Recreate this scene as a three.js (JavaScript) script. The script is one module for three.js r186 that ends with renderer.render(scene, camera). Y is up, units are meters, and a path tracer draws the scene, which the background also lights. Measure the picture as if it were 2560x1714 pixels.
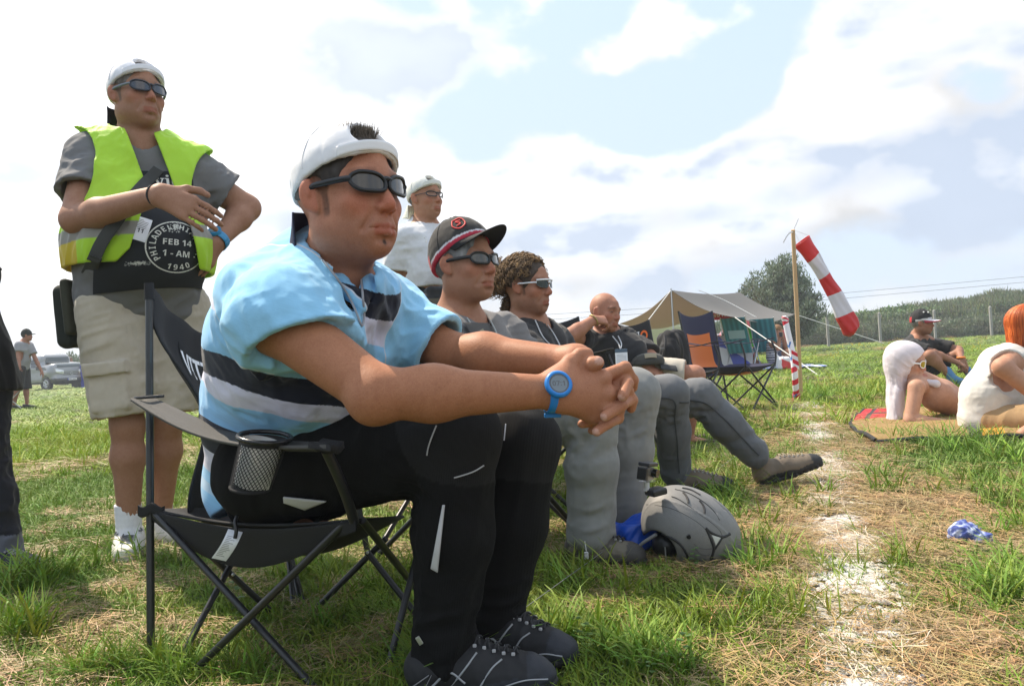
import * as THREE from 'three';
import { mergeGeometries } from 'three/addons/utils/BufferGeometryUtils.js';
import { RoundedBoxGeometry } from 'three/addons/geometries/RoundedBoxGeometry.js';
// ---------- camera, sky, sun, exposure ----------
const scene = new THREE.Scene();
const camera = new THREE.PerspectiveCamera(47.0, 2560 / 1714, 0.05, 4000);
camera.position.set(0, 0.65, 0);
camera.rotation.order = 'YXZ';
camera.rotation.set(0.0105, 0, -0.0576);
camera.updateMatrixWorld(true);
const renderer = new THREE.WebGLRenderer({ antialias: true });
renderer.toneMapping = THREE.LinearToneMapping;
renderer.toneMappingExposure = 1.55;
renderer.shadowMap.enabled = true;
const SUN = new THREE.Vector3(-0.46, 0.8, -0.4).normalize();
const sun = new THREE.DirectionalLight(0xfff0da, 4.9);
sun.position.copy(SUN).multiplyScalar(40); sun.castShadow = true; sun.shadow.radius = 1;
Object.assign(sun.shadow.camera, { left: -45, right: 45, top: 45, bottom: -45, near: 1, far: 120 });
sun.shadow.mapSize.set(4096, 4096);
scene.add(sun, sun.target);
const FPX = 857 / Math.tan(23.5 * Math.PI / 180);   // focal length in pixels of a 2560 wide frame
function dirOf(sx, sy) { return V((sx - 1280) / FPX, (857 - sy) / FPX, -1).applyEuler(camera.rotation); }
function P(sx, sy, d) { return dirOf(sx, sy).multiplyScalar(d).add(camera.position); }
function G(sx, sy, y = 0) { const d = dirOf(sx, sy); return d.multiplyScalar((y - 0.65) / d.y).add(camera.position); }
function V(x, y, z) { return new THREE.Vector3(x, y, z); }
// ---------- noise ----------
function rng(seed) { let s = seed >>> 0; return () => { s = (s + 0x6D2B79F5) >>> 0; let t = s; t = Math.imul(t ^ (t >>> 15), t | 1); t ^= t + Math.imul(t ^ (t >>> 7), t | 61); return ((t ^ (t >>> 14)) >>> 0) / 4294967296; }; }
var PERM;
function noise(x, y, z) {
  if (!PERM) { const r = rng(7); PERM = new Float32Array(65536); for (let i = 0; i < 65536; i++) PERM[i] = r() * 2 - 1; }
  const X = Math.floor(x), Y = Math.floor(y), Z = Math.floor(z); x -= X; y -= Y; z -= Z;
  const u = x * x * (3 - 2 * x), v = y * y * (3 - 2 * y), w = z * z * (3 - 2 * z);
  const h = (a, b, c) => PERM[(Math.imul(a, 374761393) + Math.imul(b, 668265263) + Math.imul(c, 1440662683) ^ (Math.imul(a ^ (b << 3) ^ (c << 7), 1274126177) >>> 13)) >>> 7 & 65535];
  const L = (a, b, t) => a + (b - a) * t;
  return L(L(L(h(X, Y, Z), h(X + 1, Y, Z), u), L(h(X, Y + 1, Z), h(X + 1, Y + 1, Z), u), v), L(L(h(X, Y, Z + 1), h(X + 1, Y, Z + 1), u), L(h(X, Y + 1, Z + 1), h(X + 1, Y + 1, Z + 1), u), v), w);
}
function fbm(x, y, z, o = 4) { let s = 0, a = 0.5; for (let i = 0; i < o; i++) { s += a * noise(x, y, z); x = x * 2.03 + 3.1; y = y * 2.03 + 1.7; z = z * 2.03 + 5.3; a *= 0.5; } return s; }
function sstep(a, b, x) { const t = Math.min(1, Math.max(0, (x - a) / (b - a))); return t * t * (3 - 2 * t); }
function mixc(a, b, t) { return [a[0] + (b[0] - a[0]) * t, a[1] + (b[1] - a[1]) * t, a[2] + (b[2] - a[2]) * t]; }
// ---------- sky: air and clouds, by direction ----------
{
  const W = 4096, H = 2048, data = new Float32Array(W * H * 4);
  const R = (sx, sy) => { const d = dirOf(sx, sy); return [Math.atan2(d.x, -d.z), Math.atan2(d.y, Math.hypot(d.x, d.z))]; };
  // [azimuth, elevation], half width, half height, weight: where cloud stands, where the air is open, where bases are grey
  const blob = (sx, sy, w, h, k) => { const [a, e] = R(sx, sy); return { a, e, w: w / FPX, h: h / FPX, k }; };
  const more = [blob(2150, 300, 300, 300, .5), blob(1930, 470, 260, 170, .5), blob(2500, 90, 200, 200, .35), blob(2420, 380, 160, 120, .3), blob(250, 420, 760, 560, .55), blob(1080, 560, 420, 240, .5), blob(1560, 150, 200, 60, .42), blob(1330, 290, 150, 120, .4), blob(1150, 60, 160, 120, .3), blob(2400, 800, 420, 100, .3), blob(1600, 620, 300, 120, .3)];
  const less = [blob(1880, 110, 170, 150, .7), blob(1660, 320, 190, 110, .6), blob(1480, 40, 130, 60, .4), blob(2440, 190, 90, 60, .5), blob(2480, 250, 50, 30, .4), blob(1690, 440, 110, 80, .35)];
  const grey = [blob(960, 140, 300, 130, 1.0), blob(2260, 390, 260, 55, .6), blob(2420, 545, 300, 60, .9), blob(2200, 600, 280, 45, .7), blob(1980, 690, 260, 40, .55), blob(2500, 330, 150, 90, .5), blob(1680, 700, 260, 50, .5), blob(2500, 690, 240, 45, .6), blob(1310, 340, 70, 35, .5), blob(1700, 545, 150, 40, .5), blob(1480, 590, 140, 40, .4), blob(2050, 470, 120, 40, .5)];
  const sum = (list, a, e) => { let s = 0; for (const b of list) { const x = (a - b.a) / b.w, y = (e - b.e) / b.h, q = x * x + y * y; if (q < 7) s += b.k * Math.exp(-q); } return s; };
  const sa = Math.atan2(SUN.x, -SUN.z), se = Math.asin(SUN.y);
  for (let j = 0; j < H; j++) {
    const el = ((j + .5) / H - .5) * Math.PI, ce = Math.cos(el), y = Math.sin(el);
    for (let i = 0; i < W; i++) {
      const ph = ((i + .5) / W - .5) * 2 * Math.PI;      // u = atan2(z, x) / 2 pi + .5
      const x = ce * Math.cos(ph), z = ce * Math.sin(ph), az = Math.atan2(x, -z);
      const o = (j * W + i) * 4;
      if (el < -.05) { data[o] = .3; data[o + 1] = .33; data[o + 2] = .26; data[o + 3] = 1; continue; }
      const yy = Math.max(y, .0);
      const up = sstep(0, .9, yy);
      let c = mixc([.78, .92, 1.1], [.62, .83, 1.12], Math.pow(up, .75));
      // flat cloud layers seen in perspective near the horizon, puffs above
      const q = 1 / (.28 + yy), wx = x * q, wz = z * q;
      const n1 = fbm(wx * 1.9 + 7, wz * 1.9, y * 2.2, 7), n2 = fbm(x * 3.3, y * 5.2 + 9, z * 3.3, 8);
      const n3 = fbm(x * 10 + 2, y * 14, z * 10, 7);
      const dn = .02 + .45 * n1 + 1.15 * n2 + .62 * n3 + .66 * sum(more, az, el) - .7 * sum(less, az, el);
      const cov = sstep(-.05, .24, dn), thick = sstep(.05, .7, dn);
      const low = fbm(wx * 2.3 + 3, wz * 2.3 + y * 5, y * 6 + 4, 6);
      let g = .95 * sum(grey, az, el) * (1.08 + 1.7 * n2 + 1.6 * n3) + (.85 * sstep(-.15, .4, low + .5 * n3) + .5 * n3) * sstep(.05, .5, dn) * sstep(.95, .3, yy);
      g = Math.min(1, Math.max(0, g));
      const cs = x * SUN.x + y * SUN.y + z * SUN.z;
      const near = Math.pow(Math.max(0, (cs + .1) / 1.1), 3);
      const lit = .99 + .55 * n3 + .3 * n2 + .16 * thick + .9 * near;
      const white = mixc([lit, lit, lit * 1.01], [.63, .74, .92], g * .95 * (1 - .5 * near));
      c = mixc([c[0] * (1 + .3 * near), c[1] * (1 + .22 * near), c[2] * (1 + .15 * near)], white, cov);
      c = mixc(c, [.82, .91, 1.02], .5 * sstep(.12, .0, yy));
      data[o] = c[0] * .64; data[o + 1] = c[1] * .64; data[o + 2] = c[2] * .64; data[o + 3] = 1;
    }
  }
  const sky = new THREE.DataTexture(data, W, H, THREE.RGBAFormat, THREE.FloatType);
  sky.mapping = THREE.EquirectangularReflectionMapping; sky.magFilter = THREE.LinearFilter; sky.needsUpdate = true;
  scene.background = sky; scene.environment = sky;
}
// ---------- tagging ----------
const USED = {};
function numbered(n) { const k = USED[n] = (USED[n] ?? -1) + 1; return k ? n + '_' + String(k).padStart(3, '0') : n; }
function tag(o, label, category, group, kind) { if (label) o.userData.label = label; if (category) o.userData.category = category; if (group) o.userData.group = group; if (kind) o.userData.kind = kind; return o; }
function thing(name, label, category, pos = [0, 0, 0], group) { const o = new THREE.Group(); o.name = numbered(name); o.position.set(...pos); scene.add(o); return tag(o, label, category, group); }
function part(name, geo, mat, parent, label) {
  const m = new THREE.Mesh(geo, mat); m.name = name; m.castShadow = m.receiveShadow = true;
  if (parent === scene || !parent) { m.name = numbered(name); scene.add(m); } else parent.add(m);
  if (parent && parent !== scene) {         // geometry is given in world axes: bring it under its parent
    let p = parent; const off = V(0, 0, 0); while (p && p !== scene) { off.add(p.position); p = p.parent; }
    if (!geo.userData.local) { if (!m.geometry.userData.moved) { geo.translate(-off.x, -off.y, -off.z); geo.userData.moved = 1; } }
  }
  if (label) m.userData.label = label;
  return m;
}
// ---------- textures ----------
function dataTex(w, h, fn, srgb, rep = true) {
  const d = new Uint8Array(w * h * 4);
  for (let j = 0; j < h; j++) for (let i = 0; i < w; i++) { const c = fn((i + .5) / w, (j + .5) / h, i, j), o = (j * w + i) * 4; d[o] = Math.max(0, Math.min(255, c[0] * 255)); d[o + 1] = Math.max(0, Math.min(255, c[1] * 255)); d[o + 2] = Math.max(0, Math.min(255, c[2] * 255)); d[o + 3] = c[3] === undefined ? 255 : c[3] * 255; }
  const t = new THREE.DataTexture(d, w, h); t.magFilter = THREE.LinearFilter; t.minFilter = THREE.LinearMipmapLinearFilter; t.generateMipmaps = true;
  if (rep) t.wrapS = t.wrapT = THREE.RepeatWrapping; if (srgb) t.colorSpace = THREE.SRGBColorSpace; t.needsUpdate = true; return t;
}
// noise that tiles: a torus in 4 dimensions is overkill, blend the borders instead
function tiled(fn) { return (u, v) => { const a = fn(u, v), b = fn(u - 1, v), c = fn(u, v - 1), d = fn(u - 1, v - 1); const x = sstep(.7, 1, u), y = sstep(.7, 1, v); return (a * (1 - x) + b * x) * (1 - y) + (c * (1 - x) + d * x) * y; }; }
const grainSkin = tiled((u, v) => .5 + .5 * fbm(u * 40, v * 40, 3, 3) + .25 * fbm(u * 8, v * 8, 8, 3));
const T = {
  skin: dataTex(256, 256, (u, v) => { const g = .5 + .42 * (grainSkin(u, v) - .5) * 2; return [g, g, g]; }),
  cloth: dataTex(256, 256, (u, v, i, j) => { const w = .5 + .16 * (((i >> 1) + (j >> 1)) % 2 ? 1 : -1) + .25 * noise(i * .7, j * .7, 1); return [w, w, w]; }),
  knit: dataTex(256, 256, (u, v, i, j) => { const k = .5 + .35 * Math.sin(i * Math.PI / 4) * Math.abs(Math.sin(j * Math.PI / 4 + (i >> 2 & 1) * 1.6)) + .12 * noise(i, j, 4); return [k, k, k]; }),
  pores: dataTex(512, 512, (u, v, i, j) => { const a = poreNoise(u, v), d = noise(i * .31, j * .31, 5), sp = d > .62 ? .82 : 1; return [(.95 + .1 * a) * (.5 + .5 * sp), (.94 + .14 * a) * sp, (.94 + .16 * a) * sp]; }),
  mottle: dataTex(256, 256, (u, v) => { const m = tiledMottle(u, v); return [m, m, m]; }),
};
function poreNoise(u, v) { return (poreNoise.f ||= tiled((a, b) => fbm(a * 11, b * 11, 21, 4) + .7 * noise(a * 160, b * 160, 3)))(u, v); }
function tiledMottle(u, v) { const f = tiled((a, b) => fbm(a * 6, b * 6, 11, 5) + .5 * fbm(a * 40, b * 40, 2, 2)); return Math.min(1, .94 + .13 * f(u, v)); }
function rep(t, s) { const c = t.clone(); c.repeat.set(s, s); c.needsUpdate = true; return c; }
const lin = (hex) => { const c = new THREE.Color(hex); return [c.r, c.g, c.b]; };
const LINC = (r, g, b) => new THREE.Color().setRGB(r, g, b);
function mat(c, rough = .8, o = {}) { return new (o.physical || o.clearcoat || o.sheen || o.transmission ? THREE.MeshPhysicalMaterial : THREE.MeshStandardMaterial)({ color: Array.isArray(c) ? LINC(...c) : c, roughness: rough, side: THREE.DoubleSide, ...(delete o.physical, o) }); }
const M = {
  skin: mat([1, 1, 1], .58, { physical: true, specularIntensity: .6, vertexColors: true, bumpMap: rep(T.skin, 11), bumpScale: .0004, map: rep(T.pores, 6) }),
  cloth: mat([1, 1, 1], .9, { vertexColors: true, bumpMap: rep(T.cloth, 9), bumpScale: .00025, map: rep(T.mottle, 2.3), sheen: .25, sheenColor: LINC(1, 1, 1), sheenRoughness: .6 }),
  knit: mat([1, 1, 1], .85, { vertexColors: true, bumpMap: rep(T.knit, 7), bumpScale: .0015, map: rep(T.mottle, 2.3) }),
  shoe: mat([1, 1, 1], .72, { vertexColors: true, bumpMap: rep(T.cloth, 12), bumpScale: .0003, map: rep(T.mottle, 4) }),
  hair: mat([1, 1, 1], .7, { vertexColors: true }),
  black: mat([.018, .018, .02], .38),
  blackCloth: mat([.016, .016, .018], .88, { bumpMap: rep(T.cloth, 3), bumpScale: .0008 }),
  lens: mat([.008, .009, .009], .08, { clearcoat: .5, clearcoatRoughness: .03, physical: true }),
  steel: mat([.55, .56, .58], .3, { metalness: .9 }),
  white: mat([.8, .8, .8], .6),
};
// ---------- signed distance modelling ----------
const unit = (v) => v.clone().normalize();
class Field {
  constructor() { this.p = []; this.lo = V(1e9, 1e9, 1e9); this.hi = V(-1e9, -1e9, -1e9); }
  grow(c, r) { this.lo.min(V(c.x - r, c.y - r, c.z - r)); this.hi.max(V(c.x + r, c.y + r, c.z + r)); }
  // tapered capsule; flat: [axis, factor] squeezes it along an axis
  cone(a, b, ra, rb, k = .02, o = {}) {
    const ax = a.x, ay = a.y, az = a.z, bx = b.x - ax, by = b.y - ay, bz = b.z - az, il = 1 / Math.max(1e-9, bx * bx + by * by + bz * bz), dr = rb - ra;
    const n = o.flat && unit(o.flat[0]), s = o.flat ? o.flat[1] - 1 : 0, nx = n?.x, ny = n?.y, nz = n?.z;
    const f = (x, y, z) => { x -= ax; y -= ay; z -= az; let h = (x * bx + y * by + z * bz) * il; h = h < 0 ? 0 : h > 1 ? 1 : h; x -= bx * h; y -= by * h; z -= bz * h; if (n) { const t = (x * nx + y * ny + z * nz) * s; x += nx * t; y += ny * t; z += nz * t; } return Math.sqrt(x * x + y * y + z * z) - ra - dr * h; };
    return this.push(f, k, o, () => { this.grow(a, ra * 1.1 + .01); this.grow(b, rb * 1.1 + .01); });
  }
  ball(a, r, k = .02, o = {}) { return this.cone(a, V(a.x, a.y + 1e-5, a.z), r, r, k, o); }
  // ellipsoid with radii along the columns of quaternion q
  egg(c, r, q, k = .02, o = {}) {
    const m = new THREE.Matrix4().makeRotationFromQuaternion(q || new THREE.Quaternion()).elements, cx = c.x, cy = c.y, cz = c.z, [rx, ry, rz] = r;
    const f = (x, y, z) => { x -= cx; y -= cy; z -= cz; const a = (x * m[0] + y * m[1] + z * m[2]) / rx, b = (x * m[4] + y * m[5] + z * m[6]) / ry, d = (x * m[8] + y * m[9] + z * m[10]) / rz; const k0 = Math.sqrt(a * a + b * b + d * d), k1 = Math.sqrt(a * a / rx / rx + b * b / ry / ry + d * d / rz / rz); return k1 < 1e-9 ? -Math.min(rx, ry, rz) : k0 * (k0 - 1) / k1; };
    return this.push(f, k, o, () => this.grow(c, Math.max(rx, ry, rz) + .01));
  }
  // rounded box
  box(c, h, q, round = .004, k = .004, o = {}) {
    const m = new THREE.Matrix4().makeRotationFromQuaternion(q || new THREE.Quaternion()).elements;
    const f = (x, y, z) => { x -= c.x; y -= c.y; z -= c.z; const a = Math.abs(x * m[0] + y * m[1] + z * m[2]) - h[0] + round, b = Math.abs(x * m[4] + y * m[5] + z * m[6]) - h[1] + round, d = Math.abs(x * m[8] + y * m[9] + z * m[10]) - h[2] + round; const A = Math.max(a, 0), B = Math.max(b, 0), D = Math.max(d, 0); return Math.sqrt(A * A + B * B + D * D) + Math.min(0, Math.max(a, b, d)) - round; };
    return this.push(f, k, o, () => this.grow(c, Math.hypot(...h) + .01));
  }
  // keeps what lies on the far side of the plane from its normal
  clip(p, n, k = .003, o = {}) { n = unit(n); const d0 = n.dot(p); return this.push((x, y, z) => x * n.x + y * n.y + z * n.z - d0, k, { op: 'and', ...o }, () => {}); }
  push(f, k, o, g) { this.p.push({ f, k, op: o.op || 'add' }); if (!o.op) g(); return this; }
  chain(pts, rs, k = .02, o = {}) { for (let i = 0; i + 1 < pts.length; i++) this.cone(pts[i], pts[i + 1], rs[i], rs[i + 1], k, o); return this; }
  add(other) { for (const q of other.p) this.p.push(q); this.lo.min(other.lo); this.hi.max(other.hi); return this; }
}
function evalList(list, x, y, z) {
  let d = 1e3;
  for (let i = 0; i < list.length; i++) {
    const q = list[i], e = q.f(x, y, z), k = q.k;
    if (q.op === 'add') { const h = k - Math.abs(d - e); d = Math.min(d, e); if (h > 0) d -= h * h / (4 * k); }
    else { const g = q.op === 'sub' ? -e : e, h = k - Math.abs(d - g); d = Math.max(d, g); if (h > 0) d += h * h / (4 * k); }
  }
  return d;
}
// naive surface nets over the blocks that the surface crosses
function polygonise(F, cell, disp, dispMax = .02) {
  const B = 8, bs = B * cell, R = bs * .8661, lo = F.lo, nx = Math.ceil((F.hi.x - lo.x) / bs), ny = Math.ceil((F.hi.y - lo.y) / bs), nz = Math.ceil((F.hi.z - lo.z) / bs);
  const NX = nx * B + 2, NY = ny * B + 2, vmap = new Map(), pos = [], quads = [], N = B + 1, s = new Float32Array(N * N * N), dm = disp ? dispMax : 0;
  const key = (i, j, k) => (k * NY + j) * NX + i;
  for (let bz = 0; bz < nz; bz++) for (let by = 0; by < ny; by++) for (let bx = 0; bx < nx; bx++) {
    const cx = lo.x + (bx + .5) * bs, cy = lo.y + (by + .5) * bs, cz = lo.z + (bz + .5) * bs;
    const dc = evalList(F.p, cx, cy, cz); if (Math.abs(dc) > R * 1.9 + .012 + dm) continue;
    let dmin = 1e3; const ds = F.p.map((q) => { const e = q.f(cx, cy, cz); if (q.op === 'add' && e < dmin) dmin = e; return e; });
    const list = F.p.filter((q, i) => q.op === 'add' ? ds[i] < dmin + 3.4 * R + q.k + .01 : q.op === 'sub' ? ds[i] < 2.2 * R + q.k + .01 + dm : ds[i] > -2.2 * R - q.k - .01 - dm);
    const x0 = lo.x + bx * bs, y0 = lo.y + by * bs, z0 = lo.z + bz * bs; let any = 0, all = 1;
    for (let k = 0, o = 0; k < N; k++) for (let j = 0; j < N; j++) for (let i = 0; i < N; i++, o++) { const x = x0 + i * cell, y = y0 + j * cell, z = z0 + k * cell; let d = evalList(list, x, y, z); if (disp && Math.abs(d) < dm + cell * 2.5) d += disp(x, y, z, d); s[o] = d; if (d < 0) any = 1; else all = 0; }
    if (!any || all) continue;
    for (let k = 0; k < B; k++) for (let j = 0; j < B; j++) for (let i = 0; i < B; i++) {
      const o = (k * N + j) * N + i; let m = 0; for (let c = 0; c < 8; c++) if (s[o + (c & 1) + (c >> 1 & 1) * N + (c >> 2) * N * N] < 0) m |= 1 << c;
      if (m === 0 || m === 255) continue;
      let px = 0, py = 0, pz = 0, n = 0;
      for (let e = 0; e < 12; e++) { const [a, b] = EDGES[e]; if ((m >> a & 1) === (m >> b & 1)) continue; const sa = s[o + (a & 1) + (a >> 1 & 1) * N + (a >> 2) * N * N], sb = s[o + (b & 1) + (b >> 1 & 1) * N + (b >> 2) * N * N], t = sa / (sa - sb); px += (a & 1) + ((b & 1) - (a & 1)) * t; py += (a >> 1 & 1) + ((b >> 1 & 1) - (a >> 1 & 1)) * t; pz += (a >> 2) + ((b >> 2) - (a >> 2)) * t; n++; }
      const I = bx * B + i, J = by * B + j, K = bz * B + k;
      vmap.set(key(I, J, K), pos.length / 3); pos.push(x0 + (i + px / n) * cell, y0 + (j + py / n) * cell, z0 + (k + pz / n) * cell);
      const s0 = m & 1; if (s0 !== (m >> 1 & 1)) quads.push(0, I, J, K, s0); if (s0 !== (m >> 2 & 1)) quads.push(1, I, J, K, s0); if (s0 !== (m >> 4 & 1)) quads.push(2, I, J, K, s0);
    }
  }
  const idx = [];
  for (let q = 0; q < quads.length; q += 5) {
    const [ax, i, j, k, s0] = [quads[q], quads[q + 1], quads[q + 2], quads[q + 3], quads[q + 4]];
    const g = ax === 0 ? [key(i, j, k), key(i, j - 1, k), key(i, j - 1, k - 1), key(i, j, k - 1)] : ax === 1 ? [key(i, j, k), key(i, j, k - 1), key(i - 1, j, k - 1), key(i - 1, j, k)] : [key(i, j, k), key(i - 1, j, k), key(i - 1, j - 1, k), key(i, j - 1, k)];
    const [a, b, c, d] = g.map((x) => vmap.get(x)); if (a === undefined || b === undefined || c === undefined || d === undefined) continue;
    if (s0) idx.push(a, d, c, a, c, b); else idx.push(a, b, c, a, c, d);
  }
  return { pos, idx };
}
const EDGES = []; for (let a = 0; a < 8; a++) for (const b of [1, 2, 4]) if (!(a & b)) EDGES.push([a, a | b]);
// metres along the two axes that a face looks least along; optional colour(x,y,z,n) and uv2(x,y,z)
function dress({ pos, idx }, color, uvFn) {
  const g0 = new THREE.BufferGeometry(); g0.setAttribute('position', new THREE.Float32BufferAttribute(pos, 3)); g0.setIndex(idx); g0.computeVertexNormals();
  const nr = g0.attributes.normal.array, map = new Map(), P2 = [], N2 = [], U = [], U1 = [], C = [], I = [];
  const axisOf = (a) => { const x = Math.abs(nr[a * 3]), y = Math.abs(nr[a * 3 + 1]), z = Math.abs(nr[a * 3 + 2]); return z >= x * .8 && z >= y * .8 ? 2 : x > y ? 0 : 1; };
  for (let t = 0; t < idx.length; t += 3) {
    const ax = axisOf(idx[t]);
    for (let e = 0; e < 3; e++) {
      const v = idx[t + e], key = v * 3 + ax; let n = map.get(key);
      if (n === undefined) {
        n = P2.length / 3; map.set(key, n); const x = pos[v * 3], y = pos[v * 3 + 1], z = pos[v * 3 + 2];
        P2.push(x, y, z); N2.push(nr[v * 3], nr[v * 3 + 1], nr[v * 3 + 2]);
        U.push(ax === 0 ? z : x, ax === 1 ? z : y);
        if (color) { const c = color(x, y, z, nr[v * 3], nr[v * 3 + 1], nr[v * 3 + 2]); C.push(c[0], c[1], c[2]); }
        if (uvFn) { const u = uvFn(x, y, z); U1.push(u[0], u[1]); }
      }
      I.push(n);
    }
  }
  const g = new THREE.BufferGeometry();
  g.setAttribute('position', new THREE.Float32BufferAttribute(P2, 3)); g.setAttribute('normal', new THREE.Float32BufferAttribute(N2, 3)); g.setAttribute('uv', new THREE.Float32BufferAttribute(U, 2));
  if (uvFn) g.setAttribute('uv1', new THREE.Float32BufferAttribute(U1, 2)); if (color) g.setAttribute('color', new THREE.Float32BufferAttribute(C, 3));
  g.setIndex(I); return g;
}
function solid(F, cell, color, o = {}) { return dress(polygonise(F, cell, o.disp, o.dispMax), typeof color === 'function' ? color : color && (() => color), o.uv); }
// ---------- plain geometry helpers (world axes) ----------
function tube(pts, r, seg = 6, n, closed = false) { const c = pts.length === 2 ? new THREE.LineCurve3(pts[0], pts[1]) : new THREE.CatmullRomCurve3(pts, closed); return new THREE.TubeGeometry(c, n || Math.max(2, pts.length * 4), r, seg, closed); }
function rod(a, b, r, r2 = r, seg = 8) { const d = b.clone().sub(a), g = new THREE.CylinderGeometry(r2, r, d.length(), seg, 1); g.applyQuaternion(new THREE.Quaternion().setFromUnitVectors(V(0, 1, 0), unit(d))); g.translate((a.x + b.x) / 2, (a.y + b.y) / 2, (a.z + b.z) / 2); return g; }
function boxAt(w, h, d, x, y, z, q, r = 0) { const g = r ? new RoundedBoxGeometry(w, h, d, 2, r) : new THREE.BoxGeometry(w, h, d); if (q) g.applyQuaternion(q); g.translate(x, y, z); return g; }
function merge(list) { const a = list.map((g) => { const h = g.index ? g.toNonIndexed() : g; for (const k of Object.keys(h.attributes)) if (!['position', 'normal', 'uv', 'color'].includes(k)) h.deleteAttribute(k); return h; }); const keys = ['position', 'normal', 'uv', 'color'].filter((k) => a.every((g) => g.attributes[k])); for (const g of a) for (const k of Object.keys(g.attributes)) if (!keys.includes(k)) g.deleteAttribute(k); return mergeGeometries(a); }
// a sheet through a grid of points fn(u, v), with thickness
function sheet(fn, nu, nv, th = .004) {
  const P2 = [], U = [], I = []; const at = (i, j) => fn(i / nu, j / nv);
  const nrm = (i, j) => { const a = at(Math.max(0, i - .5), j), b = at(Math.min(nu, i + .5), j), c = at(i, Math.max(0, j - .5)), d = at(i, Math.min(nv, j + .5)); return b.sub(a).cross(d.sub(c)).normalize(); };
  for (let s = 0; s < 2; s++) for (let j = 0; j <= nv; j++) for (let i = 0; i <= nu; i++) { const p = at(i, j).addScaledVector(nrm(i, j), (s ? -1 : 1) * th / 2); P2.push(p.x, p.y, p.z); U.push(i / nu, j / nv); }
  const w = nu + 1, half = w * (nv + 1), q = (a, b, c, d) => I.push(a, b, c, a, c, d);
  for (let j = 0; j < nv; j++) for (let i = 0; i < nu; i++) { const a = j * w + i; q(a, a + 1, a + w + 1, a + w); q(half + a, half + a + w, half + a + w + 1, half + a + 1); }
  for (let i = 0; i < nu; i++) { q(i, half + i, half + i + 1, i + 1); const a = nv * w + i; q(a, a + 1, half + a + 1, half + a); }
  for (let j = 0; j < nv; j++) { const a = j * w; q(a, a + w, half + a + w, half + a); const b = a + nu; q(b, half + b, half + b + w, b + w); }
  const g = new THREE.BufferGeometry(); g.setAttribute('position', new THREE.Float32BufferAttribute(P2, 3)); g.setAttribute('uv', new THREE.Float32BufferAttribute(U, 2)); g.setIndex(I); g.computeVertexNormals(); return g;
}
function canvasTex(w, h, draw, o = {}) { const c = document.createElement('canvas'); c.width = w; c.height = h; const x = c.getContext('2d'); draw(x, w, h); const t = new THREE.CanvasTexture(c); t.colorSpace = THREE.SRGBColorSpace; t.magFilter = THREE.LinearFilter; if (o.rep) t.wrapS = t.wrapT = THREE.RepeatWrapping; return t; }
// ---------- ground ----------
function dryness(x, z) {              // 0 lush, 1 straw: mown hay lies in patches, the trodden strip by the chalk line is dry
  const d = -z, line = chalkX(d), path = Math.exp(-Math.pow((x - line - .12) / (.30 + .035 * d), 2)) * sstep(9, 4, d);
  const n = fbm(x * 1.1 + 3, z * 1.1, 5, 4), m = fbm(x * 4, z * 4, 2, 3);
  return Math.min(1, Math.max(0,   .15 + .75 * n + .6 * m + .7 * path - .36 * sstep(6, 16, d) - .1 * sstep(.2, -.6, x)));
}
function chalkX(d) { const a = CHALK; for (let i = 0; i + 1 < a.length; i++) if (d <= a[i + 1][1] || i === a.length - 2) { const t = (d - a[i][1]) / (a[i + 1][1] - a[i][1]); return a[i][0] + (a[i + 1][0] - a[i][0]) * t; } }
const CHALK = [[2180, 1714], [2155, 1560], [2110, 1340], [2085, 1225], [2060, 1165], [2040, 1080], [2025, 1030], [2005, 990]].map(([x, y]) => { const g = G(x, y); return [g.x, -g.z]; });
const hgt = (x, z) => { const r = Math.hypot(x, z); return r > 30 ? 0 : .016 * fbm(x * 1.3, z * 1.3, 3, 3) * sstep(30, 6, r); };
{
  const P2 = [], U = [], C = [], I = [], na = 160, nr = 90;
  for (let j = 0; j <= nr; j++) for (let i = 0; i <= na; i++) {
    const r = j === 0 ? 0 : .25 * Math.pow(3000, j / nr), a = i / na * 2 * Math.PI, x = r * Math.cos(a), z = -1.5 + r * Math.sin(a), y = hgt(x, z);
    P2.push(x, y, z); U.push(x, z); const s = dryness(x, z), n = fbm(x * .15, z * .15, 9, 4), far = sstep(8, 30, Math.hypot(x, z));
    let c = mixc([.07, .075, .026], [.20, .15, .075], s); c = mixc(c, mixc([.105, .15, .028], [.17, .17, .05], sstep(-.15, .35, n)), far); C.push(...c);
  }
  const w = na + 1; for (let j = 0; j < nr; j++) for (let i = 0; i < na; i++) { const a = j * w + i; I.push(a, a + w + 1, a + w, a, a + 1, a + w + 1); }
  const g = new THREE.BufferGeometry(); g.setAttribute('position', new THREE.Float32BufferAttribute(P2, 3)); g.setAttribute('uv', new THREE.Float32BufferAttribute(U, 2)); g.setAttribute('color', new THREE.Float32BufferAttribute(C, 3)); g.setIndex(I); g.computeVertexNormals();
  const soil = dataTex(512, 512, (u, v) => { const f = tiledSoil(u, v); return [.62 + .5 * f, .62 + .5 * f, .6 + .45 * f]; });
  soil.repeat.set(.9, .9);
  tag(part('ground', g, mat([1, 1, 1], .97, { vertexColors: true, map: soil, bumpMap: soil, bumpScale: .012 }), scene), 'flat mown meadow of green grass and dry hay', 'ground', null, 'structure');
}
function tiledSoil(u, v) { return tiledSoil.f ? tiledSoil.f(u, v) : (tiledSoil.f = tiled((a, b) => fbm(a * 9, b * 9, 3, 5) + .6 * fbm(a * 70, b * 30, 6, 2)))(u, v); }
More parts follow.
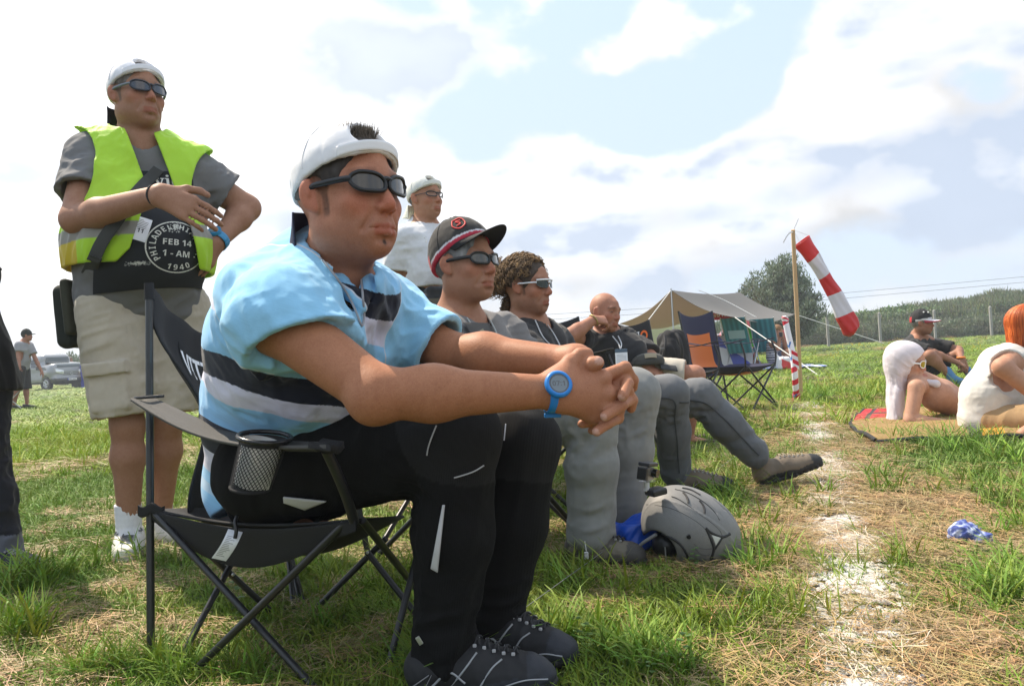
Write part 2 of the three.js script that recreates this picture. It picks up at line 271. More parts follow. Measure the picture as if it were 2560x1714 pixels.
// ---------- the chalk line on the grass ----------
{
  const r = rng(12), geos = [];
  for (let i = 0; i < 10000; i++) {
    const t = r(), d = 1.25 + Math.pow(t, 1.3) * 6.2, x0 = chalkX(d), patch = fbm(x0 * 2.1 + 4, d * 2.3, 1, 3);
    if (patch < -.06 + .12 * r()) continue;
    const x = x0 + (r() + r() + r() - 1.5) * (.075 + .05 * r()), z = -d + (r() - .5) * .05, s = .006 + .026 * r() * r(); const n = 7, P2 = [], I = [], y = hgt(x, z) + .004 + .012 * r();
    P2.push(x, y + .004, z); for (let k = 0; k < n; k++) { const a = k / n * 6.283, q = s * (.55 + .8 * r()); P2.push(x + Math.cos(a) * q * 1.2, y - .002 * r(), z + Math.sin(a) * q); }
    for (let k = 0; k < n; k++) I.push(0, 1 + (k + 1) % n, 1 + k);
    const g = new THREE.BufferGeometry(); g.setAttribute('position', new THREE.Float32BufferAttribute(P2, 3)); g.setIndex(I); g.computeVertexNormals(); geos.push(g);
  }
  tag(part('chalk_line', mergeGeometries(geos), mat([.52, .5, .47], .95), scene), 'broken white chalk line running over the dry grass to the stake', 'chalk line', null, 'stuff');
}
// ---------- grass ----------
function bladeClump(seed, n, rad, h0, h1, w, lean, dry = 0, flat = 0) {
  const r = rng(seed), P2 = [], C = [], I = [], N = [];
  for (let b = 0; b < n; b++) {
    const a = r() * 6.283, q = Math.sqrt(r()) * rad, bx = Math.cos(a) * q, bz = Math.sin(a) * q, h = h0 + (h1 - h0) * Math.pow(r(), 1.4), la = r() * 6.283, le = lean * (.3 + r()), ww = w * (.6 + .7 * r());
    const dx = Math.cos(la), dz = Math.sin(la), sx = -dz * ww / 2, sz = dx * ww / 2, seg = 4, y0 = flat ? .004 + r() * .025 : -.004, k0 = P2.length / 3; const tone = .75 + .5 * r(), yel = r() * .35;
    const cur = flat ? 0 : .9 * r() * lean;
    for (let s = 0; s <= seg; s++) {
      const t = s / seg, f = flat ? t : t, px = bx + dx * h * (flat ? t - .5 : le * t + cur * t * t * .8) + (flat ? (r() - .5) * .006 : 0), pz = bz + dz * h * (flat ? t - .5 : le * t + cur * t * t * .8), py = flat ? y0 + flat * h * (t - .4) * (r() * .2 + .3) * (b % 2 ? 1 : -.6) : y0 + h * t * Math.sqrt(Math.max(.06, 1 - le * le * .4)) * (1 - cur * t * t * .75);
      const m = 1 - t * t * .95; P2.push(px - sx * m, py, pz - sz * m, px + sx * m, py + ww * .2, pz + sz * m);
      const c = dry ? [.36 * tone, .265 * tone * (1 - yel * .3), .115 * tone * (1 - yel * .6)] : [(.15 + .17 * yel) * tone, (.26 + .05 * yel) * tone, .028 * tone]; C.push(...c, ...c);
    }
    for (let s = 0; s < seg; s++) { const k = k0 + s * 2; I.push(k, k + 1, k + 3, k, k + 3, k + 2); }
  }
  const g = new THREE.BufferGeometry(); g.setAttribute('position', new THREE.Float32BufferAttribute(P2, 3)); g.setAttribute('color', new THREE.Float32BufferAttribute(C, 3)); g.setIndex(I); g.computeVertexNormals(); return g;
}
const bladeMat = mat([1, 1, 1], .62, { vertexColors: true, transmission: .32, thickness: 0, specularIntensity: .45 });
const strawMat = mat([1, 1, 1], .6, { vertexColors: true });
const NOGRASS = [];
{
  const r = rng(77), lots = {}; const put = (k, x, z, s, c, sy = 1) => (lots[k] ||= []).push([x, hgt(x, z), z, s, r() * 6.283, c, sy]);
  const zones = [[.95, 2.6, .032, 1], [2.6, 5, .05, 1.25], [5, 10, .1, 1.9], [10, 24, .21, 3], [24, 75, .62, 6.5]];
  for (const [d0, d1, sp, sc] of zones) for (let d = d0; d < d1; d += sp) { const hw = d * .74 + .35; for (let x = -hw; x < hw; x += sp) {
    const px = x + (r() - .5) * sp * 1.3, pz = -d - (r() - .5) * sp * 1.3; if (NOGRASS.some((f) => f(px, pz))) { continue; }
    const s = dryness(px, pz), lush = fbm(px * 2.2 + 8, pz * 2.2, 3, 3), q = r();
    const tint = fbm(px * .5, pz * .5, 7, 3), c = [1 + .45 * tint + .25 * (r() - .5), 1 + .2 * tint + .2 * (r() - .5), 1 - .2 * tint];
    if (sc > 1.5) { c[0] *= 1.3; c[1] *= 1.25; } const off = Math.abs(px - chalkX(-pz)), chalk = off < .07 + .03 * r() && pz > -7.5; if (off < .1 && pz > -7.5 && fbm(chalkX(-pz) * 2.1 + 4, -pz * 2.3, 1, 3) > -.02 && r() < .5) continue;
    if (q < s * .95) { put('straw' + (q * 1000 % 3 | 0), px, pz, sc * (.75 + .5 * r()), chalk && r() < .4 ? [1.6, 2.0, 3.8] : [1 + .3 * (r() - .5), 1 + .2 * (r() - .5), .9 + .4 * r()], sc > 2 ? .6 : 1); if (r() < .4) put('short' + (r() * 3 | 0), px, pz, sc * (.5 + .4 * r()), [c[0] * 1.25, c[1] * 1.05, c[2]], .8); }
    else if (lush > .16 && r() < .5) put('lush' + (r() * 3 | 0), px, pz, sc * (.55 + .45 * r()), c, sc > 5 ? .2 : sc > 2 ? .36 : 1);
    else put('short' + (r() * 3 | 0), px, pz, sc * (.7 + .5 * r()), c, sc > 5 ? .3 : sc > 2 ? .5 : 1);
    if (sc < 2 && r() < .004) put('weed', px, pz, .45 + .4 * r(), [.8, .85, .8]);
    if (d > 14 && px > 2.5 && r() < .018) put('flower', px, pz, .8 + .6 * r(), [1, 1, 1]);
  } }
  // a few tall tufts that the mower missed
  for (const [sx, sy, n, s] of [[60, 1480, 46, 1.25], [130, 1440, 30, 1.0], [40, 1600, 40, 1.2], [790, 1560, 14, .8], [600, 1700, 26, .9], [1500, 1480, 10, 1.05], [1440, 1600, 36, .9], [1560, 1640, 34, .9], [1650, 1690, 26, .9], [1880, 1430, 12, .9], [1960, 1500, 8, .8], [2250, 1420, 10, .8], [2420, 1120, 22, 1.2], [2300, 1130, 16, 1.1], [2520, 1140, 20, 1.2], [2080, 985, 26, 1.6], [2110, 990, 20, 1.5], [1880, 1070, 30, 1.6], [1760, 1060, 20, 1.3], [2540, 1330, 22, 1], [2480, 1500, 16, .9], [1080, 1690, 30, .9], [420, 1690, 34, .9], [250, 1690, 40, .9], [1790, 1300, 16, .9], [1830, 1260, 20, 1]]) for (let i = 0; i < n * .55; i++) { const g = G(sx + (r() - .5) * 130, sy + (r() - .5) * 40); put('lush' + (r() * 3 | 0), g.x, g.z, s * (.55 + .6 * r()), [.75 + .4 * r(), .85 + .35 * r(), 1], 1); }
  const kinds = {};
  for (let i = 0; i < 3; i++) { kinds['short' + i] = ['grass', bladeClump(100 + i, 20, .034, .018, .062, .0042, .75), bladeMat]; kinds['lush' + i] = ['tall_grass', bladeClump(200 + i, 16, .03, .04, .15, .0058, .62), bladeMat]; kinds['straw' + i] = ['dry_hay', bladeClump(300 + i, 42, .045, .04, .12, .0017, 0, 1, .26), strawMat]; }
  { const gs = [], q = rng(4); for (let i = 0; i < 9; i++) { const a = i * 2.4, h = .012 + i * .012, l = .03 - i * .001; const g = sheet((u, v) => V(Math.cos(a) * (l * v + .003) + Math.sin(a) * (u - .5) * .02 * Math.sin(Math.PI * (.08 + .92 * v)), h + .012 * v - .012 * v * v, Math.sin(a) * (l * v + .003) - Math.cos(a) * (u - .5) * .02 * Math.sin(Math.PI * (.08 + .92 * v))), 3, 4, .0006); gs.push(g); } const g = mergeGeometries(gs); const c = new Float32Array(g.attributes.position.count * 3); for (let i = 0; i < c.length; i += 3) { c[i] = .11; c[i + 1] = .21; c[i + 2] = .04; } g.setAttribute('color', new THREE.BufferAttribute(c, 3)); kinds.weed = ['weed', g, bladeMat]; }
  { const gs = [], q = rng(8); for (let i = 0; i < 12; i++) { const g = new THREE.IcosahedronGeometry(.009, 0); g.deleteAttribute('uv'); g.translate((q() - .5) * .25, .12 + .12 * q(), (q() - .5) * .25); gs.push(g.index ? g.toNonIndexed() : g); } const g = mergeGeometries(gs), c = new Float32Array(g.attributes.position.count * 3); for (let i = 0; i < c.length; i += 3) { c[i] = .62; c[i + 1] = .45; c[i + 2] = .03; } g.setAttribute('color', new THREE.BufferAttribute(c, 3)); kinds.flower = ['yellow_flowers', g, strawMat]; }
  const label = { grass: 'short green meadow grass', tall_grass: 'longer green grass tufts', dry_hay: 'dry mown hay lying on the ground', weed: 'small broad leaved weeds in the grass', yellow_flowers: 'tiny yellow flowers in the far meadow' };
  const m4 = new THREE.Matrix4(), q4 = new THREE.Quaternion(), col = new THREE.Color();
  for (const k in lots) { const [nm, g, m] = kinds[k], L = lots[k], im = new THREE.InstancedMesh(g, m, L.length); L.forEach(([x, y, z, s, a, c, sy], i) => { q4.setFromAxisAngle(V(0, 1, 0), a); m4.compose(V(x, y, z), q4, V(s, s * sy, s)); im.setMatrixAt(i, m4); im.setColorAt(i, col.setRGB(...c)); }); im.name = numbered(nm); im.castShadow = im.receiveShadow = true; tag(im, label[nm], 'grass', null, 'stuff'); scene.add(im); }
}
// ---------- foliage ----------
function leafSpray(seed, n, rad, lw, ll, cols, upBias = 0) {
  const r = rng(seed), P2 = [], C = [], I = [];
  for (let i = 0; i < n; i++) {
    let x, y, z; do { x = r() * 2 - 1; y = r() * 2 - 1; z = r() * 2 - 1; } while (x * x + y * y + z * z > 1);
    const p = V(x * rad, y * rad, z * rad), d = V(r() - .5, r() - .5 + upBias, r() - .5).normalize(), s = V(r() - .5, r() - .5, r() - .5).cross(d).normalize(), l = ll * (.6 + .7 * r()), w = lw * (.6 + .7 * r()), k = P2.length / 3, c = cols[r() * cols.length | 0], t = .8 + .4 * r(), nn = d.clone().cross(s).multiplyScalar(w * .25);
    const a = p, m1 = p.clone().addScaledVector(d, l * .45).addScaledVector(s, w / 2).add(nn), m2 = p.clone().addScaledVector(d, l * .45).addScaledVector(s, -w / 2).add(nn), b = p.clone().addScaledVector(d, l);
    for (const v of [a, m1, b, m2]) P2.push(v.x, v.y, v.z); for (let e = 0; e < 4; e++) C.push(c[0] * t, c[1] * t, c[2] * t); I.push(k, k + 1, k + 2, k, k + 2, k + 3);
  }
  const g = new THREE.BufferGeometry(); g.setAttribute('position', new THREE.Float32BufferAttribute(P2, 3)); g.setAttribute('color', new THREE.Float32BufferAttribute(C, 3)); g.setIndex(I); g.computeVertexNormals(); return g;
}
const leafMat = mat([1, 1, 1], .55, { vertexColors: true, transmission: .3, thickness: 0, specularIntensity: .5 });
const barkMat = mat([.09, .075, .055], .95, { bumpMap: rep(T.cloth, 2), bumpScale: .01 });
function tree(base, w, h, label, cols, seed, o = {}) {
  const t = thing(o.name || 'tree', label, o.cat || 'tree', [base.x, 0, base.z], o.group), r = rng(seed), limbs = [], leaves = [];
  limbs.push(rod(V(base.x, -.1, base.z), V(base.x + .05, h * .3, base.z), w * .05, w * .035, 8));
  const nb = o.branches || 60;
  for (let i = 0; i < nb; i++) {
    const a = r() * 6.283, el = .05 + 1.2 * r(), len = 1; const ty = .12 + .86 * Math.pow(r(), .8);
    const prof = Math.pow(Math.sin(Math.PI * Math.min(1, Math.max(.02, (ty * .9 + .08)))), .62);
    const q = (.3 + .7 * Math.sqrt(r())) * prof, s0 = V(base.x + .05 * Math.cos(a), h * (.06 + .26 * ty), base.z), e = V(base.x + Math.cos(a) * q * w / 2, h * ty * (.9 + .1 * r()), base.z + Math.sin(a) * q * w / 2);
    const mid = s0.clone().lerp(e, .5).add(V(Math.cos(a) * w * .06, -h * .02, Math.sin(a) * w * .06));
    limbs.push(tube([s0, mid, e], w * .006, 4, 5));
    for (let k = 0; k < (o.sprays || 7); k++) { const c = s0.clone().lerp(e, .45 + .6 * r()).add(V(r() - .5, r() * .8 - .3, r() - .5).multiplyScalar(w * .13)); const g = leafSpray(seed * 50 + i * 9 + k, o.n || 34, w * (.045 + .05 * r()), o.lw || .04, o.ll || .13, cols, .55); g.translate(c.x, c.y, c.z); leaves.push(g); }
  }
  part('trunk', merge(limbs), barkMat, t); part('crown', mergeGeometries(leaves), leafMat, t); return t;
}
{
  const wc = [[.15, .20, .11], [.2, .25, .16], [.11, .16, .075], [.28, .33, .24]];
  tree(P(1955, 850, 31).setY(0), 3.3, 3.7, 'rounded grey green willow tree behind the tarp and the windsock', wc, 3, { n: 46, branches: 92, sprays: 8, lw: .045, ll: .16 });
  for (const [sx, d, w, h, s] of [[165, 62, 3, 2.6, 21], [232, 58, 4, 2.2, 22]]) tree(P(sx, 950, d).setY(0), w, h, s === 21 ? 'slender far bush with pale leaves behind the grey van' : 'wider low bush right of the far grey van', wc, s, { name: 'bush', cat: 'bush', branches: 30, n: 30, lw: .09, ll: .25 });
  // the overgrown bank on the right: reeds, brambles and young acacia in one mass
  const r = rng(91), kinds = [leafSpray(61, 70, .34, .05, .2, [[.09, .14, .05], [.13, .18, .07], [.19, .22, .12], [.15, .17, .1]], .2), leafSpray(62, 60, .34, .035, .3, [[.18, .22, .11], [.25, .26, .17], [.12, .16, .07]], .8), leafSpray(63, 60, .3, .1, .16, [[.09, .18, .05], [.13, .22, .07]], 0)];
  const lots = [[], [], []];
  for (let i = 0; i < 5200; i++) { const u = r(), x = 12.6 + u * 27, top = 1.5 + .9 * sstep(.15, .9, u) + .35 * fbm(x * .5, 2, 1, 3), dep = r(), z = -41 - dep * 7 - 2.5 * (1 - u), y = (dep > .3 ? top * (.6 + .4 * dep) - .5 * r() * r() : top * .9 * Math.pow(r(), .7) * (.3 + dep)) ; lots[y > top * .72 ? (fbm(x * .35, 4, 2, 2) > .02 ? 2 : 1) : (r() < .55 ? 0 : 1)].push([x, Math.max(.1, y), z, .75 + .7 * r()]); }
  
  for (let i = 0; i < 3200; i++) { const u = r(); lots[r() < .6 ? 0 : 1].push([12 + u * 28, .08 + .95 * r() * r(), -40.8 - 3 * r() - 2 * (1 - u), .5 + .5 * r()]); }
  const m4 = new THREE.Matrix4(), q4 = new THREE.Quaternion(), col = new THREE.Color();
  lots.forEach((L, k) => { const im = new THREE.InstancedMesh(kinds[k], leafMat, L.length); L.forEach(([x, y, z, s], i) => { q4.setFromAxisAngle(V(0, 1, 0), r() * 6.28); m4.compose(V(x, y, z), q4, V(s, s, s)); im.setMatrixAt(i, m4); im.setColorAt(i, col.setRGB(.8 + .4 * r(), .85 + .3 * r(), .9 + .3 * r())); }); im.name = numbered(['bramble_bank', 'reed_bank', 'acacia_thicket'][k]); tag(im, ['dark brambles on the bank behind the fence posts', 'pale reeds along the bank behind the fence posts', 'fresh green acacia on top of the bank'][k], 'thicket', null, 'stuff'); im.castShadow = im.receiveShadow = true; scene.add(im); });
  const rs = bladeClump(71, 4, .6, .5, 1.2, .018, .25), L = 200, im = new THREE.InstancedMesh(rs, strawMat, L); for (let i = 0; i < L; i++) { const u = r(), x = 12.6 + u * 28; q4.setFromAxisAngle(V(0, 1, 0), r() * 6.28); m4.compose(V(x, 1.1 + .8 * sstep(.15, .9, u) * r(), -41.5 - 5 * r()), q4, V(1, 1, 1)); im.setMatrixAt(i, m4); im.setColorAt(i, col.setRGB(1.2, .95, 1.8)); } im.name = 'reed_stalks'; tag(im, 'tall thin reed stalks standing above the bank', 'reeds', null, 'stuff'); scene.add(im);
  // earth under the thicket
  const bank = sheet((u, v) => { const x = 12 + u * 32; return V(x, (.6 + .6 * sstep(.15, .9, u)) * Math.sin(v * Math.PI) - .08, -42.5 - v * 7); }, 30, 10, .05); tag(part('bank', bank, mat([.05, .055, .025], 1), scene), 'low earth bank under the thicket', 'bank', null, 'structure');
  // concrete fence posts with wires
  const posts = [[2072, 38, 'grey fence post behind the tail of the windsock'], [2203, 39.5, 'grey fence post between the windsock tail and the man in the black cap'], [2341, 41, 'grey fence post just behind the man in the black cap'], [2482, 40, 'grey fence post nearest the woman with orange hair'], [1960, 37, 'grey fence post in the shade of the willow']].map(([sx, d, l]) => [P(sx, 860, d).setY(0), l]);
  const proto = thing('fence_post', posts[0][1], 'fence post', posts[0][0].toArray(), 'fence posts along the bank'), con = mat([.27, .265, .25], .95);
  { const g = boxAt(.11, 1.55, .11, 0, .72, 0, null, .012), c = new THREE.ConeGeometry(.075, .07, 4); c.rotateY(Math.PI / 4); c.translate(0, 1.53, 0); g.userData.local = c.userData.local = 1; part('post', g, con, proto); part('post_top', c, con, proto); }
  posts.slice(1).forEach(([p, l]) => { const c = proto.clone(); c.name = numbered('fence_post'); c.position.copy(p); c.userData = { ...proto.userData, label: l }; scene.add(c); });
  const line = [4, 0, 1, 2, 3].map((i) => posts[i][0]); line.push(line[4].clone().add(V(6, 0, -.5))); const ws = []; for (const y of [.5, .95, 1.4]) ws.push(tube(line.map((p) => p.clone().setY(y).add(V(0, 0, .06))), .004, 4, 40)); tag(part('fence_wire', merge(ws), mat([.15, .15, .15], .6), scene), 'thin wires strung along the fence posts', 'wire');
  for (const [y, lab] of [[5.05, 'upper power line crossing the sky over the bank'], [4.55, 'lower power line crossing the sky over the bank']]) tag(part('power_line', tube([V(-30, y - .6, -80), V(15, y - 1.0, -76), V(62, y + .1, -70)], .018, 4, 40), mat([.12, .13, .15], .6), scene), lab, 'cable');
}
// ---------- people: heads, hands, clothes ----------
function quat(yaw = 0, pitch = 0, roll = 0) { return new THREE.Quaternion().setFromEuler(new THREE.Euler(-pitch, yaw, roll, 'YXZ')); }
// a head: local axes x to the person's left, y up, z out of the face, origin between the eyes at the middle of the skull
function headFrame(o, yaw, pitch = 0, roll = 0, s = 1) {
  const D = Math.PI / 180, q = quat(yaw * D, pitch * D, roll * D), qi = q.clone().invert();
  return { o, q, s, at: (x, y, z) => V(x, y, z).multiplyScalar(s).applyQuaternion(q).add(o), dir: (x, y, z) => V(x, y, z).applyQuaternion(q), inv: (x, y, z) => V(x - o.x, y - o.y, z - o.z).applyQuaternion(qi).divideScalar(s),
    turn: (x = 0, y = 0, z = 0) => q.clone().multiply(new THREE.Quaternion().setFromEuler(new THREE.Euler(x, y, z))) };
}
function head(F, h, o = {}) {
  const { fat = 0, jaw = 1, nose = 1, eyes = false, mouth = 0, ears = true } = o, s = h.s, A = h.at;
  const egg = (x, y, z, r, k, op, t) => F.egg(A(x, y, z), r.map((v) => v * s), t ? h.turn(...t) : h.q, k * s, op ? { op } : {});
  const cone = (a, b, ra, rb, k, op) => F.cone(A(...a), A(...b), ra * s, rb * s, k * s, op ? { op } : {});
  egg(0, .032, -.009, [.0765, .087, .094], .02);
  egg(0, -.028, .022, [.0605 + fat * .4, .082, .072], .03);
  egg(0, -.069, .028, [(.0465 + fat) * jaw, .038, .056], .03);
  for (const e of [-1, 1]) { egg(e * (.041 + fat) * jaw, -.056, .0, [.018, .026, .028], .03); egg(e * .042, -.026, .06, [.021, .018, .019], .022); }
  egg(0, -.098, .064, [.023, .017, .02], .025);
  cone([-.036, .021, .081], [.036, .021, .081], .0125, .0125, .016); cone([0, .05, .077], [0, .02, .086], .018, .012, .03);
  egg(0, -.066, .066, [.034, .03, .027], .02);
  for (const e of [-1, 1]) egg(e * .032, .002, .099, [.019, .0145, .018], .012, 'sub');
  if (eyes) for (const e of [-1, 1]) { egg(e * .032, .002, .077, [.0145, .0125, .0125], .004); cone([e * .046, .0, .076], [e * .019, .0005, .083], .0017, .0017, .002, 'sub'); }
  cone([0, .012, .088], [0, -.033, .1075 * (.9 + .1 * nose)], .008, .0112 * nose, .012);
  cone([0, -.035, .104], [0, -.041, .096], .0108, .0085, .006);
  for (const e of [-1, 1]) { egg(e * .0138 * nose, -.039, .0965, [.0075, .0078, .011], .006); egg(e * .007, -.0475, .1, [.004, .004, .0055], .003, 'sub'); }
  for (const e of [-1, 1]) { cone([e * .022, -.043, .094], [e * .036, -.072, .0765], .0025, .002, .012, 'sub'); }
  // lips
  cone([-.025, -.071, .083], [0, -.067, .0955], .004, .0062, .004); cone([0, -.067, .0955], [.025, -.071, .083], .0062, .004, .004);
  cone([-.02, -.078, .084], [0, -.0795, .0935], .0055, .0078, .004); cone([0, -.0795, .0935], [.02, -.078, .084], .0078, .0055, .004);
  cone([-.028, -.0715, .085], [0, -.0735, .1035], .0018 + mouth, .0022 + mouth, .003, 'sub'); cone([0, -.0735, .1035], [.028, -.0715, .085], .0022 + mouth, .0018 + mouth, .003, 'sub');
  cone([-.014, -.09, .0895], [.014, -.09, .0895], .003, .003, .012, 'sub');
  if (ears) for (const e of [-1, 1]) {
    egg(e * .082, -.002, .002, [.009, .029, .018], .007, null, [-.12, e * -.5, e * -.1]); egg(e * .077, -.025, .01, [.007, .01, .009], .006);
    egg(e * .0915, -.001, .010, [.008, .019, .011], .004, 'sub', [-.12, e * -.5, 0]); egg(e * .0875, .005, .005, [.004, .013, .005], .003, null, [-.3, e * -.5, 0]);
  }
  return F;
}
// skin tone with lips, stubble and flush where they are
function skinColor(tone, h, o = {}) {
  const { stubble = 0, goatee = 0, brow = [.05, .035, .025], white = 0, hairLine } = o, q = new THREE.Vector3();
  return (x, y, z) => {
    const n = fbm(x * 30, y * 30, z * 30, 3), n2 = noise(x * 260, y * 260, z * 260);
    let c = [tone[0] * (1 + .06 * n + .04 * n2), tone[1] * (1 + .09 * n + .06 * n2), tone[2] * (1 + .1 * n + .06 * n2)];
    if (!h) return c;
    const p = h.inv(x, y, z); if (Math.abs(p.x) > .11 || p.y < -.15 || p.y > .14 || Math.abs(p.z) > .14) return c;
    const ax = Math.abs(p.x);
    const flush = Math.max(sstep(.03, .008, Math.hypot(p.x, p.y + .036)) * sstep(.07, .1, p.z), .7 * sstep(.03, .01, Math.hypot(ax - .045, p.y + .03)) * sstep(.02, .05, p.z), ax > .079 && Math.abs(p.y) < .05 ? .8 : 0);
    c = mixc(c, [tone[0] * 1.08, tone[1] * .72, tone[2] * .7], flush * .6);
    const lip = sstep(.0115, .008, Math.abs(p.y + .0735 + ax * .02)) * sstep(.027, .02, ax) * sstep(.07, .085, p.z);
    c = mixc(c, [tone[0] * .8, tone[1] * .5, tone[2] * .5], lip * .8);
    const jawz = sstep(-.035, -.06, p.y + ax * .12) * sstep(-.03, .0, p.z) * (1 - lip) * sstep(-.135, -.11, p.y - .1 * (p.z - .03));
    c = mixc(c, [tone[0] * .5, tone[1] * .55, tone[2] * .62], jawz * stubble * (.75 + .35 * n2));
    if (goatee) c = mixc(c, brow, goatee * sstep(.0075, .003, Math.hypot(p.x * 1.3, p.y + .094)) * sstep(.06, .08, p.z));
    if (o.side) c = mixc(c, o.sideCol || brow, .8 * (.8 + .2 * n2) * sstep(.008 + .014 * sstep(-.01, .03, p.y), .004 + .014 * sstep(-.01, .03, p.y), Math.abs(p.z - .027)) * sstep(o.side - .012, o.side, p.y) * sstep(.055, .06, ax));
    const bw = sstep(.007, .004, Math.abs(p.y - .0255 + (ax - .03) * (ax - .03) * 6)) * sstep(.012, .016, ax) * sstep(.056, .048, ax) * sstep(.05, .07, p.z);
    c = mixc(c, brow, bw * (o.eyes ? .85 : .35) * (.7 + .3 * n2));
    if (o.eyes) { const ex = ax - .032, ey = p.y - .002; const d = Math.hypot(ex / 1.25, ey); if (p.z > .07 && Math.abs(ey + .003) < .0024 && Math.abs(ex) < .012) c = mixc([.16, .12, .1], [.03, .02, .015], sstep(.0075, .0055, Math.abs(ex))); else if (d < .0135) c = mixc(c, [tone[0] * .72, tone[1] * .6, tone[2] * .6], .4); }
    if (hairLine) { const t = hairLine(p, n2); if (t > 0) c = mixc(c, brow, t); }
    return c;
  };
}
// short hair: a thin uneven coat over the skull, cut at the hairline
function hairCoat(h, o = {}) {
  const F = new Field(), { r = .006, front = .075, side = -.02, color = [.04, .03, .025], amp = .004, grey = 0, top = 0 } = o, s = h.s;
  F.egg(h.at(0, .033, -.01), [.0775 * s + r, .088 * s + r + top, .095 * s + r], h.q, 0);
  F.clip(h.at(0, front - .012, .085), h.dir(0, -.48, 1), .006 * s, { flip: 1 });
  F.clip(h.at(0, side, -.02), h.dir(0, -1, -.28), .004 * s);
    for (const e of [-1, 1]) F.egg(h.at(e * .088, -.002, .01), [.03 * s, .036 * s, .024 * s], h.q, .004, { op: 'sub' });
  return solid(F, o.cell || .004, (x, y, z) => { const n = noise(x * 400, y * 120, z * 400), g = sstep(-.2, .6, fbm(x * 60, y * 20, z * 60, 3)) * grey; return mixc(color.map((v) => v * (1 + .4 * n)), [.32, .31, .3], g); }, { disp: (x, y, z) => amp * fbm(x * 170, y * 90, z * 170, 3), dispMax: amp });
}
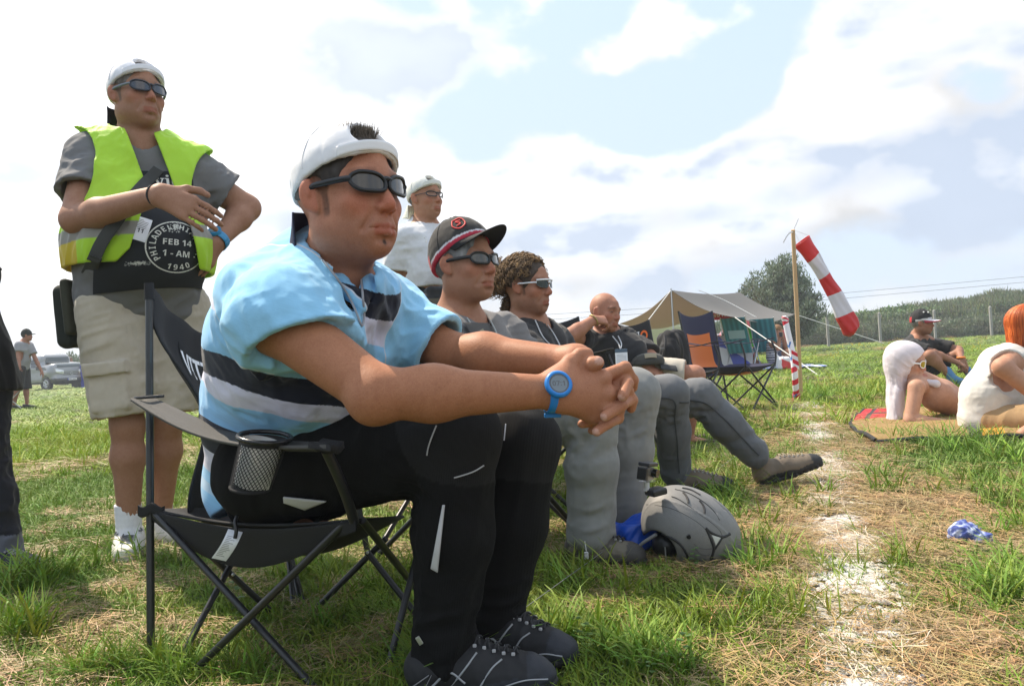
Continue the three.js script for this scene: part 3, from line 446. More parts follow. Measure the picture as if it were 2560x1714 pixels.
// a baseball cap: crown, peak, band; turned 0 = peak to the front, PI = peak to the back
function cap(parent, h, o = {}) {
  const { turn = 0, crown = [.8, .8, .8], peak = crown, r = .009, tilt = 0, drop = .3, cell = .004, len = .075, high = .012, peakUnder, edge, width = .077, label } = o, s = h.s;
  const qt = new THREE.Quaternion().setFromEuler(new THREE.Euler(tilt, turn, 0, 'YXZ')), hc = headFrame(h.at(0, .033, -.007), 0, 0, 0, s); hc.q = h.q.clone().multiply(qt);
  const at = (x, y, z) => V(x, y, z).multiplyScalar(s).applyQuaternion(hc.q).add(hc.o), dir = (x, y, z) => V(x, y, z).applyQuaternion(hc.q), qi = hc.q.clone().invert(), inv = (x, y, z) => V(x - hc.o.x, y - hc.o.y, z - hc.o.z).applyQuaternion(qi).divideScalar(s);
  const back = turn ? -.005 : 0;
  const F = new Field();
  F.egg(at(0, .004, back), [(.079) * s + r, (.09 + high) * s + r, .096 * s + r], hc.q, 0);
  const th = Math.max(.0055, cell * 2.7); F.egg(at(0, .002, back), [(.079) * s + r - th, (.09 + high) * s + r - th, .096 * s + r - th], hc.q, .001, { op: 'sub' });
  const lowF = o.lowF ?? .028, lowB = o.lowB ?? -.02;            // rim height at the peak side and at the strap side
  F.clip(at(0, lowF, .1), dir(0, -.2, -(lowB - lowF)), .003);
  if (o.opening) F.egg(at(0, lowB + .042, -.1), [.043 * s, .03 * s, .05 * s], hc.q, .004, { op: 'sub' });
  if (o.vents) for (const a of [-2.2, -1.1, 1.1, 2.2, .4, -.4]) F.ball(at(Math.sin(a) * .058, .082, Math.cos(a) * .066), .004, .001, { op: 'sub' });
  const g = thing0(parent, 'cap', solid(F, cell, o.paint ? (x, y, z) => o.paint(inv(x, y, z), x, y, z) : () => crown, { disp: (x, y, z, d) => { const p = inv(x, y, z), a = Math.atan2(p.x, p.z) * 3 / Math.PI, f = Math.abs(a - Math.round(a)); return .0012 * Math.exp(-f * f * 900) + .0012 * noise(x * 60, y * 60, z * 60); }, dispMax: .003 }), o.mat || M.cloth, label);
  { const ar = []; for (const a0 of [.52, 1.57, 2.62]) { const pts = []; for (let i = 0; i <= 24; i++) { const th = (i / 24 - .5) * 3.0, X = Math.sin(th) * Math.sin(a0), Z = Math.sin(th) * Math.cos(a0), p = at(X * (.0795 + r / s), .004 + Math.cos(th) * (.0905 + high + r / s), back + Z * (.0965 + r / s)); const q = inv(p.x, p.y, p.z); const okRim = q.y > lowF + (lowB - lowF) * (.1 - q.z) / .2 + .012, hole = o.opening && Math.hypot(q.x / .05, (q.y - lowB - .042) / .036, (q.z + .1) / .055) < 1; if (okRim && !hole) pts.push(p); else if (pts.length > 3) break; else pts.length = 0; } if (pts.length > 3) ar.push(tube(pts, .0011, 5, 40)); } if (ar.length) thing0(g, 'panel_seam', merge(ar), mat(crown.map((v) => v * .82), .9)); thing0(g, 'button', new THREE.SphereGeometry(.0065, 10, 8).translate(...at(0, .0045 + .09 + high + r / s, back).toArray()), mat(crown, .9)); }
  // peak: a curved tongue
  const V2 = (u, v) => { const a = (u - .5) * 2, ww = width * (1 - .12 * v), x = a * ww, edge0 = Math.sqrt(Math.max(0, 1 - Math.pow(a * width / .087, 2))) * .096 + back, out = len * Math.sqrt(Math.max(0, 1 - a * a * .96)); return at(x, lowF + .001 - drop * .06 * v - .4 * x * x / .08 * (o.curl ?? 1) * (.4 + .6 * v) + (o.peakUp || 0) * v, edge0 + .004 + out * v); };
  const pk = sheet(V2, 26, 10, .0035); pk.userData.local = 0;
  thing0(g, o.peakName || 'peak', pk, o.peakMat || mat(peak, .85, { bumpMap: rep(T.cloth, 1), bumpScale: .0004 }), undefined);
  if (o.band) { const rim = []; for (let i = 0; i <= 22; i++) { const a = Math.PI + (i / 22 - .5) * (o.bandArc || 1.6), yy = (Z) => lowF + (Z - .1) * (lowF - lowB) / .2; const z = Math.cos(a) * (.096 + (r - .002) / s) + back, x = Math.sin(a) * (.079 + (r - .002) / s); rim.push([x * 1.0, yy(z) + .002, z]); } thing0(g, 'strap', sheet((u, v) => { const i = Math.min(21.999, u * 22), k = Math.floor(i), f = i - k, a = rim[k], b = rim[k + 1]; return at((a[0] + (b[0] - a[0]) * f) * 1.0, a[1] + (b[1] - a[1]) * f + v * (o.bandH || .022), (a[2] + (b[2] - a[2]) * f)); }, 44, 4, .003), o.bandMat || mat(crown, .8)); }
  return { mesh: g, at, dir, inv };
}
function thing0(parent, name, geo, m, label) { return part(name, geo, m, parent, label); }
// wraparound sunglasses: frame, two lenses, two temples
function sunglasses(parent, h, o = {}) {
  const { frame = [.02, .022, .028], lens = M.lens, rim = true, name = 'sunglasses', hgt = .019, temple = .006, lift = 0, hw = .03, wrap = 1 } = o, s = h.s;
  const at = (x, y, z) => h.at(x, y + lift, z);
  const surf = (a, y) => { const x = .072 * Math.sin(a), z = .054 + .0545 * Math.cos(a) - .006 * (1 - wrap); return at(x, y, z); };   // the curve of the mask, a = angle about the face
  const fm = mat(frame, o.gloss ?? .38);
  const lensPt = (e, t, k) => { const a0 = .52, ca = Math.cos(t), sa = Math.sin(t), a = e * (a0 + k * .46 * Math.sign(ca) * Math.pow(Math.abs(ca), .75)), y = .001 + k * (hgt) * Math.sign(sa) * Math.pow(Math.abs(sa), .8) * (ca > .3 ? 1 - .28 * (ca - .3) : 1) + (ca * .0035); return [a, y]; };
  const grp = [], lensG = [];
  const fr = [];
  for (const e of [-1, 1]) {
    const ring = []; for (let i = 0; i < 36; i++) { const [a, y] = lensPt(e, i / 36 * 2 * Math.PI, 1); ring.push(surf(a, y)); }
    if (rim) fr.push(new THREE.TubeGeometry(new THREE.CatmullRomCurve3(ring, true), 72, (o.rimR || .0032) * s, 6, true));
    { const c0 = surf(e * .52, .001), P3 = [c0.x, c0.y, c0.z], I3 = [], n = 40; for (let k = 1; k <= 6; k++) for (let i = 0; i < n; i++) { const [a, y] = lensPt(e, i / n * 2 * Math.PI, k / 6), p = surf(a, y); P3.push(p.x, p.y, p.z); } for (let i = 0; i < n; i++) { const j = (i + 1) % n; I3.push(0, 1 + i, 1 + j); for (let k = 0; k < 5; k++) { const q = 1 + k * n; I3.push(q + i, q + n + i, q + n + j, q + i, q + n + j, q + j); } } const g = new THREE.BufferGeometry(); g.setAttribute('position', new THREE.Float32BufferAttribute(P3, 3)); g.setIndex(I3); g.computeVertexNormals(); lensG.push(g); }
    const t0 = surf(e * 1.02, .007), t1 = at(e * .079, .008, .035), t2 = at(e * .0815, .008, .012), t3 = at(e * .08, -.008, -.012);
    const tg = new THREE.TubeGeometry(new THREE.CatmullRomCurve3([surf(e * .95, .006), t0, t1, t2, t3]), 24, temple * .8 * s, 8); grp.push(tg);
  }
  fr.push(tube([surf(-.12, .006), surf(0, .0085), surf(.12, .006)], .0042 * s, 8, 12));
  if (o.topBar) fr.push(tube([-.95, -.6, -.3, 0, .3, .6, .95].map((a) => surf(a, .0165 + .002 * Math.cos(a * 2))), .0038 * s, 6, 40));
  const g = part(name, merge(fr), fm, parent, o.label);
  for (const l of lensG) part('lens', l, lens, g);
  for (const t of grp) part('temple', t, o.templeMat || fm, g);
  return g;
}
// an open or half closed hand: palm and five fingers on bones
function hand(F, wrist, dir, back, thumb, o = {}) {
  const { s = 1, curl = .35, spread = .06 } = o; dir = unit(dir); back = unit(back.clone().addScaledVector(dir, -back.dot(dir))); const side = new THREE.Vector3().crossVectors(dir, back).multiplyScalar(thumb);   // side points to the thumb
  const L = (a, b, c) => wrist.clone().addScaledVector(dir, a * s).addScaledVector(side, b * s).addScaledVector(back, c * s);
  const curls = Array.isArray(curl) ? curl : [curl, curl, curl, curl];
  F.cone(L(.0, .012, 0), L(.085, .03, .002), .022 * s, .014 * s, .02 * s, { flat: [back, 1.25] }); F.cone(L(0, -.008, 0), L(.08, -.026, 0), .022 * s, .013 * s, .02 * s, { flat: [back, 1.25] }); F.cone(L(.01, 0, 0), L(.082, .004, .002), .023 * s, .015 * s, .02 * s, { flat: [back, 1.25] });
  const len = [[.045, .027, .022], [.05, .031, .023], [.046, .029, .022], [.036, .021, .02]];
  for (let i = 0; i < 4; i++) {
    const off = .032 - i * .0205; let p = L(.083 - (i === 3 ? .012 : i === 0 ? .003 : 0), off, .001), a = curls[i] * .8, r = (i === 3 ? .0078 : .0092) * s;
    for (let j = 0; j < 3; j++) { const d = dir.clone().addScaledVector(side, (1.5 - i) * spread).normalize().multiplyScalar(Math.cos(a)).addScaledVector(back, -Math.sin(a)); const q = p.clone().addScaledVector(d, len[i][j] * s); F.cone(p, q, r, r * .92, .004 * s); p = q; r *= .92; a += curls[i] * 1.05; }
  }
  const tc = o.thumb ?? .5; const t0 = L(.02, .022, -.006), t1 = L(.05, .046 + .01 * tc, -.012 - .012 * (1 - tc)), t2 = L(.082, .05 + .02 * tc, -.016 - .02 * (1 - tc)), t3 = L(.105, .046 + .024 * tc, -.018 - .03 * (1 - tc));
  F.cone(t0, t1, .017 * s, .0125 * s, .016 * s); F.cone(t1, t2, .0118 * s, .0105 * s, .005 * s); F.cone(t2, t3, .0105 * s, .0085 * s, .004 * s);
  return F;
}
// folds in cloth: ridged noise drawn out along a direction
function folds(dir, freq, amp, seed = 0, sharp = 1) { const d = unit(dir); return (x, y, z) => { const t = (x * d.x + y * d.y + z * d.z) * .86; x -= d.x * t; y -= d.y * t; z -= d.z * t; const w = .5 * noise(x * freq * .5 + seed, y * freq * .5, z * freq * .5), n = noise(x * freq + seed + w, y * freq + w, z * freq + 3 * seed), m = noise(x * freq * 2.3 + seed, y * freq * 2.3 + 7, z * freq * 2.3); return amp * (sharp * (Math.abs(n) * 2 - .5) + .45 * (Math.abs(m) * 2 - .5)); }; }
const both = (...fs) => (x, y, z) => { let s = 0; for (const f of fs) s += f(x, y, z); return s; };
function near(c, r, f) { return (x, y, z) => { const q = ((x - c.x) ** 2 + (y - c.y) ** 2 + (z - c.z) ** 2) / (r * r); return q > 5 ? 0 : f(x, y, z) * Math.exp(-q); }; }
// a walking shoe along heel -> toe, sole down
function shoe(parent, heel, toe, up, o = {}) {
  const { color = [.03, .03, .032], sole = [.02, .02, .02], w = .05, high = .07, cell = .004, toeCap, laces = [.2, .2, .2], ankle, name = 'shoe' } = o, d = unit(toe.clone().sub(heel)), L = toe.distanceTo(heel); up = unit(up.clone().addScaledVector(d, -up.dot(d))); const sd = new THREE.Vector3().crossVectors(d, up), q = new THREE.Quaternion().setFromRotationMatrix(new THREE.Matrix4().makeBasis(d, up, sd));
  const at = (a, b, c) => heel.clone().addScaledVector(d, a * L).addScaledVector(up, b).addScaledVector(sd, c);
  const F = new Field(); F.cone(at(.14, .042, 0), at(.45, .05, 0), .04, .044, .03); F.cone(at(.45, .046, 0), at(.8, .036, .004), .044, .034, .03, { flat: [up, 1.05] }); F.cone(at(.62, .03, 0), at(.88, .028, 0), w * .92, .034, .03, { flat: [up, 1.3] });
  F.cone(at(.16, .05, 0), ankle || at(.2, high + .03, 0), .042, .043, .03);
  F.clip(at(0, .012, 0), up.clone().negate(), .004); if (!ankle) F.clip(at(.25, high + .02, 0), up.clone().addScaledVector(d, .25), .003);
  const m = part(name, solid(F, cell, (x, y, z) => { const p = V(x, y, z).sub(heel), t = p.dot(d) / L, b = p.dot(up); if (toeCap && (t > .82 || b < .032 + .01 * noise(x * 30, y * 30, z * 30))) return toeCap; return o.paint ? o.paint(t, b, p.dot(sd)) : color; }, { disp: folds(sd, 45, .0014, 2), dispMax: .004 }), M.shoe, parent);
  const S = new Field(); S.cone(at(.13, .01, 0), at(.5, .01, 0), .04, .041, .02, { flat: [up, 2.6] }); S.cone(at(.5, .01, 0), at(.86, .014, 0), .041, .04, .02, { flat: [up, 2.6] });
  part('sole', solid(S, cell, (x, y, z) => sole, { disp: (x, y, z) => .003 * Math.sign(Math.sin(V(x, y, z).sub(heel).dot(d) * 260)), dispMax: .004 }), M.shoe, m);
  const onUp = (t, c, lift) => { const p = at(t, .16, c); for (let i = 0; i < 60; i++) { const e = evalList(F.p, p.x, p.y, p.z); if (e < .0008) break; p.addScaledVector(up, -Math.max(.0006, e * .7)); } return p.addScaledVector(up, lift); };
  if (laces) {
    const ls = [], ey = []; for (let i = 0; i < 6; i++) { const t = .4 + i * .062, w0 = .021 - i * .0012, c = (k) => onUp(t + .02 + .03 * k, w0 * (k * 2 - 1), .002 + .003 * Math.sin(Math.PI * k)); ls.push(tube([c(0), c(.25), c(.5), c(.75), c(1)], .002, 5, 8), tube([0, .25, .5, .75, 1].map((k) => onUp(t + .02 + .03 * (1 - k), w0 * (k * 2 - 1), .002 + .004 * Math.sin(Math.PI * k))), .002, 5, 8)); for (const e of [-1, 1]) ey.push(boxAt(.007, .006, .005, ...onUp(t + .02, e * (w0 + .003), .001).toArray(), q, .0015)); }
    if (o.bow) { const k = onUp(.4, 0, .006); ls.push(tube([k, onUp(.36, -.02, .02), onUp(.42, -.045, .012), onUp(.44, -.02, .01), k], .0026, 5, 20), tube([k, onUp(.36, .022, .018), onUp(.44, .045, .008), onUp(.45, .018, .01), k], .0026, 5, 20), tube([k, onUp(.5, .012, .008), onUp(.62, .018, .004)], .0026, 5, 10)); }
    part('laces', merge(ls), mat(laces, .9), m); part('eyelets', merge(ey), o.eyeMat || mat([.3, .3, .3], .5), m);
  }
  for (const [pts, w] of o.lines || []) for (const e of [-1, 1]) part('seam', tube(pts.map(([t, b]) => { const p = at(t, b, e * .12); for (let i = 0; i < 60; i++) { const d2 = evalList(F.p, p.x, p.y, p.z); if (d2 < .0008) break; p.addScaledVector(sd, -e * Math.max(.0006, d2 * .7)); } return p.addScaledVector(sd, e * .0008); }), w, 5, 16), o.lineMat || mat([.3, .3, .3], .6), m);
  return m;
}
// ---------- the man in the striped shirt ----------
{
  const man = thing('person', 'man in a blue, navy and white striped shirt and black trousers, hands clasped', 'man', [-.35, 0, -1.62]);
  const fwd = V(.92, 0, .39), left = V(.39, 0, -.92);
  const shR = P(692, 800, 1.37), elR = P(945, 985, 1.27), wrR = P(1392, 978, 1.335), shL = P(968, 792, 1.68), elL = P(1125, 885, 1.6), wrL = P(1440, 905, 1.44);
  const pel = P(735, 1150, 1.86), waist = P(728, 1010, 1.79), chest = P(772, 868, 1.62), neck = P(828, 742, 1.52);
  const hipR = P(740, 1168, 1.69), hipL = P(800, 1160, 1.92), knR = P(1150, 1092, 1.47), knL = P(1305, 1105, 1.68), anR = P(1105, 1600, 1.52), anL = P(1235, 1560, 1.68);
  const H = headFrame(P(868, 499, 1.44), 50, 4, 0, 1.03);
  // body
  const B = new Field();
  B.cone(pel, waist, .17, .18, .05, { flat: [fwd, 1.2] }); B.cone(waist, chest, .18, .15, .06, { flat: [fwd, 1.2] }); B.cone(chest, neck, .14, .07, .06);
  B.cone(chest.clone().lerp(neck, .5), shR, .068, .054, .04); B.cone(chest.clone().lerp(neck, .5), shL, .068, .054, .04);
  B.cone(hipR, knR, .075, .05, .05); B.cone(knR, anR, .045, .035, .03); B.cone(hipL, knL, .075, .05, .05); B.cone(knL, anL, .045, .035, .03);
  for (const [a, b, c] of [[shR, elR, wrR], [shL, elL, wrL]]) {
    B.cone(a, b, .056, .042, .03); B.cone(b, b.clone().lerp(c, .3), .042, .0425, .02); B.cone(b.clone().lerp(c, .3), c, .0425, .0265, .03, { flat: [V(0, 0, 1), 1.08] });
  }
  B.ball(elR.clone().add(V(-.01, -.01, .004)), .037, .02);
  B.cone(H.at(0, -.055, -.03), neck.clone(), .055, .07, .022); B.cone(H.at(0, -.07, -.01), neck.clone().addScaledVector(fwd, .035), .042, .052, .02);
  B.cone(neck.clone().add(V(-.01, .01, 0)), shR.clone().lerp(neck, .4), .052, .045, .04); B.cone(neck, chest.clone().addScaledVector(fwd, .09), .075, .08, .05);
  head(B, H, { fat: .006, jaw: 1.06, nose: 1.02, mouth: -.0004 });
  // right hand: back to the camera, fingers through those of the other hand
  const hk = (sx, sy, d) => P(sx, sy, d);
  const R0 = hk(1400, 975, 1.335);
  B.cone(R0, hk(1500, 948, 1.345), .03, .0155, .022, { flat: [V(.1, .1, 1), 1.2] }); B.cone(R0, hk(1515, 985, 1.343), .03, .015, .02, { flat: [V(.1, .1, 1), 1.2] }); B.cone(R0, hk(1508, 1018, 1.347), .028, .015, .02, { flat: [V(.1, .1, 1), 1.2] }); B.cone(R0, hk(1478, 1040, 1.355), .026, .014, .02, { flat: [V(.1, .1, 1), 1.2] });
  for (const [x, y, d] of [[1512, 945, 1.338], [1526, 985, 1.336], [1517, 1020, 1.34], [1488, 1040, 1.35]]) B.ball(hk(x, y, d), .0105, .01);
  const fing = (pts, r, k = .0035) => { for (let i = 0; i + 1 < pts.length; i++) B.cone(hk(...pts[i]), hk(...pts[i + 1]), r * (1 - .06 * i), r * (1 - .06 * (i + 1)), k); };
  fing([[1512, 938, 1.345], [1563, 918, 1.365], [1582, 950, 1.385], [1582, 968, 1.395]], .0112, .005);
  fing([[1526, 982, 1.343], [1568, 975, 1.37], [1581, 1000, 1.385], [1578, 1020, 1.39]], .0108, .005);
  fing([[1517, 1018, 1.346], [1548, 1025, 1.37], [1545, 1045, 1.38], [1535, 1052, 1.385]], .0102, .005);
  fing([[1488, 1042, 1.355], [1500, 1065, 1.375], [1480, 1075, 1.39]], .009, .005);
  B.cone(hk(1405, 950, 1.335), hk(1425, 908, 1.345), .021, .0155, .02); fing([[1425, 908, 1.345], [1450, 887, 1.352], [1468, 884, 1.355]], .0125, .006);
  // left hand from behind: palm, thumb over, finger tips round to the front
  B.cone(wrL, hk(1495, 960, 1.4), .028, .02, .02); B.cone(wrL, hk(1500, 1010, 1.41), .026, .019, .02);
  B.cone(hk(1425, 915, 1.4), hk(1465, 912, 1.355), .017, .0135, .012); fing([[1462, 913, 1.352], [1482, 910, 1.338], [1494, 906, 1.335]], .0132, .005);
  fing([[1520, 950, 1.395], [1562, 945, 1.375], [1570, 958, 1.345], [1557, 990, 1.318]], .0112);
  fing([[1525, 985, 1.395], [1572, 1000, 1.375], [1555, 1012, 1.34], [1513, 1040, 1.318]], .0112);
  fing([[1520, 1015, 1.395], [1545, 1045, 1.375], [1520, 1058, 1.345], [1492, 1078, 1.33]], .0105);
  fing([[1490, 1030, 1.4], [1485, 1052, 1.385], [1466, 1056, 1.375], [1455, 1059, 1.37]], .0098);
  B.ball(hk(1538, 958, 1.375), .02, .01); B.ball(hk(1535, 1000, 1.385), .018, .01);
  const tone = [.45, .198, .118], armTone = [.37, .158, .076];
  const sc = skinColor(tone, H, { stubble: .42, goatee: .9, side: -.036, brow: [.035, .022, .016] }), nails = [[1551, 999, 1.312], [1506, 1045, 1.31], [1487, 1083, 1.322], [1499, 900, 1.325]].map((a) => hk(...a));
  man.userData.tone = 1;
  const body = part('body', solid(B, .0034, (x, y, z) => { let c = sc(x, y, z); const far = Math.hypot(x - H.o.x, y - H.o.y, z - H.o.z); if (far > .2) { const n = noise(x * 420, y * 420, z * 420); c = mixc(c, [armTone[0] * (1 + .1 * n), armTone[1] * (1 + .12 * n), armTone[2] * (1 + .12 * n)], .8); if (x > wrR.x - .01) { c = mixc(c, [.46, .21, .125], .5); for (const q of nails) if (Math.hypot(x - q.x, y - q.y, z - q.z) < .0085) c = [.56, .32, .24]; } } return c; }), M.skin, man);
  // arm hair catching the light
  {
    const r = rng(31), hairs = [], pa = body.geometry.attributes.position.array, na = body.geometry.attributes.normal.array, n = pa.length / 3; const off = man.position;
    for (let tries = 0; hairs.length < 6500 && tries < 900000; tries++) {
      const i = Math.floor(r() * n), x = pa[i * 3] + off.x, y = pa[i * 3 + 1] + off.y, z = pa[i * 3 + 2] + off.z; const p = V(x, y, z);
      let ok = false, ax; for (const [a, b] of [[elR, wrR], [elL, wrL]]) { const ab = b.clone().sub(a), t = p.clone().sub(a).dot(ab) / ab.lengthSq(); if (t > -.1 && t < .93 && p.distanceTo(a.clone().addScaledVector(ab, t)) < .062) { ok = true; ax = unit(ab); } }
      if (!ok) continue; const N = V(na[i * 3], na[i * 3 + 1], na[i * 3 + 2]); if (r() > .35 + .65 * Math.max(0, N.y)) continue;
      const d = N.clone().multiplyScalar(.5).addScaledVector(ax, .8).add(V(r() - .5, r() - .7, r() - .5).multiplyScalar(.7)).normalize(), q = p.clone().addScaledVector(d, .006 + .008 * r()), sd = d.clone().cross(N).normalize().multiplyScalar(.00028);
      const g = new THREE.BufferGeometry(); g.setAttribute('position', new THREE.Float32BufferAttribute([p.x - sd.x, p.y - sd.y, p.z - sd.z, p.x + sd.x, p.y + sd.y, p.z + sd.z, q.x, q.y, q.z], 3)); g.setAttribute('normal', new THREE.Float32BufferAttribute([N.x, N.y, N.z, N.x, N.y, N.z, N.x, N.y, N.z], 3)); hairs.push(g);
    }
    part('arm_hair', mergeGeometries(hairs), mat([.2, .11, .05], .5), man).userData.kind = 'stuff';
  }
  // shirt
  const S = new Field(), up = chest.clone().sub(waist).normalize();
  S.cone(pel.clone().add(V(-.05, -.04, 0)), waist, .165, .185, .05, { flat: [left, 1.06] }); S.cone(waist, chest, .185, .18, .07, { flat: [left, 1.04] }); S.cone(chest, neck, .17, .095, .07);
  S.ball(waist.clone().addScaledVector(fwd, .09), .14, .08); S.ball(chest.clone().add(V(-.07, .02, 0)), .12, .08); S.cone(P(782, 640, 1.56), P(655, 742, 1.5), .052, .085, .06); S.cone(P(782, 640, 1.56), chest, .06, .1, .06);
  S.cone(chest.clone().lerp(neck, .6), shR, .105, .086, .07); S.cone(chest.clone().lerp(neck, .6), shL, .105, .08, .07);
  S.cone(shR, shR.clone().lerp(elR, .85), .076, .074, .04); S.cone(shR.clone().lerp(elR, .1), P(695, 880, 1.37), .068, .05, .05);
  S.cone(shL, shL.clone().lerp(elL, .95), .07, .078, .04);
  const cutR = P(768, 850, 1.34), nR = V(.3, -.88, .3), cutL = P(1108, 845, 1.6), nL = V(.62, -.42, .30);
  const sleeveCut = (c, n, sh) => { const a = c.clone().addScaledVector(n, .12); return (x, y, z) => { const t = (x - c.x) * n.x + (y - c.y) * n.y + (z - c.z) * n.z; const w = Math.hypot(x - a.x, y - a.y, z - a.z) - .17; return Math.max(-t, w); }; };
  S.push(sleeveCut(cutR, unit(nR)), .003, { op: 'sub' }); S.push(sleeveCut(cutL, unit(nL)), .003, { op: 'sub' });
  S.cone(shR.clone().lerp(elR, .15), shR.clone().lerp(elR, 1), .06, .068, .003, { op: 'sub' }); S.cone(P(720, 850, 1.36), P(698, 915, 1.33), .045, .05, .008, { op: 'sub' }); S.cone(shL.clone().lerp(elL, .5), elL.clone().addScaledVector(elL.clone().sub(shL), .3), .054, .066, .003, { op: 'sub' });
  // neck opening with a V at the front
  const nb = [P(770, 582, 1.52), P(803, 640, 1.47), P(850, 706, 1.425), P(903, 764, 1.395)], nf = [P(903, 764, 1.395), P(921, 718, 1.44), P(918, 672, 1.52)];
  S.cone(nb[1], shR.clone().lerp(neck, .25), .03, .08, .06); S.cone(nb[2], P(800, 790, 1.42), .03, .09, .06); S.cone(nf[1], shL.clone().lerp(neck, .3), .03, .075, .06);
  S.cone(H.at(0, -.05, -.02), P(848, 680, 1.5), .062, .066, .006, { op: 'sub' }); S.cone(P(862, 680, 1.46), P(905, 742, 1.375), .064, .028, .006, { op: 'sub' }); S.chain(nb, [.012, .0125, .0125, .012], .008); S.chain(nf, [.012, .0125, .012], .008); S.clip(P(640, 1205, 1.6), unit(P(816, 1112, 1.5).sub(P(512, 1296, 1.7)).cross(left)).multiplyScalar(-1), .004);
  const f1 = folds(up.clone().addScaledVector(fwd, .9), 15, .0045, 1), f2 = both(folds(V(.75, -.5, .3), 17, .008, 4), folds(V(.2, -.9, .3), 30, .004, 8)), f3 = folds(V(1, -.25, .2), 13, .004, 9);
  const side = (x, y, z, a, b) => { const ab = b.clone().sub(a), t = Math.max(-.6, Math.min(1, ((x - a.x) * ab.x + (y - a.y) * ab.y + (z - a.z) * ab.z) / ab.lengthSq())); return Math.hypot(x - a.x - ab.x * t, y - a.y - ab.y * t, z - a.z - ab.z * t); };
  const SU = unit(V(.28, .95, 0)), SO = P(565, 1008, 1.53), sRa = shR.clone().add(V(-.01, .04, .02)), sLa = shL.clone().add(V(0, .03, -.02));
  const stripes = (x, y, z) => {
    const t = (x - SO.x) * SU.x + (y - SO.y) * SU.y + (z - SO.z) * SU.z + .012 * noise(x * 9, y * 9, z * 9);
    const sR = side(x, y, z, sRa, elR) - .118, sL = side(x, y, z, sLa, elL) - .13;
    return [Math.min(1, Math.max(0, .5 + Math.min(sR, sL) * 2.5)), (t + .4) / .8];
  };
  const stripeTex = dataTex(512, 1024, (u, v, i, j) => {
    const t = v * .8 - .4, s = (u - .5) / 2.5, n = .02 * noise(i * .9, j * .9, 3), e = .0012 * noise(i * .8, j * .1, 5);
    const blue = [.54, .76, .91], navy = [.075, .095, .16], white = [.80, .80, .87], pale = [.68, .80, .90];
    if (s < 0) return [blue[0] + n + .02, blue[1] + n + .02, blue[2] + n];
    if (s < .0028) return [.80, .83, .87];
    const c = [blue, navy, white, blue, navy, white, blue, navy, white, blue, pale, blue][[.28, .232, .183, .092, .046, .008, -.057, -.126, -.183, -.211, -.235, -9].findIndex((b) => t + e > b)];
    return [c[0] + n, c[1] + n, c[2] + n];
  }, true, false);
  stripeTex.channel = 1;
  part('shirt', solid(S, .0042, null, { uv: stripes, disp: both(near(P(730, 900, 1.45), .2, f2), near(P(620, 1150, 1.6), .28, f3), near(cutR, .16, f1), near(P(940, 800, 1.5), .16, folds(up, 26, .006, 3)), folds(V(1, .3, .2), 9, .003, 6)), dispMax: .024 }), mat([1, 1, 1], .92, { map: stripeTex, bumpMap: rep(T.cloth, 9), bumpScale: .0003, sheen: .3, sheenColor: LINC(1, 1, 1), physical: true }), man);
  // trousers
  const Tr = new Field();
  Tr.cone(pel.clone().add(V(-.035, -.035, 0)), pel.clone().add(V(.06, .02, .02)), .15, .15, .05, { flat: [fwd, 1.1] });
  Tr.cone(hipR.clone().add(V(-.06, -.005, .02)), knR.clone().lerp(hipR, .25), .108, .092, .05); Tr.cone(knR.clone().lerp(hipR, .25), knR, .092, .077, .05); Tr.cone(hipL, knL, .115, .08, .05);
  Tr.cone(knR, knR.clone().lerp(anR, .45), .077, .079, .03); Tr.cone(knR.clone().lerp(anR, .45), anR.clone().add(V(0, -.02, 0)), .078, .062, .03);
  Tr.cone(knL, knL.clone().lerp(anL, .45), .079, .076, .03); Tr.cone(knL.clone().lerp(anL, .45), anL, .075, .058, .03);
  const ft = folds(V(.3, 1, .1), 13, .006, 12), fk = folds(V(.9, -.5, .1), 22, .010, 15);
  const trs = part('trousers', solid(Tr, .0048, (x, y, z) => { const kp = Math.min(Math.hypot(x - knR.x, y - knR.y - .02, z - knR.z), Math.hypot(x - knL.x, y - knL.y - .02, z - knL.z)); const c = kp < .12 ? .018 : .008; return [c, c, c * 1.04]; }, { disp: both(near(P(1060, 1190, 1.5), .12, fk), ft, near(P(1120, 1560, 1.5), .12, folds(V(1, .2, 0), 26, .007, 17)), near(P(1240, 1520, 1.66), .12, folds(V(1, .1, 0), 26, .007, 18))), dispMax: .02 }), mat([1, 1, 1], .95, { vertexColors: true, bumpMap: rep(T.knit, 10), bumpScale: .0011, physical: true, specularIntensity: .35 }), man);
  // reflective flashes and white seam stitches lie on the cloth
  const onCloth = (fld, a, b) => { const d = b.clone().sub(a); let t = 0; for (let i = 0; i < 60; i++) { const p = a.clone().addScaledVector(d, t), e = evalList(fld.p, p.x, p.y, p.z); if (e < .001) break; t += Math.max(.0008, e * .7) / d.length(); } return a.clone().addScaledVector(d, t); };
  const stick = (sx, sy, d = 1.1, lift = .007) => { const dr = dirOf(sx, sy), a = camera.position.clone().addScaledVector(dr, d), p = onCloth(Tr, a, camera.position.clone().addScaledVector(dr, 2.2)); return p.addScaledVector(unit(dr), -lift); };
  const patch = (quad, nu, nv, th, lift) => sheet((u, v) => { const [a, b, c, d] = quad; const x = (a[0] * (1 - u) + b[0] * u) * (1 - v) + (d[0] * (1 - u) + c[0] * u) * v, y = (a[1] * (1 - u) + b[1] * u) * (1 - v) + (d[1] * (1 - u) + c[1] * u) * v; return stick(x, y, 1.1, lift); }, nu, nv, th);
  const flash = mat([.5, .5, .52], .5);
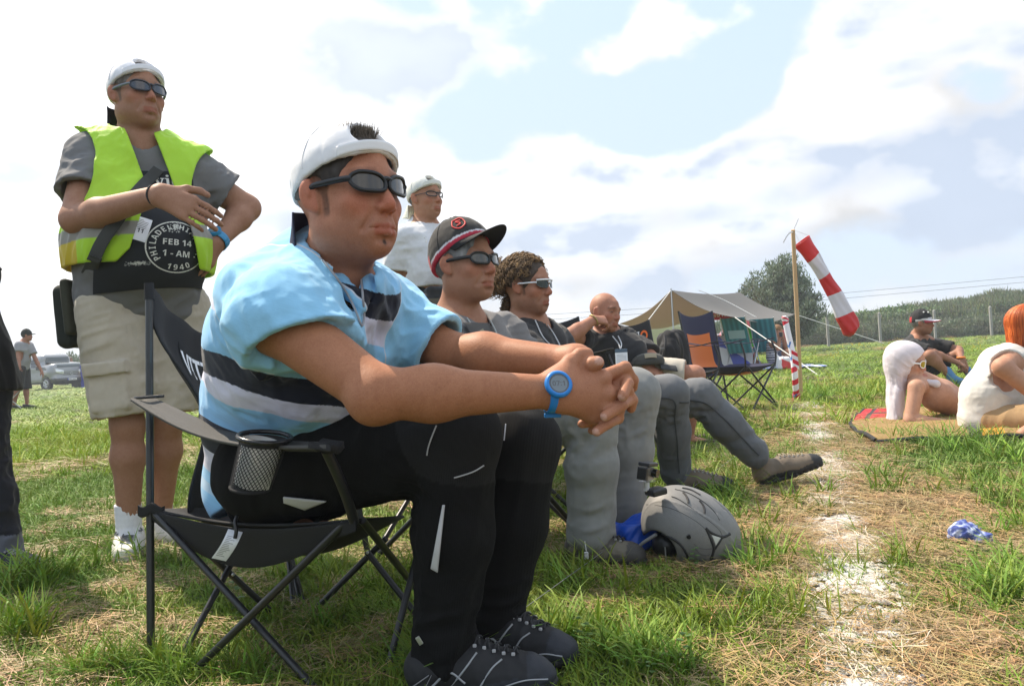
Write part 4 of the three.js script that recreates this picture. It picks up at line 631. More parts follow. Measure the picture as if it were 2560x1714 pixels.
  part('reflective_flash', patch([[1106, 1262], [1112, 1262], [1094, 1430], [1077, 1420]], 4, 24, .003, .01), flash, trs); part('reflective_flash', patch([[708, 1242], [815, 1253], [762, 1274], [709, 1256]], 14, 5, .003, .012), flash, trs);
  const stitch = mat([.45, .45, .47], .8);
  for (const ln of [[[1091, 1063], [1080, 1090], [1070, 1120], [1067, 1138]], [[1210, 1163], [1185, 1178], [1150, 1190], [1135, 1194]], [[1264, 1060], [1262, 1080], [1260, 1100]]]) part('seam', tube(ln.map((a) => stick(a[0], a[1], 1.1, .006)), .0013, 5, 16), stitch, trs);
  part('zip_pull', boxAt(.008, .016, .004, ...stick(1048, 1601, 1.1, .012).toArray(), quat(0, 0, .5), .001), M.steel, trs);
  // shoes
  const SH = (an) => ({ color: [.014, .014, .016], toeCap: [.026, .029, .038], laces: [.03, .03, .032], ankle: an.clone().add(V(0, -.03, 0)), w: .052, cell: .0035, eyeMat: mat([.42, .42, .43], .4), lines: [[[[.2, .03], [.32, .055], [.42, .035]], .0022], [[[.3, .02], [.42, .06], [.5, .085]], .002], [[[.52, .03], [.6, .06], [.66, .07]], .0018], [[[.05, .09], [.12, .06], [.2, .05]], .002], [[[.62, .022], [.8, .035], [.95, .03]], .0016]], lineMat: mat([.34, .35, .37], .5) });
  shoe(man, P(1020, 1688, 1.52).setY(.005), P(1395, 1730, 1.49).setY(.01), V(0, 1, 0), SH(anR));
  shoe(man, P(1185, 1640, 1.7).setY(.005), P(1440, 1665, 1.59).setY(.01), V(0, 1, 0), SH(anL));
  // hair, cap, sunglasses
  const hr = part('hair', hairCoat(H, { r: .004, amp: .003, front: .088, side: -.005, color: [.03, .022, .017], grey: .25, cell: .0036 }), M.hair, man);
  const tuft = [], r2 = rng(5); for (let i = 0; i < 700; i++) { const a = r2() * 6.28, q = Math.sqrt(r2()), p = H.at(Math.cos(a) * q * .036, .1, .046 + Math.sin(a) * q * .022), t = p.clone().add(H.dir((r2() - .5) * .022, .008 + .012 * r2(), (r2() - .35) * .022)); tuft.push(rod(p.addScaledVector(H.dir(0, -1, 0), .008), t, .0007, .0003, 4)); }
  part('tuft', merge(tuft), mat([.09, .075, .06], .6), hr);
  cap(man, H, { turn: Math.PI, crown: [.82, .82, .84], peak: [.014, .02, .05], tilt: -.06, lowF: -.042, lowB: .028, opening: true, band: true, bandArc: 1.75, bandH: .017, r: .0105, drop: 1.15, len: .052, cell: .0036, high: .0, width: .072 });
  sunglasses(man, H, { frame: [.008, .009, .012], hgt: .0158, rimR: .0038, temple: .0068, lift: .002, lens: mat([.03, .028, .025], .05, { clearcoat: 1, clearcoatRoughness: .02, metalness: .35 }) });
  // blue watch on the right wrist
  {
    const c = P(1383, 979, 1.336), ax = unit(wrR.clone().sub(elR)), qq = new THREE.Quaternion().setFromUnitVectors(V(0, 0, 1), ax); const blue = mat([.012, .21, .62], .42);
    const strap = sheet((u, v) => { const a = u * 2 * Math.PI, r = .0345, p = V(Math.cos(a) * r * .97, Math.sin(a) * r, (v - .5) * .026).applyQuaternion(qq); return p.add(c); }, 48, 4, .004);
    const w = part('watch', strap, blue, man); const nrm = unit(V(-.05, .38, .92).addScaledVector(ax, -V(-.05, .38, .92).dot(ax))), f = c.clone().addScaledVector(nrm, .0365), q2 = new THREE.Quaternion().setFromUnitVectors(V(0, 1, 0), nrm);
    const lath = (pts) => { const g = new THREE.LatheGeometry(pts.map((a) => new THREE.Vector2(...a)), 32); g.applyQuaternion(q2); g.translate(f.x, f.y, f.z); return g; };
    part('watch_case', lath([[.0, -.008], [.021, -.008], [.0235, -.003], [.0235, .002], [.021, .005], [.0175, .0055], [.0168, .0035]]), blue, w);
    const dial = canvasTex(128, 128, (x, W) => { x.fillStyle = '#5a6b76'; x.fillRect(0, 0, W, W); x.fillStyle = '#26323b'; x.font = 'bold 46px sans-serif'; x.textAlign = 'center'; x.fillText('07:1', 64, 80); x.strokeStyle = '#20303c'; x.lineWidth = 9; x.beginPath(); x.arc(64, 64, 58, 0, 7); x.stroke(); });
    const dg = new THREE.CircleGeometry(.017, 32); dg.applyQuaternion(new THREE.Quaternion().setFromUnitVectors(V(0, 0, 1), nrm)); dg.translate(f.x + nrm.x * .0038, f.y + nrm.y * .0038, f.z + nrm.z * .0038);
    part('dial', dg, mat([1, 1, 1], .15, { map: dial, clearcoat: 1 }), w);
    part('buckle', boxAt(.006, .008, .03, ...c.clone().addScaledVector(nrm, -.012).add(V(0, -.036, .0)).toArray(), qq, .002), blue, w);
  }
  // neck cord
  const BS = new Field(); BS.add(B); BS.add(S); const onShirt = (sx, sy) => { const dr = dirOf(sx, sy); const p1 = onCloth(B, camera.position.clone().addScaledVector(dr, 1), camera.position.clone().addScaledVector(dr, 1.9)), p2 = onCloth(S, camera.position.clone().addScaledVector(dr, 1), camera.position.clone().addScaledVector(dr, 1.9)); return (p1.z > p2.z ? p1 : p2).addScaledVector(unit(dr), -.007); };
  part('neck_cord', tube([[806, 650], [838, 690], [868, 735], [888, 775], [900, 806], [905, 814], [910, 790], [907, 745], [903, 700]].map((a) => onShirt(...a)), .0022, 6, 70), mat([.3, .3, .32], .7), man);
}
// ---------- a clothed figure from its joints ----------
function decal(fld, c, right, up, dir, w, h, nu, nv, lift = .003, th = .0012) {      // a sheet pressed along dir onto a modelled surface
  right = unit(right); up = unit(up); dir = unit(dir);
  return sheet((u, v) => { const p = c.clone().addScaledVector(right, (u - .5) * w).addScaledVector(up, (v - .5) * h).addScaledVector(dir, -.35); for (let i = 0; i < 90; i++) { const e = evalList(fld.p, p.x, p.y, p.z); if (e < .0008) break; p.addScaledVector(dir, Math.min(.04, Math.max(.0007, e * .6))); } return p.addScaledVector(dir, -lift); }, nu, nv, th);
}
function figure(o) {
  const { J, H, tone = [.48, .25, .15], b = 1, cell = .006 } = o, fwd = unit(o.fwd || V(0, 0, 1)), g = thing('person', o.label, o.cat || 'person', o.pos || J.pel.clone().setY(0).toArray());
  const chest = J.chest || J.neck.clone().lerp(J.pel, .3), waist = J.waist || J.neck.clone().lerp(J.pel, .68), top = chest.clone().lerp(J.neck, .6);
  const sd = J.shL.clone().sub(J.shR).normalize(), tor = (F, x, k = .05) => {
    const wR = waist.clone().addScaledVector(sd, -.055 * b), wL = waist.clone().addScaledVector(sd, .055 * b), cR = chest.clone().addScaledVector(sd, -.07 * b), cL = chest.clone().addScaledVector(sd, .07 * b), pR = J.pel.clone().addScaledVector(sd, -.06 * b), pL = J.pel.clone().addScaledVector(sd, .06 * b);
    for (const [p, w, c] of [[pR, wR, cR], [pL, wL, cL]]) { F.cone(p, w, .112 * b + x, .108 * b * (o.belly || 1) + x, k); F.cone(w, c, .108 * b * (o.belly || 1) + x, .112 * b + x, k); F.cone(c, top, .11 * b + x, .06 + x, k); }
    if (o.gut) F.ball(waist.clone().addScaledVector(fwd, .06 * b), .12 * b + x + o.gut, .08);
    for (const s of [J.shR, J.shL]) F.cone(top, s, .07 * b + x, .056 * b + x, .05);
    return F;
  };
  const B = new Field(); tor(B, -.012);
  const arms = [[J.shR, J.elR, J.wrR, J.handR, -1], [J.shL, J.elL, J.wrL, J.handL, 1]].filter((a) => a[1]);
  for (const [s, e, w, hd, side] of arms) { const m = e.clone().lerp(w, .3); B.cone(s, e, .052 * b, .042 * b, .03); B.cone(e, m, .041 * b, .041 * b, .02); B.cone(m, w, .041 * b, .027 * b, .02); if (hd) hand(B, w, hd.dir, hd.back, hd.thumb ?? side, { s: hd.s ?? .98, curl: hd.curl ?? .5, thumb: hd.open, spread: hd.spread ?? .05 }); }
  const legs = [[J.hipR, J.knR, J.anR, J.toeR], [J.hipL, J.knL, J.anL, J.toeL]].filter((a) => a[0]);
  const lb = b * (o.legs || 1); for (const [h, k, a, t] of legs) { const c = k.clone().lerp(a, .3); B.cone(h, k, .078 * lb, .055 * lb, .04); B.cone(k, c, .052 * lb, .056 * lb, .03); B.cone(c, a, .055 * lb, .034 * lb, .03); if (t && o.bare) B.cone(a.clone().add(V(0, -.045, 0)), t, .032, .025, .03, { flat: [V(0, 1, 0), 1.3] }); }
  if (H) { B.cone(H.at(0, -.05, -.022), J.neck, .051 * (o.neckW || 1), .059 * (o.neckW || 1), .03); B.cone(J.neck, top, .07, .08, .05); B.cone(J.neck, J.shR.clone().lerp(J.neck, .45), .055, .05, .05); B.cone(J.neck, J.shL.clone().lerp(J.neck, .45), .055, .05, .05); if (!o.noHead) head(B, H, o.face); }
  if (o.more) o.more(B);
  const sc = skinColor(tone, H, o.skin), body = part('body', solid(B, o.bodyCell || cell, sc), M.skin, g);
  const R = { g, B, body, chest, waist, top, sd, fwd, tor };
  if (o.shirt) {
    const S = new Field(), { color, ease = .012, sleeve = .55, loose = .012, neckR = .078, hem } = o.shirt; tor(S, ease);
    for (const [s, e] of arms) { const c = s.clone().lerp(e, sleeve), n = unit(e.clone().sub(s)), ctr = c.clone().addScaledVector(n, .16); if (sleeve > 0) { S.cone(s, c.clone().addScaledVector(n, .04), .056 * b + ease + loose * .4, .05 * b + ease + loose, .04); } { const rr = .058 * b + ease + loose + (o.shirt.hole || 0), c2 = e.clone().addScaledVector(n, .05), ab = c2.clone().sub(c), il = 1 / ab.lengthSq(); S.push((x, y, z) => { const t = Math.max(-.3, Math.min(1, ((x - c.x) * ab.x + (y - c.y) * ab.y + (z - c.z) * ab.z) * il)); return Math.max(-((x - c.x) * n.x + (y - c.y) * n.y + (z - c.z) * n.z), Math.hypot(x - c.x - ab.x * t, y - c.y - ab.y * t, z - c.z - ab.z * t) - rr); }, .003, { op: 'sub' }); } if (sleeve > 0) S.cone(s.clone().lerp(e, sleeve * .75), c.clone().addScaledVector(n, .06), .05 * b + ease - 2.4 * cell, .05 * b + ease + loose - 2.2 * cell, .003, { op: 'sub' }); }
    if (H) { S.cone(H.at(0, -.07, -.02), J.neck.clone().addScaledVector(fwd, .01), neckR, neckR, .004, { op: 'sub' }); if (o.shirt.vee) S.cone(J.neck, J.neck.clone().addScaledVector(fwd, .13).lerp(J.pel, o.shirt.vee), .06, .006, .004, { op: 'sub' }); else S.ball(J.neck.clone().addScaledVector(fwd, .05).add(V(0, -.005, 0)), .062, .004, { op: 'sub' }); }
    if (hem) S.clip(hem, V(0, -1, 0), .004); if (o.shirt.cut) o.shirt.cut(S);
    const al = unit(J.neck.clone().sub(J.pel)); let fo = folds(V(al.x * .4 + sd.x, al.y * .3, sd.z), 15, o.shirt.fold ?? .0045, o.seed || 2); for (const [s, e] of arms) fo = both(fo, near(s.clone().lerp(e, .35), .14, folds(e.clone().sub(s).cross(fwd), 26, cell > .0075 ? .003 : .006, 3 + (o.seed || 0))));
    R.S = S;
    R.shirt = part(o.shirt.name || 'shirt', solid(S, cell, o.shirt.paint || (() => color), { disp: fo, dispMax: .016 }), o.shirt.mat || M.cloth, g);
    if (H && sleeve > 0 && !o.shirt.vee) { const ring = []; for (let i = 0; i < 28; i++) { const a = i / 28 * 6.2832, dr = fwd.clone().multiplyScalar(Math.cos(a)).addScaledVector(sd, Math.sin(a)); let best = null; for (let q = .05; q < .14; q += .0025) { const p = J.neck.clone().addScaledVector(dr, q).add(V(0, .11, 0)); let hit = null; for (let k = 0; k < 60; k++) { const e = evalList(S.p, p.x, p.y, p.z); if (e < .001) { hit = p; break; } p.y -= Math.max(.001, e * .6); if (p.y < J.neck.y - .1) break; } if (hit) { best = hit; break; } } if (best) ring.push(best.add(V(0, .002, 0))); } const n = ring.length, sm = ring.map((p, i) => p.clone().multiplyScalar(.4).addScaledVector(ring[(i + 1) % n], .3).addScaledVector(ring[(i + n - 1) % n], .3)); if (n > 12) part('neckband', tube(sm, .0075, 6, 70, true), mat((typeof color === 'object' ? color : [.1, .1, .1]).map((v) => v * .9), .9), R.shirt); }
  }
  if (o.pants) {
    const T2 = new Field(), { color, len = 1, r = [.098, .078, .07, .058], name = 'trousers' } = o.pants;
    for (const e of [-1, 1]) T2.cone(J.pel.clone().addScaledVector(sd, e * .055 * b), J.pel.clone().lerp(waist, .42).addScaledVector(sd, e * .055 * b), .118 * b, .112 * b, .05);
    for (const [h, k, a] of legs) {
      T2.cone(h, k, r[0] * b, r[1] * b, o.pants.k || .04);
      if (len >= 1) { const m = k.clone().lerp(a, .45), e = k.clone().lerp(a, len > 1 ? 1.04 : .97); T2.cone(k, m, r[1] * b, r[2] * b, .03); T2.cone(m, e, r[2] * b, r[3] * b, .03); }
      else { const c = len > .5 ? k.clone().lerp(a, (len - .5) * 2) : h.clone().lerp(k, len * 2), n = unit(len > .5 ? a.clone().sub(k) : k.clone().sub(h)), ctr = c.clone().addScaledVector(n, .2); if (len > .5) T2.cone(k, c.clone().addScaledVector(n, .03), r[1] * b, r[2] * b, .03); T2.push((x, y, z) => Math.max(-((x - c.x) * n.x + (y - c.y) * n.y + (z - c.z) * n.z), Math.hypot(x - ctr.x, y - ctr.y, z - ctr.z) - .24), .003, { op: 'sub' }); T2.cone(c.clone().addScaledVector(n, -.08), c.clone().addScaledVector(n, .08), (len > .5 ? r[2] : r[1]) * b - .02, (len > .5 ? r[2] : r[1]) * b - 2.8 * cell, .004, { op: 'sub' }); }
    }
    if (o.pants.more) o.pants.more(T2);
    let fo = folds(V(.2, 1, .1), 14, o.pants.fold || .003, 5 + (o.seed || 0)); if (o.pants.cross) fo = both(fo, folds(V(1, .25, .2), 17, o.pants.cross, 3)); for (const [h, k, a] of legs) { fo = both(fo, near(k.clone().addScaledVector(unit(h.clone().sub(k)).add(unit(a.clone().sub(k))), .05), .11, folds(V(1, .2, .3).cross(a.clone().sub(h)), 28, len >= 1 ? .011 : .003, 7 + (o.seed || 0)))); if (len >= 1) fo = both(fo, near(a, .15, folds(V(1, .15, .2), 22, .008, 9 + (o.seed || 0)))); }
    R.T = T2; R.pants = part(name, solid(T2, cell, o.pants.paint || (() => color), { disp: fo, dispMax: .02 }), o.pants.mat || M.cloth, g);
  }
  return R;
}
const tee = (c) => ({ color: c });
// strap or cord laid along points
const cord = (parent, name, pts, r, m, seg = 40) => part(name, tube(pts, r, 6, seg), m, parent);
// flat strap pressed onto a field from a row of points
function strapOn(fld, pts, w, dir, th = .003, lift = .004) { const c = new THREE.CatmullRomCurve3(pts); dir = unit(dir); return sheet((u, v) => { const p = c.getPointAt(Math.min(1, Math.max(0, u))), t = c.getTangentAt(Math.min(1, Math.max(0, u))), s = t.clone().cross(dir).normalize(); p.addScaledVector(s, (v - .5) * w).addScaledVector(dir, -.25); for (let i = 0; i < 70; i++) { const e = evalList(fld.p, p.x, p.y, p.z); if (e < .001) break; if (i === 69 || e > .5) break; p.addScaledVector(dir, Math.min(.03, Math.max(.001, e * .7))); } return p.addScaledVector(dir, -lift); }, 40, 3, th); }

// ---------- standing man in the yellow vest ----------
{
  const d = 2.8, H = headFrame(P(341, 246, d), 50, 6, -2, 1.04), fwd = V(.55, 0, .83);
  const J = { pel: P(345, 735, 2.85), neck: P(352, 362, 2.83), shR: P(232, 392, 2.77), shL: P(478, 432, 2.9), elR: P(188, 548, 2.62), wrR: P(398, 488, 2.415), elL: P(618, 520, 3.0), wrL: P(540, 606, 2.84), hipR: P(284, 775, 2.8), hipL: P(436, 775, 2.94), knR: P(318, 1062, 2.78), knL: P(418, 1050, 2.9), anR: P(322, 1325, 2.8), anL: P(402, 1300, 2.98), waist: P(352, 620, 2.82), chest: P(352, 470, 2.84) };
  J.handR = { dir: P(480, 526, 2.43).sub(J.wrR), back: V(.1, .3, 1), curl: .3, open: .9, thumb: -1, s: 1.1, spread: .012 }; J.handL = { dir: P(512, 655, 2.8).sub(J.wrL), back: V(.8, .2, .3), curl: .4 };
  const khaki = [.50, .445, .355];
  const v = figure({ label: 'standing man in a lime yellow safety vest, khaki shorts and a white cap', cat: 'man', J, H, fwd, b: 1.13, belly: 1.1, gut: .03, legs: .86, tone: [0.352, 0.183, 0.115], cell: .0058, bodyCell: .0052, seed: 1, face: { fat: .006, mouth: -.0004 }, skin: { stubble: .3, side: -.03, sideCol: [.1, .085, .07] }, neckW: 1.12,
    shirt: { color: [.165, .165, .17], ease: .016, sleeve: .62, loose: .016 },
    pants: { name: 'shorts', color: khaki, len: .46, r: [.112, .098, .1, .1], k: .014, cross: .0055, more: (F) => { for (const [h, k] of [[J.hipR, J.knR]]) { const c = h.clone().lerp(k, .66), q = new THREE.Quaternion().setFromUnitVectors(V(0, -1, 0), unit(k.clone().sub(h))); const o = c.clone().add(V(.0, 0, .072)); F.box(o, [.07, .085, .045], q, .012, .012); F.box(o.clone().add(V(0, .062, .008)), [.075, .026, .048], q, .008, .004); } } } });
  // safety vest: a looser skin over the shirt, open at the front
  const sd = v.sd, VB = new Field(), shell = new Field(); v.tor(VB, .042);
  for (const e of [[J.shR, J.elR], [J.shL, J.elL]]) VB.cone(v.top, e[0].clone().lerp(e[1], .02), .112, .094, .05);
  const vf = both(folds(V(0, 1, .1), 9, .006, 22), folds(V(.3, .6, .2), 22, .003, 25)), vest0 = (x, y, z) => evalList(VB.p, x, y, z) + vf(x, y, z);
  shell.push((x, y, z) => { const e = vest0(x, y, z); return Math.max(e, -(e + .0115)); }, 0, {}, () => { shell.lo.copy(VB.lo); shell.hi.copy(VB.hi); });
  shell.clip(P(300, 668, 2.7), V(-.05, -1, .05), .003);
  shell.cone(H.at(0, -.06, -.03), J.neck, .09, .1, .004, { op: 'sub' });
  for (const s of [-1, 1]) { const a = s < 0 ? J.shR : J.shL, c = a.clone().addScaledVector(sd, s * .07).add(V(0, -.085, 0)); shell.egg(c, [.1, .175, .24], new THREE.Quaternion().setFromUnitVectors(V(1, 0, 0), sd), .004, { op: 'sub' }); }
  { // opening between the two front panels
    const A = [P(322, 330, 2.6), P(365, 440, 2.55), P(350, 520, 2.5), P(322, 610, 2.5), P(262, 668, 2.5)], Bx = [P(395, 330, 2.6), P(428, 420, 2.6), P(475, 540, 2.6), P(492, 600, 2.6), P(512, 700, 2.6)];
    const lx = (L, y) => { for (let i = 0; i + 1 < L.length; i++) if (y >= L[i + 1].y || i === L.length - 2) { const t = (y - L[i].y) / (L[i + 1].y - L[i].y); return L[i].clone().lerp(L[i + 1], t); } };
    shell.push((x, y, z) => { const a = lx(A, y), b2 = lx(Bx, y), u = (x * sd.x + z * sd.z), ua = a.x * sd.x + a.z * sd.z, ub = b2.x * sd.x + b2.z * sd.z, f = (x - v.waist.x) * fwd.x + (z - v.waist.z) * fwd.z; return Math.max(ua - u, u - ub, -f + .0); }, .004, { op: 'sub' });
  }
  const bandY = P(250, 590, 2.7).y, bandH = .045;
  part('safety_vest', solid(shell, .0045, (x, y, z) => { const s = (x - v.waist.x) * sd.x + (z - v.waist.z) * sd.z, dy = y - bandY - .03 * s; if (Math.abs(dy) < bandH / 2) return [.34, .33, .30]; if (dy < 0 && s < -.19) return [.72, .56, .03]; return [.50, .82, .03]; }), mat([1, 1, 1], .6, { vertexColors: true, bumpMap: rep(T.cloth, 6), bumpScale: .0006, transmission: .25, thickness: 0 }), v.g);
  // the faded print on the shirt front
  const pr = canvasTex(768, 768, (x) => {
    x.fillStyle = '#22252a'; x.fillRect(0, 0, 768, 768); const r = rng(3); x.fillStyle = '#77777a'; for (let i = 0; i < 700; i++) { x.globalAlpha = .25 * r(); x.fillRect(r() * 768, r() * 768, 1 + 3 * r(), 1 + 3 * r()); } x.globalAlpha = 1;
    x.fillStyle = '#c9cac4'; for (const [a, b, w, h] of [[60, 250, 70, 60], [200, 30, 90, 50], [130, 440, 60, 40], [260, 560, 90, 30]]) for (let i = 0; i < 160; i++) { x.globalAlpha = .5; x.beginPath(); x.arc(a + (r() + r() - 1) * w, b + (r() + r() - 1) * h * .6, 1 + 6 * r(), 0, 7); x.fill(); } x.globalAlpha = 1;
    x.strokeStyle = '#d5d6cf'; x.lineWidth = 10; x.translate(520, 430); x.rotate(.08); x.beginPath(); x.arc(0, 0, 215, 0, 6.3); x.stroke(); x.fillStyle = '#d5d6cf'; x.textAlign = 'center'; x.textBaseline = 'middle'; x.font = 'bold 62px sans-serif';
    const s = 'PHILADELPHIA, PA.'; for (let i = 0; i < s.length; i++) { x.save(); x.rotate((i / (s.length - 1) - .5) * 4.3 - .1); x.translate(0, -172); x.fillText(s[i], 0, 0); x.restore(); }
    x.font = 'bold 70px sans-serif'; x.fillText('FEB 14', 0, -35); x.fillText('1 - AM', 0, 60); const t = '1940'; x.font = 'bold 62px sans-serif'; for (let i = 0; i < 4; i++) { x.save(); x.rotate(-(i / 3 - .5) * .8 - .15); x.translate(0, 172); x.fillText(t[i], 0, 0); x.restore(); }
    x.fillStyle = '#22252a'; for (let i = 0; i < 900; i++) { x.globalAlpha = .5; x.beginPath(); x.arc((r() - .5) * 480, (r() - .5) * 480, 1 + 3.5 * r() * r(), 0, 7); x.fill(); } x.globalAlpha = .8; x.fillStyle = '#c4c5be'; for (let i = 0; i < 60; i++) { x.beginPath(); x.arc(-20 + (r() + r() - 1) * 50, -165 + (r() + r() - 1) * 50, 2 + 6 * r(), 0, 7); x.fill(); }
  });
  const right = V(.83, 0, -.55);
  part('shirt_print', decal(v.S, P(395, 600, 2.6), right.clone().add(V(0, .05, 0)), V(.02, 1, .04), fwd.clone().negate(), .36, .30, 40, 34, .007), mat([1, 1, 1], .92, { map: pr }), v.shirt);
  const pr2 = canvasTex(512, 160, (x) => { x.fillStyle = '#26292e'; x.fillRect(0, 0, 512, 160); x.fillStyle = '#c9cac4'; x.font = 'bold 120px serif'; x.textAlign = 'center'; x.textBaseline = 'middle'; x.fillText('Service', 256, 84); });
  part('shirt_lettering', decal(v.S, P(410, 428, 2.6), right, V(0, 1, 0), fwd.clone().negate(), .24, .07, 30, 8, .007), mat([1, 1, 1], .92, { map: pr2 }), v.shirt);
  const badge = canvasTex(128, 180, (x) => { x.fillStyle = '#e4e6ee'; x.fillRect(0, 0, 128, 180); x.fillStyle = '#39404a'; x.font = 'bold 46px sans-serif'; x.fillText('11', 46, 120); for (let i = 0; i < 6; i++) x.fillRect(14, 20 + i * 12, 60 + (i * 37) % 40, 3); });
  part('badge', decal(v.S, P(362, 558, 2.5), right.clone().applyAxisAngle(fwd, -.35), V(0, 1, 0).applyAxisAngle(fwd, -.35), fwd.clone().negate(), .055, .08, 6, 6, .014), mat([1, 1, 1], .3, { map: badge, clearcoat: .6 }), v.g);
  // hair, cap, glasses, watch, cord bracelet
  part('hair', hairCoat(H, { r: .004, front: .092, side: -.008, color: [.09, .075, .06], grey: .8, cell: .006, amp: .003 }), M.hair, v.g);
  cap(v.g, H, { turn: Math.PI, crown: [.80, .81, .86], peak: [.02, .025, .06], tilt: -.06, lowF: -.05, lowB: .03, opening: true, band: true, bandArc: 1.9, bandH: .017, r: .0105, drop: .95, len: .07, cell: .005, high: -.002, width: .074 });
  sunglasses(v.g, H, { frame: [.02, .025, .04], hgt: .0165, temple: .0055, lens: mat([.012, .016, .03], .12, { clearcoat: 1 }), templeMat: mat([.16, .19, .23], .4) });
  const ring = (c, ax, r, w, th, m, name, p) => { const q = new THREE.Quaternion().setFromUnitVectors(V(0, 0, 1), unit(ax)); return part(name, sheet((a, b2) => V(Math.cos(a * 6.2832) * r, Math.sin(a * 6.2832) * r, (b2 - .5) * w).applyQuaternion(q).add(c), 32, 3, th), m, p); };
  const wa = J.wrL.clone().sub(J.elL), wc = J.wrL.clone().lerp(J.elL, .06), blue = mat([.03, .24, .46], .45), wt = ring(wc, wa, .037, .026, .004, blue, 'watch', v.g), fn = V(-.2, .25, .95).addScaledVector(unit(wa), -V(-.2, .25, .95).dot(unit(wa))).normalize(); { const g = new THREE.CylinderGeometry(.024, .024, .011, 24); g.applyQuaternion(new THREE.Quaternion().setFromUnitVectors(V(0, 1, 0), fn)); const c = wc.clone().addScaledVector(fn, .04); g.translate(c.x, c.y, c.z); part('watch_case', g, blue, wt); const g2 = new THREE.CylinderGeometry(.017, .017, .002, 24); g2.applyQuaternion(new THREE.Quaternion().setFromUnitVectors(V(0, 1, 0), fn)); c.addScaledVector(fn, .0065); g2.translate(c.x, c.y, c.z); part('dial', g2, mat([.2, .3, .36], .2), wt); }
  ring(J.wrR.clone().lerp(J.elR, .03), J.wrR.clone().sub(J.elR), .0345, .006, .004, M.blackCloth, 'bracelet', v.g);
  for (const [a, heel, toe] of [[J.anR, P(330, 1345, 2.86), P(312, 1412, 2.66)], [J.anL, P(395, 1335, 3.02), P(448, 1368, 2.9)]]) {
    shoe(v.g, heel.setY(.005), toe.setY(.008), V(0, 1, 0), { color: [.60, .585, .55], sole: [.55, .53, .48], toeCap: [.66, .64, .58], laces: [.12, .125, .13], bow: true, w: .05, cell: .005 });
    const K = new Field(); K.cone(a.clone().add(V(0, .1, 0)), a.clone().add(V(0, -.04, 0)), .045, .041, .02); K.cone(a.clone().add(V(0, -.04, 0)), heel.clone().lerp(toe, .4).setY(.055), .042, .036, .03); K.clip(a.clone().add(V(0, .095, 0)), V(0, 1, 0), .004); part('sock', solid(K, .005, [.74, .74, .78], { disp: (x, y, z) => .0009 * Math.sin(Math.atan2(x - a.x, z - a.z) * 22) + .0006 * Math.sin(y * 300), dispMax: .004 }), M.cloth, v.g);
  }
  // shoulder bag on a strap, hung with a ring at his hip
  const bag = thing('shoulder_bag', 'dark olive shoulder bag hanging at the hip of the man in the vest', 'bag', P(195, 780, 2.85).toArray());
  const Fb = new Field(), bc = P(196, 792, 2.86), q = quat(-.25, 0, .06); Fb.box(bc, [.034, .115, .09], q, .03, 0); part('pouch', solid(Fb, .006, [.022, .028, .022], { disp: folds(V(0, 1, 0), 18, .003, 8), dispMax: .01 }), M.cloth, bag);
  const Ff = new Field(); Ff.box(bc.clone().add(V(.028, .03, .03)), [.016, .1, .08], q, .014, 0); part('flap', solid(Ff, .006, [.05, .052, .035], { disp: folds(V(0, 1, 0), 16, .003, 4), dispMax: .01 }), M.cloth, bag);
  const tg = new THREE.TorusGeometry(.018, .0024, 8, 20); { const p = P(212, 690, 2.8); tg.translate(p.x, p.y, p.z); } part('ring', tg, M.black, bag); part('zip_tag', boxAt(.006, .035, .003, ...P(194, 802, 2.74).toArray()), mat([.6, .06, .03], .6), bag);
  part('strap', strapOn(new Field().add(shell).add(v.S), [P(425, 385, 2.55), P(355, 462, 2.5), P(300, 540, 2.5), P(258, 600, 2.5), P(238, 645, 2.5)], .036, fwd.clone().negate(), .003, .009), mat([.045, .047, .045], .9), bag);
  part('strap_end', sheet((u, v) => P(224 + 30 * u - 22 * v + 4 * u * v, 636 + 12 * u + 44 * v, 2.55 + .12 * v), 4, 8, .004), mat([.045, .047, .045], .9), bag);
  part('bag_loop', merge([tube([P(213, 690, 2.78), P(203, 705, 2.78), P(197, 718, 2.8)], .006, 6, 10), tube([P(216, 685, 2.78), P(222, 700, 2.8), P(215, 722, 2.82)], .005, 6, 10)]), mat([.045, .047, .045], .9), bag);
  const pk = thing('drawstring_bag', 'magenta drawstring bag hanging behind the khaki shorts', 'bag', P(236, 880, 3.0).toArray()); const Fp = new Field(); Fp.egg(P(240, 893, 3.0), [.055, .05, .05], null, 0); Fp.cone(P(240, 880, 3.0), P(232, 856, 3.0), .042, .012, .03); part('pouch', solid(Fp, .006, [.62, .045, .28], { disp: folds(V(0, 1, 0), 26, .005, 3), dispMax: .012 }), mat([1, 1, 1], .5, { vertexColors: true }), pk); part('drawstring', merge([rod(P(231, 858, 3.0), P(226, 800, 2.98), .005), rod(P(234, 858, 3.0), P(236, 800, 2.98), .004)]), mat([.6, .6, .62], .6), pk);
}
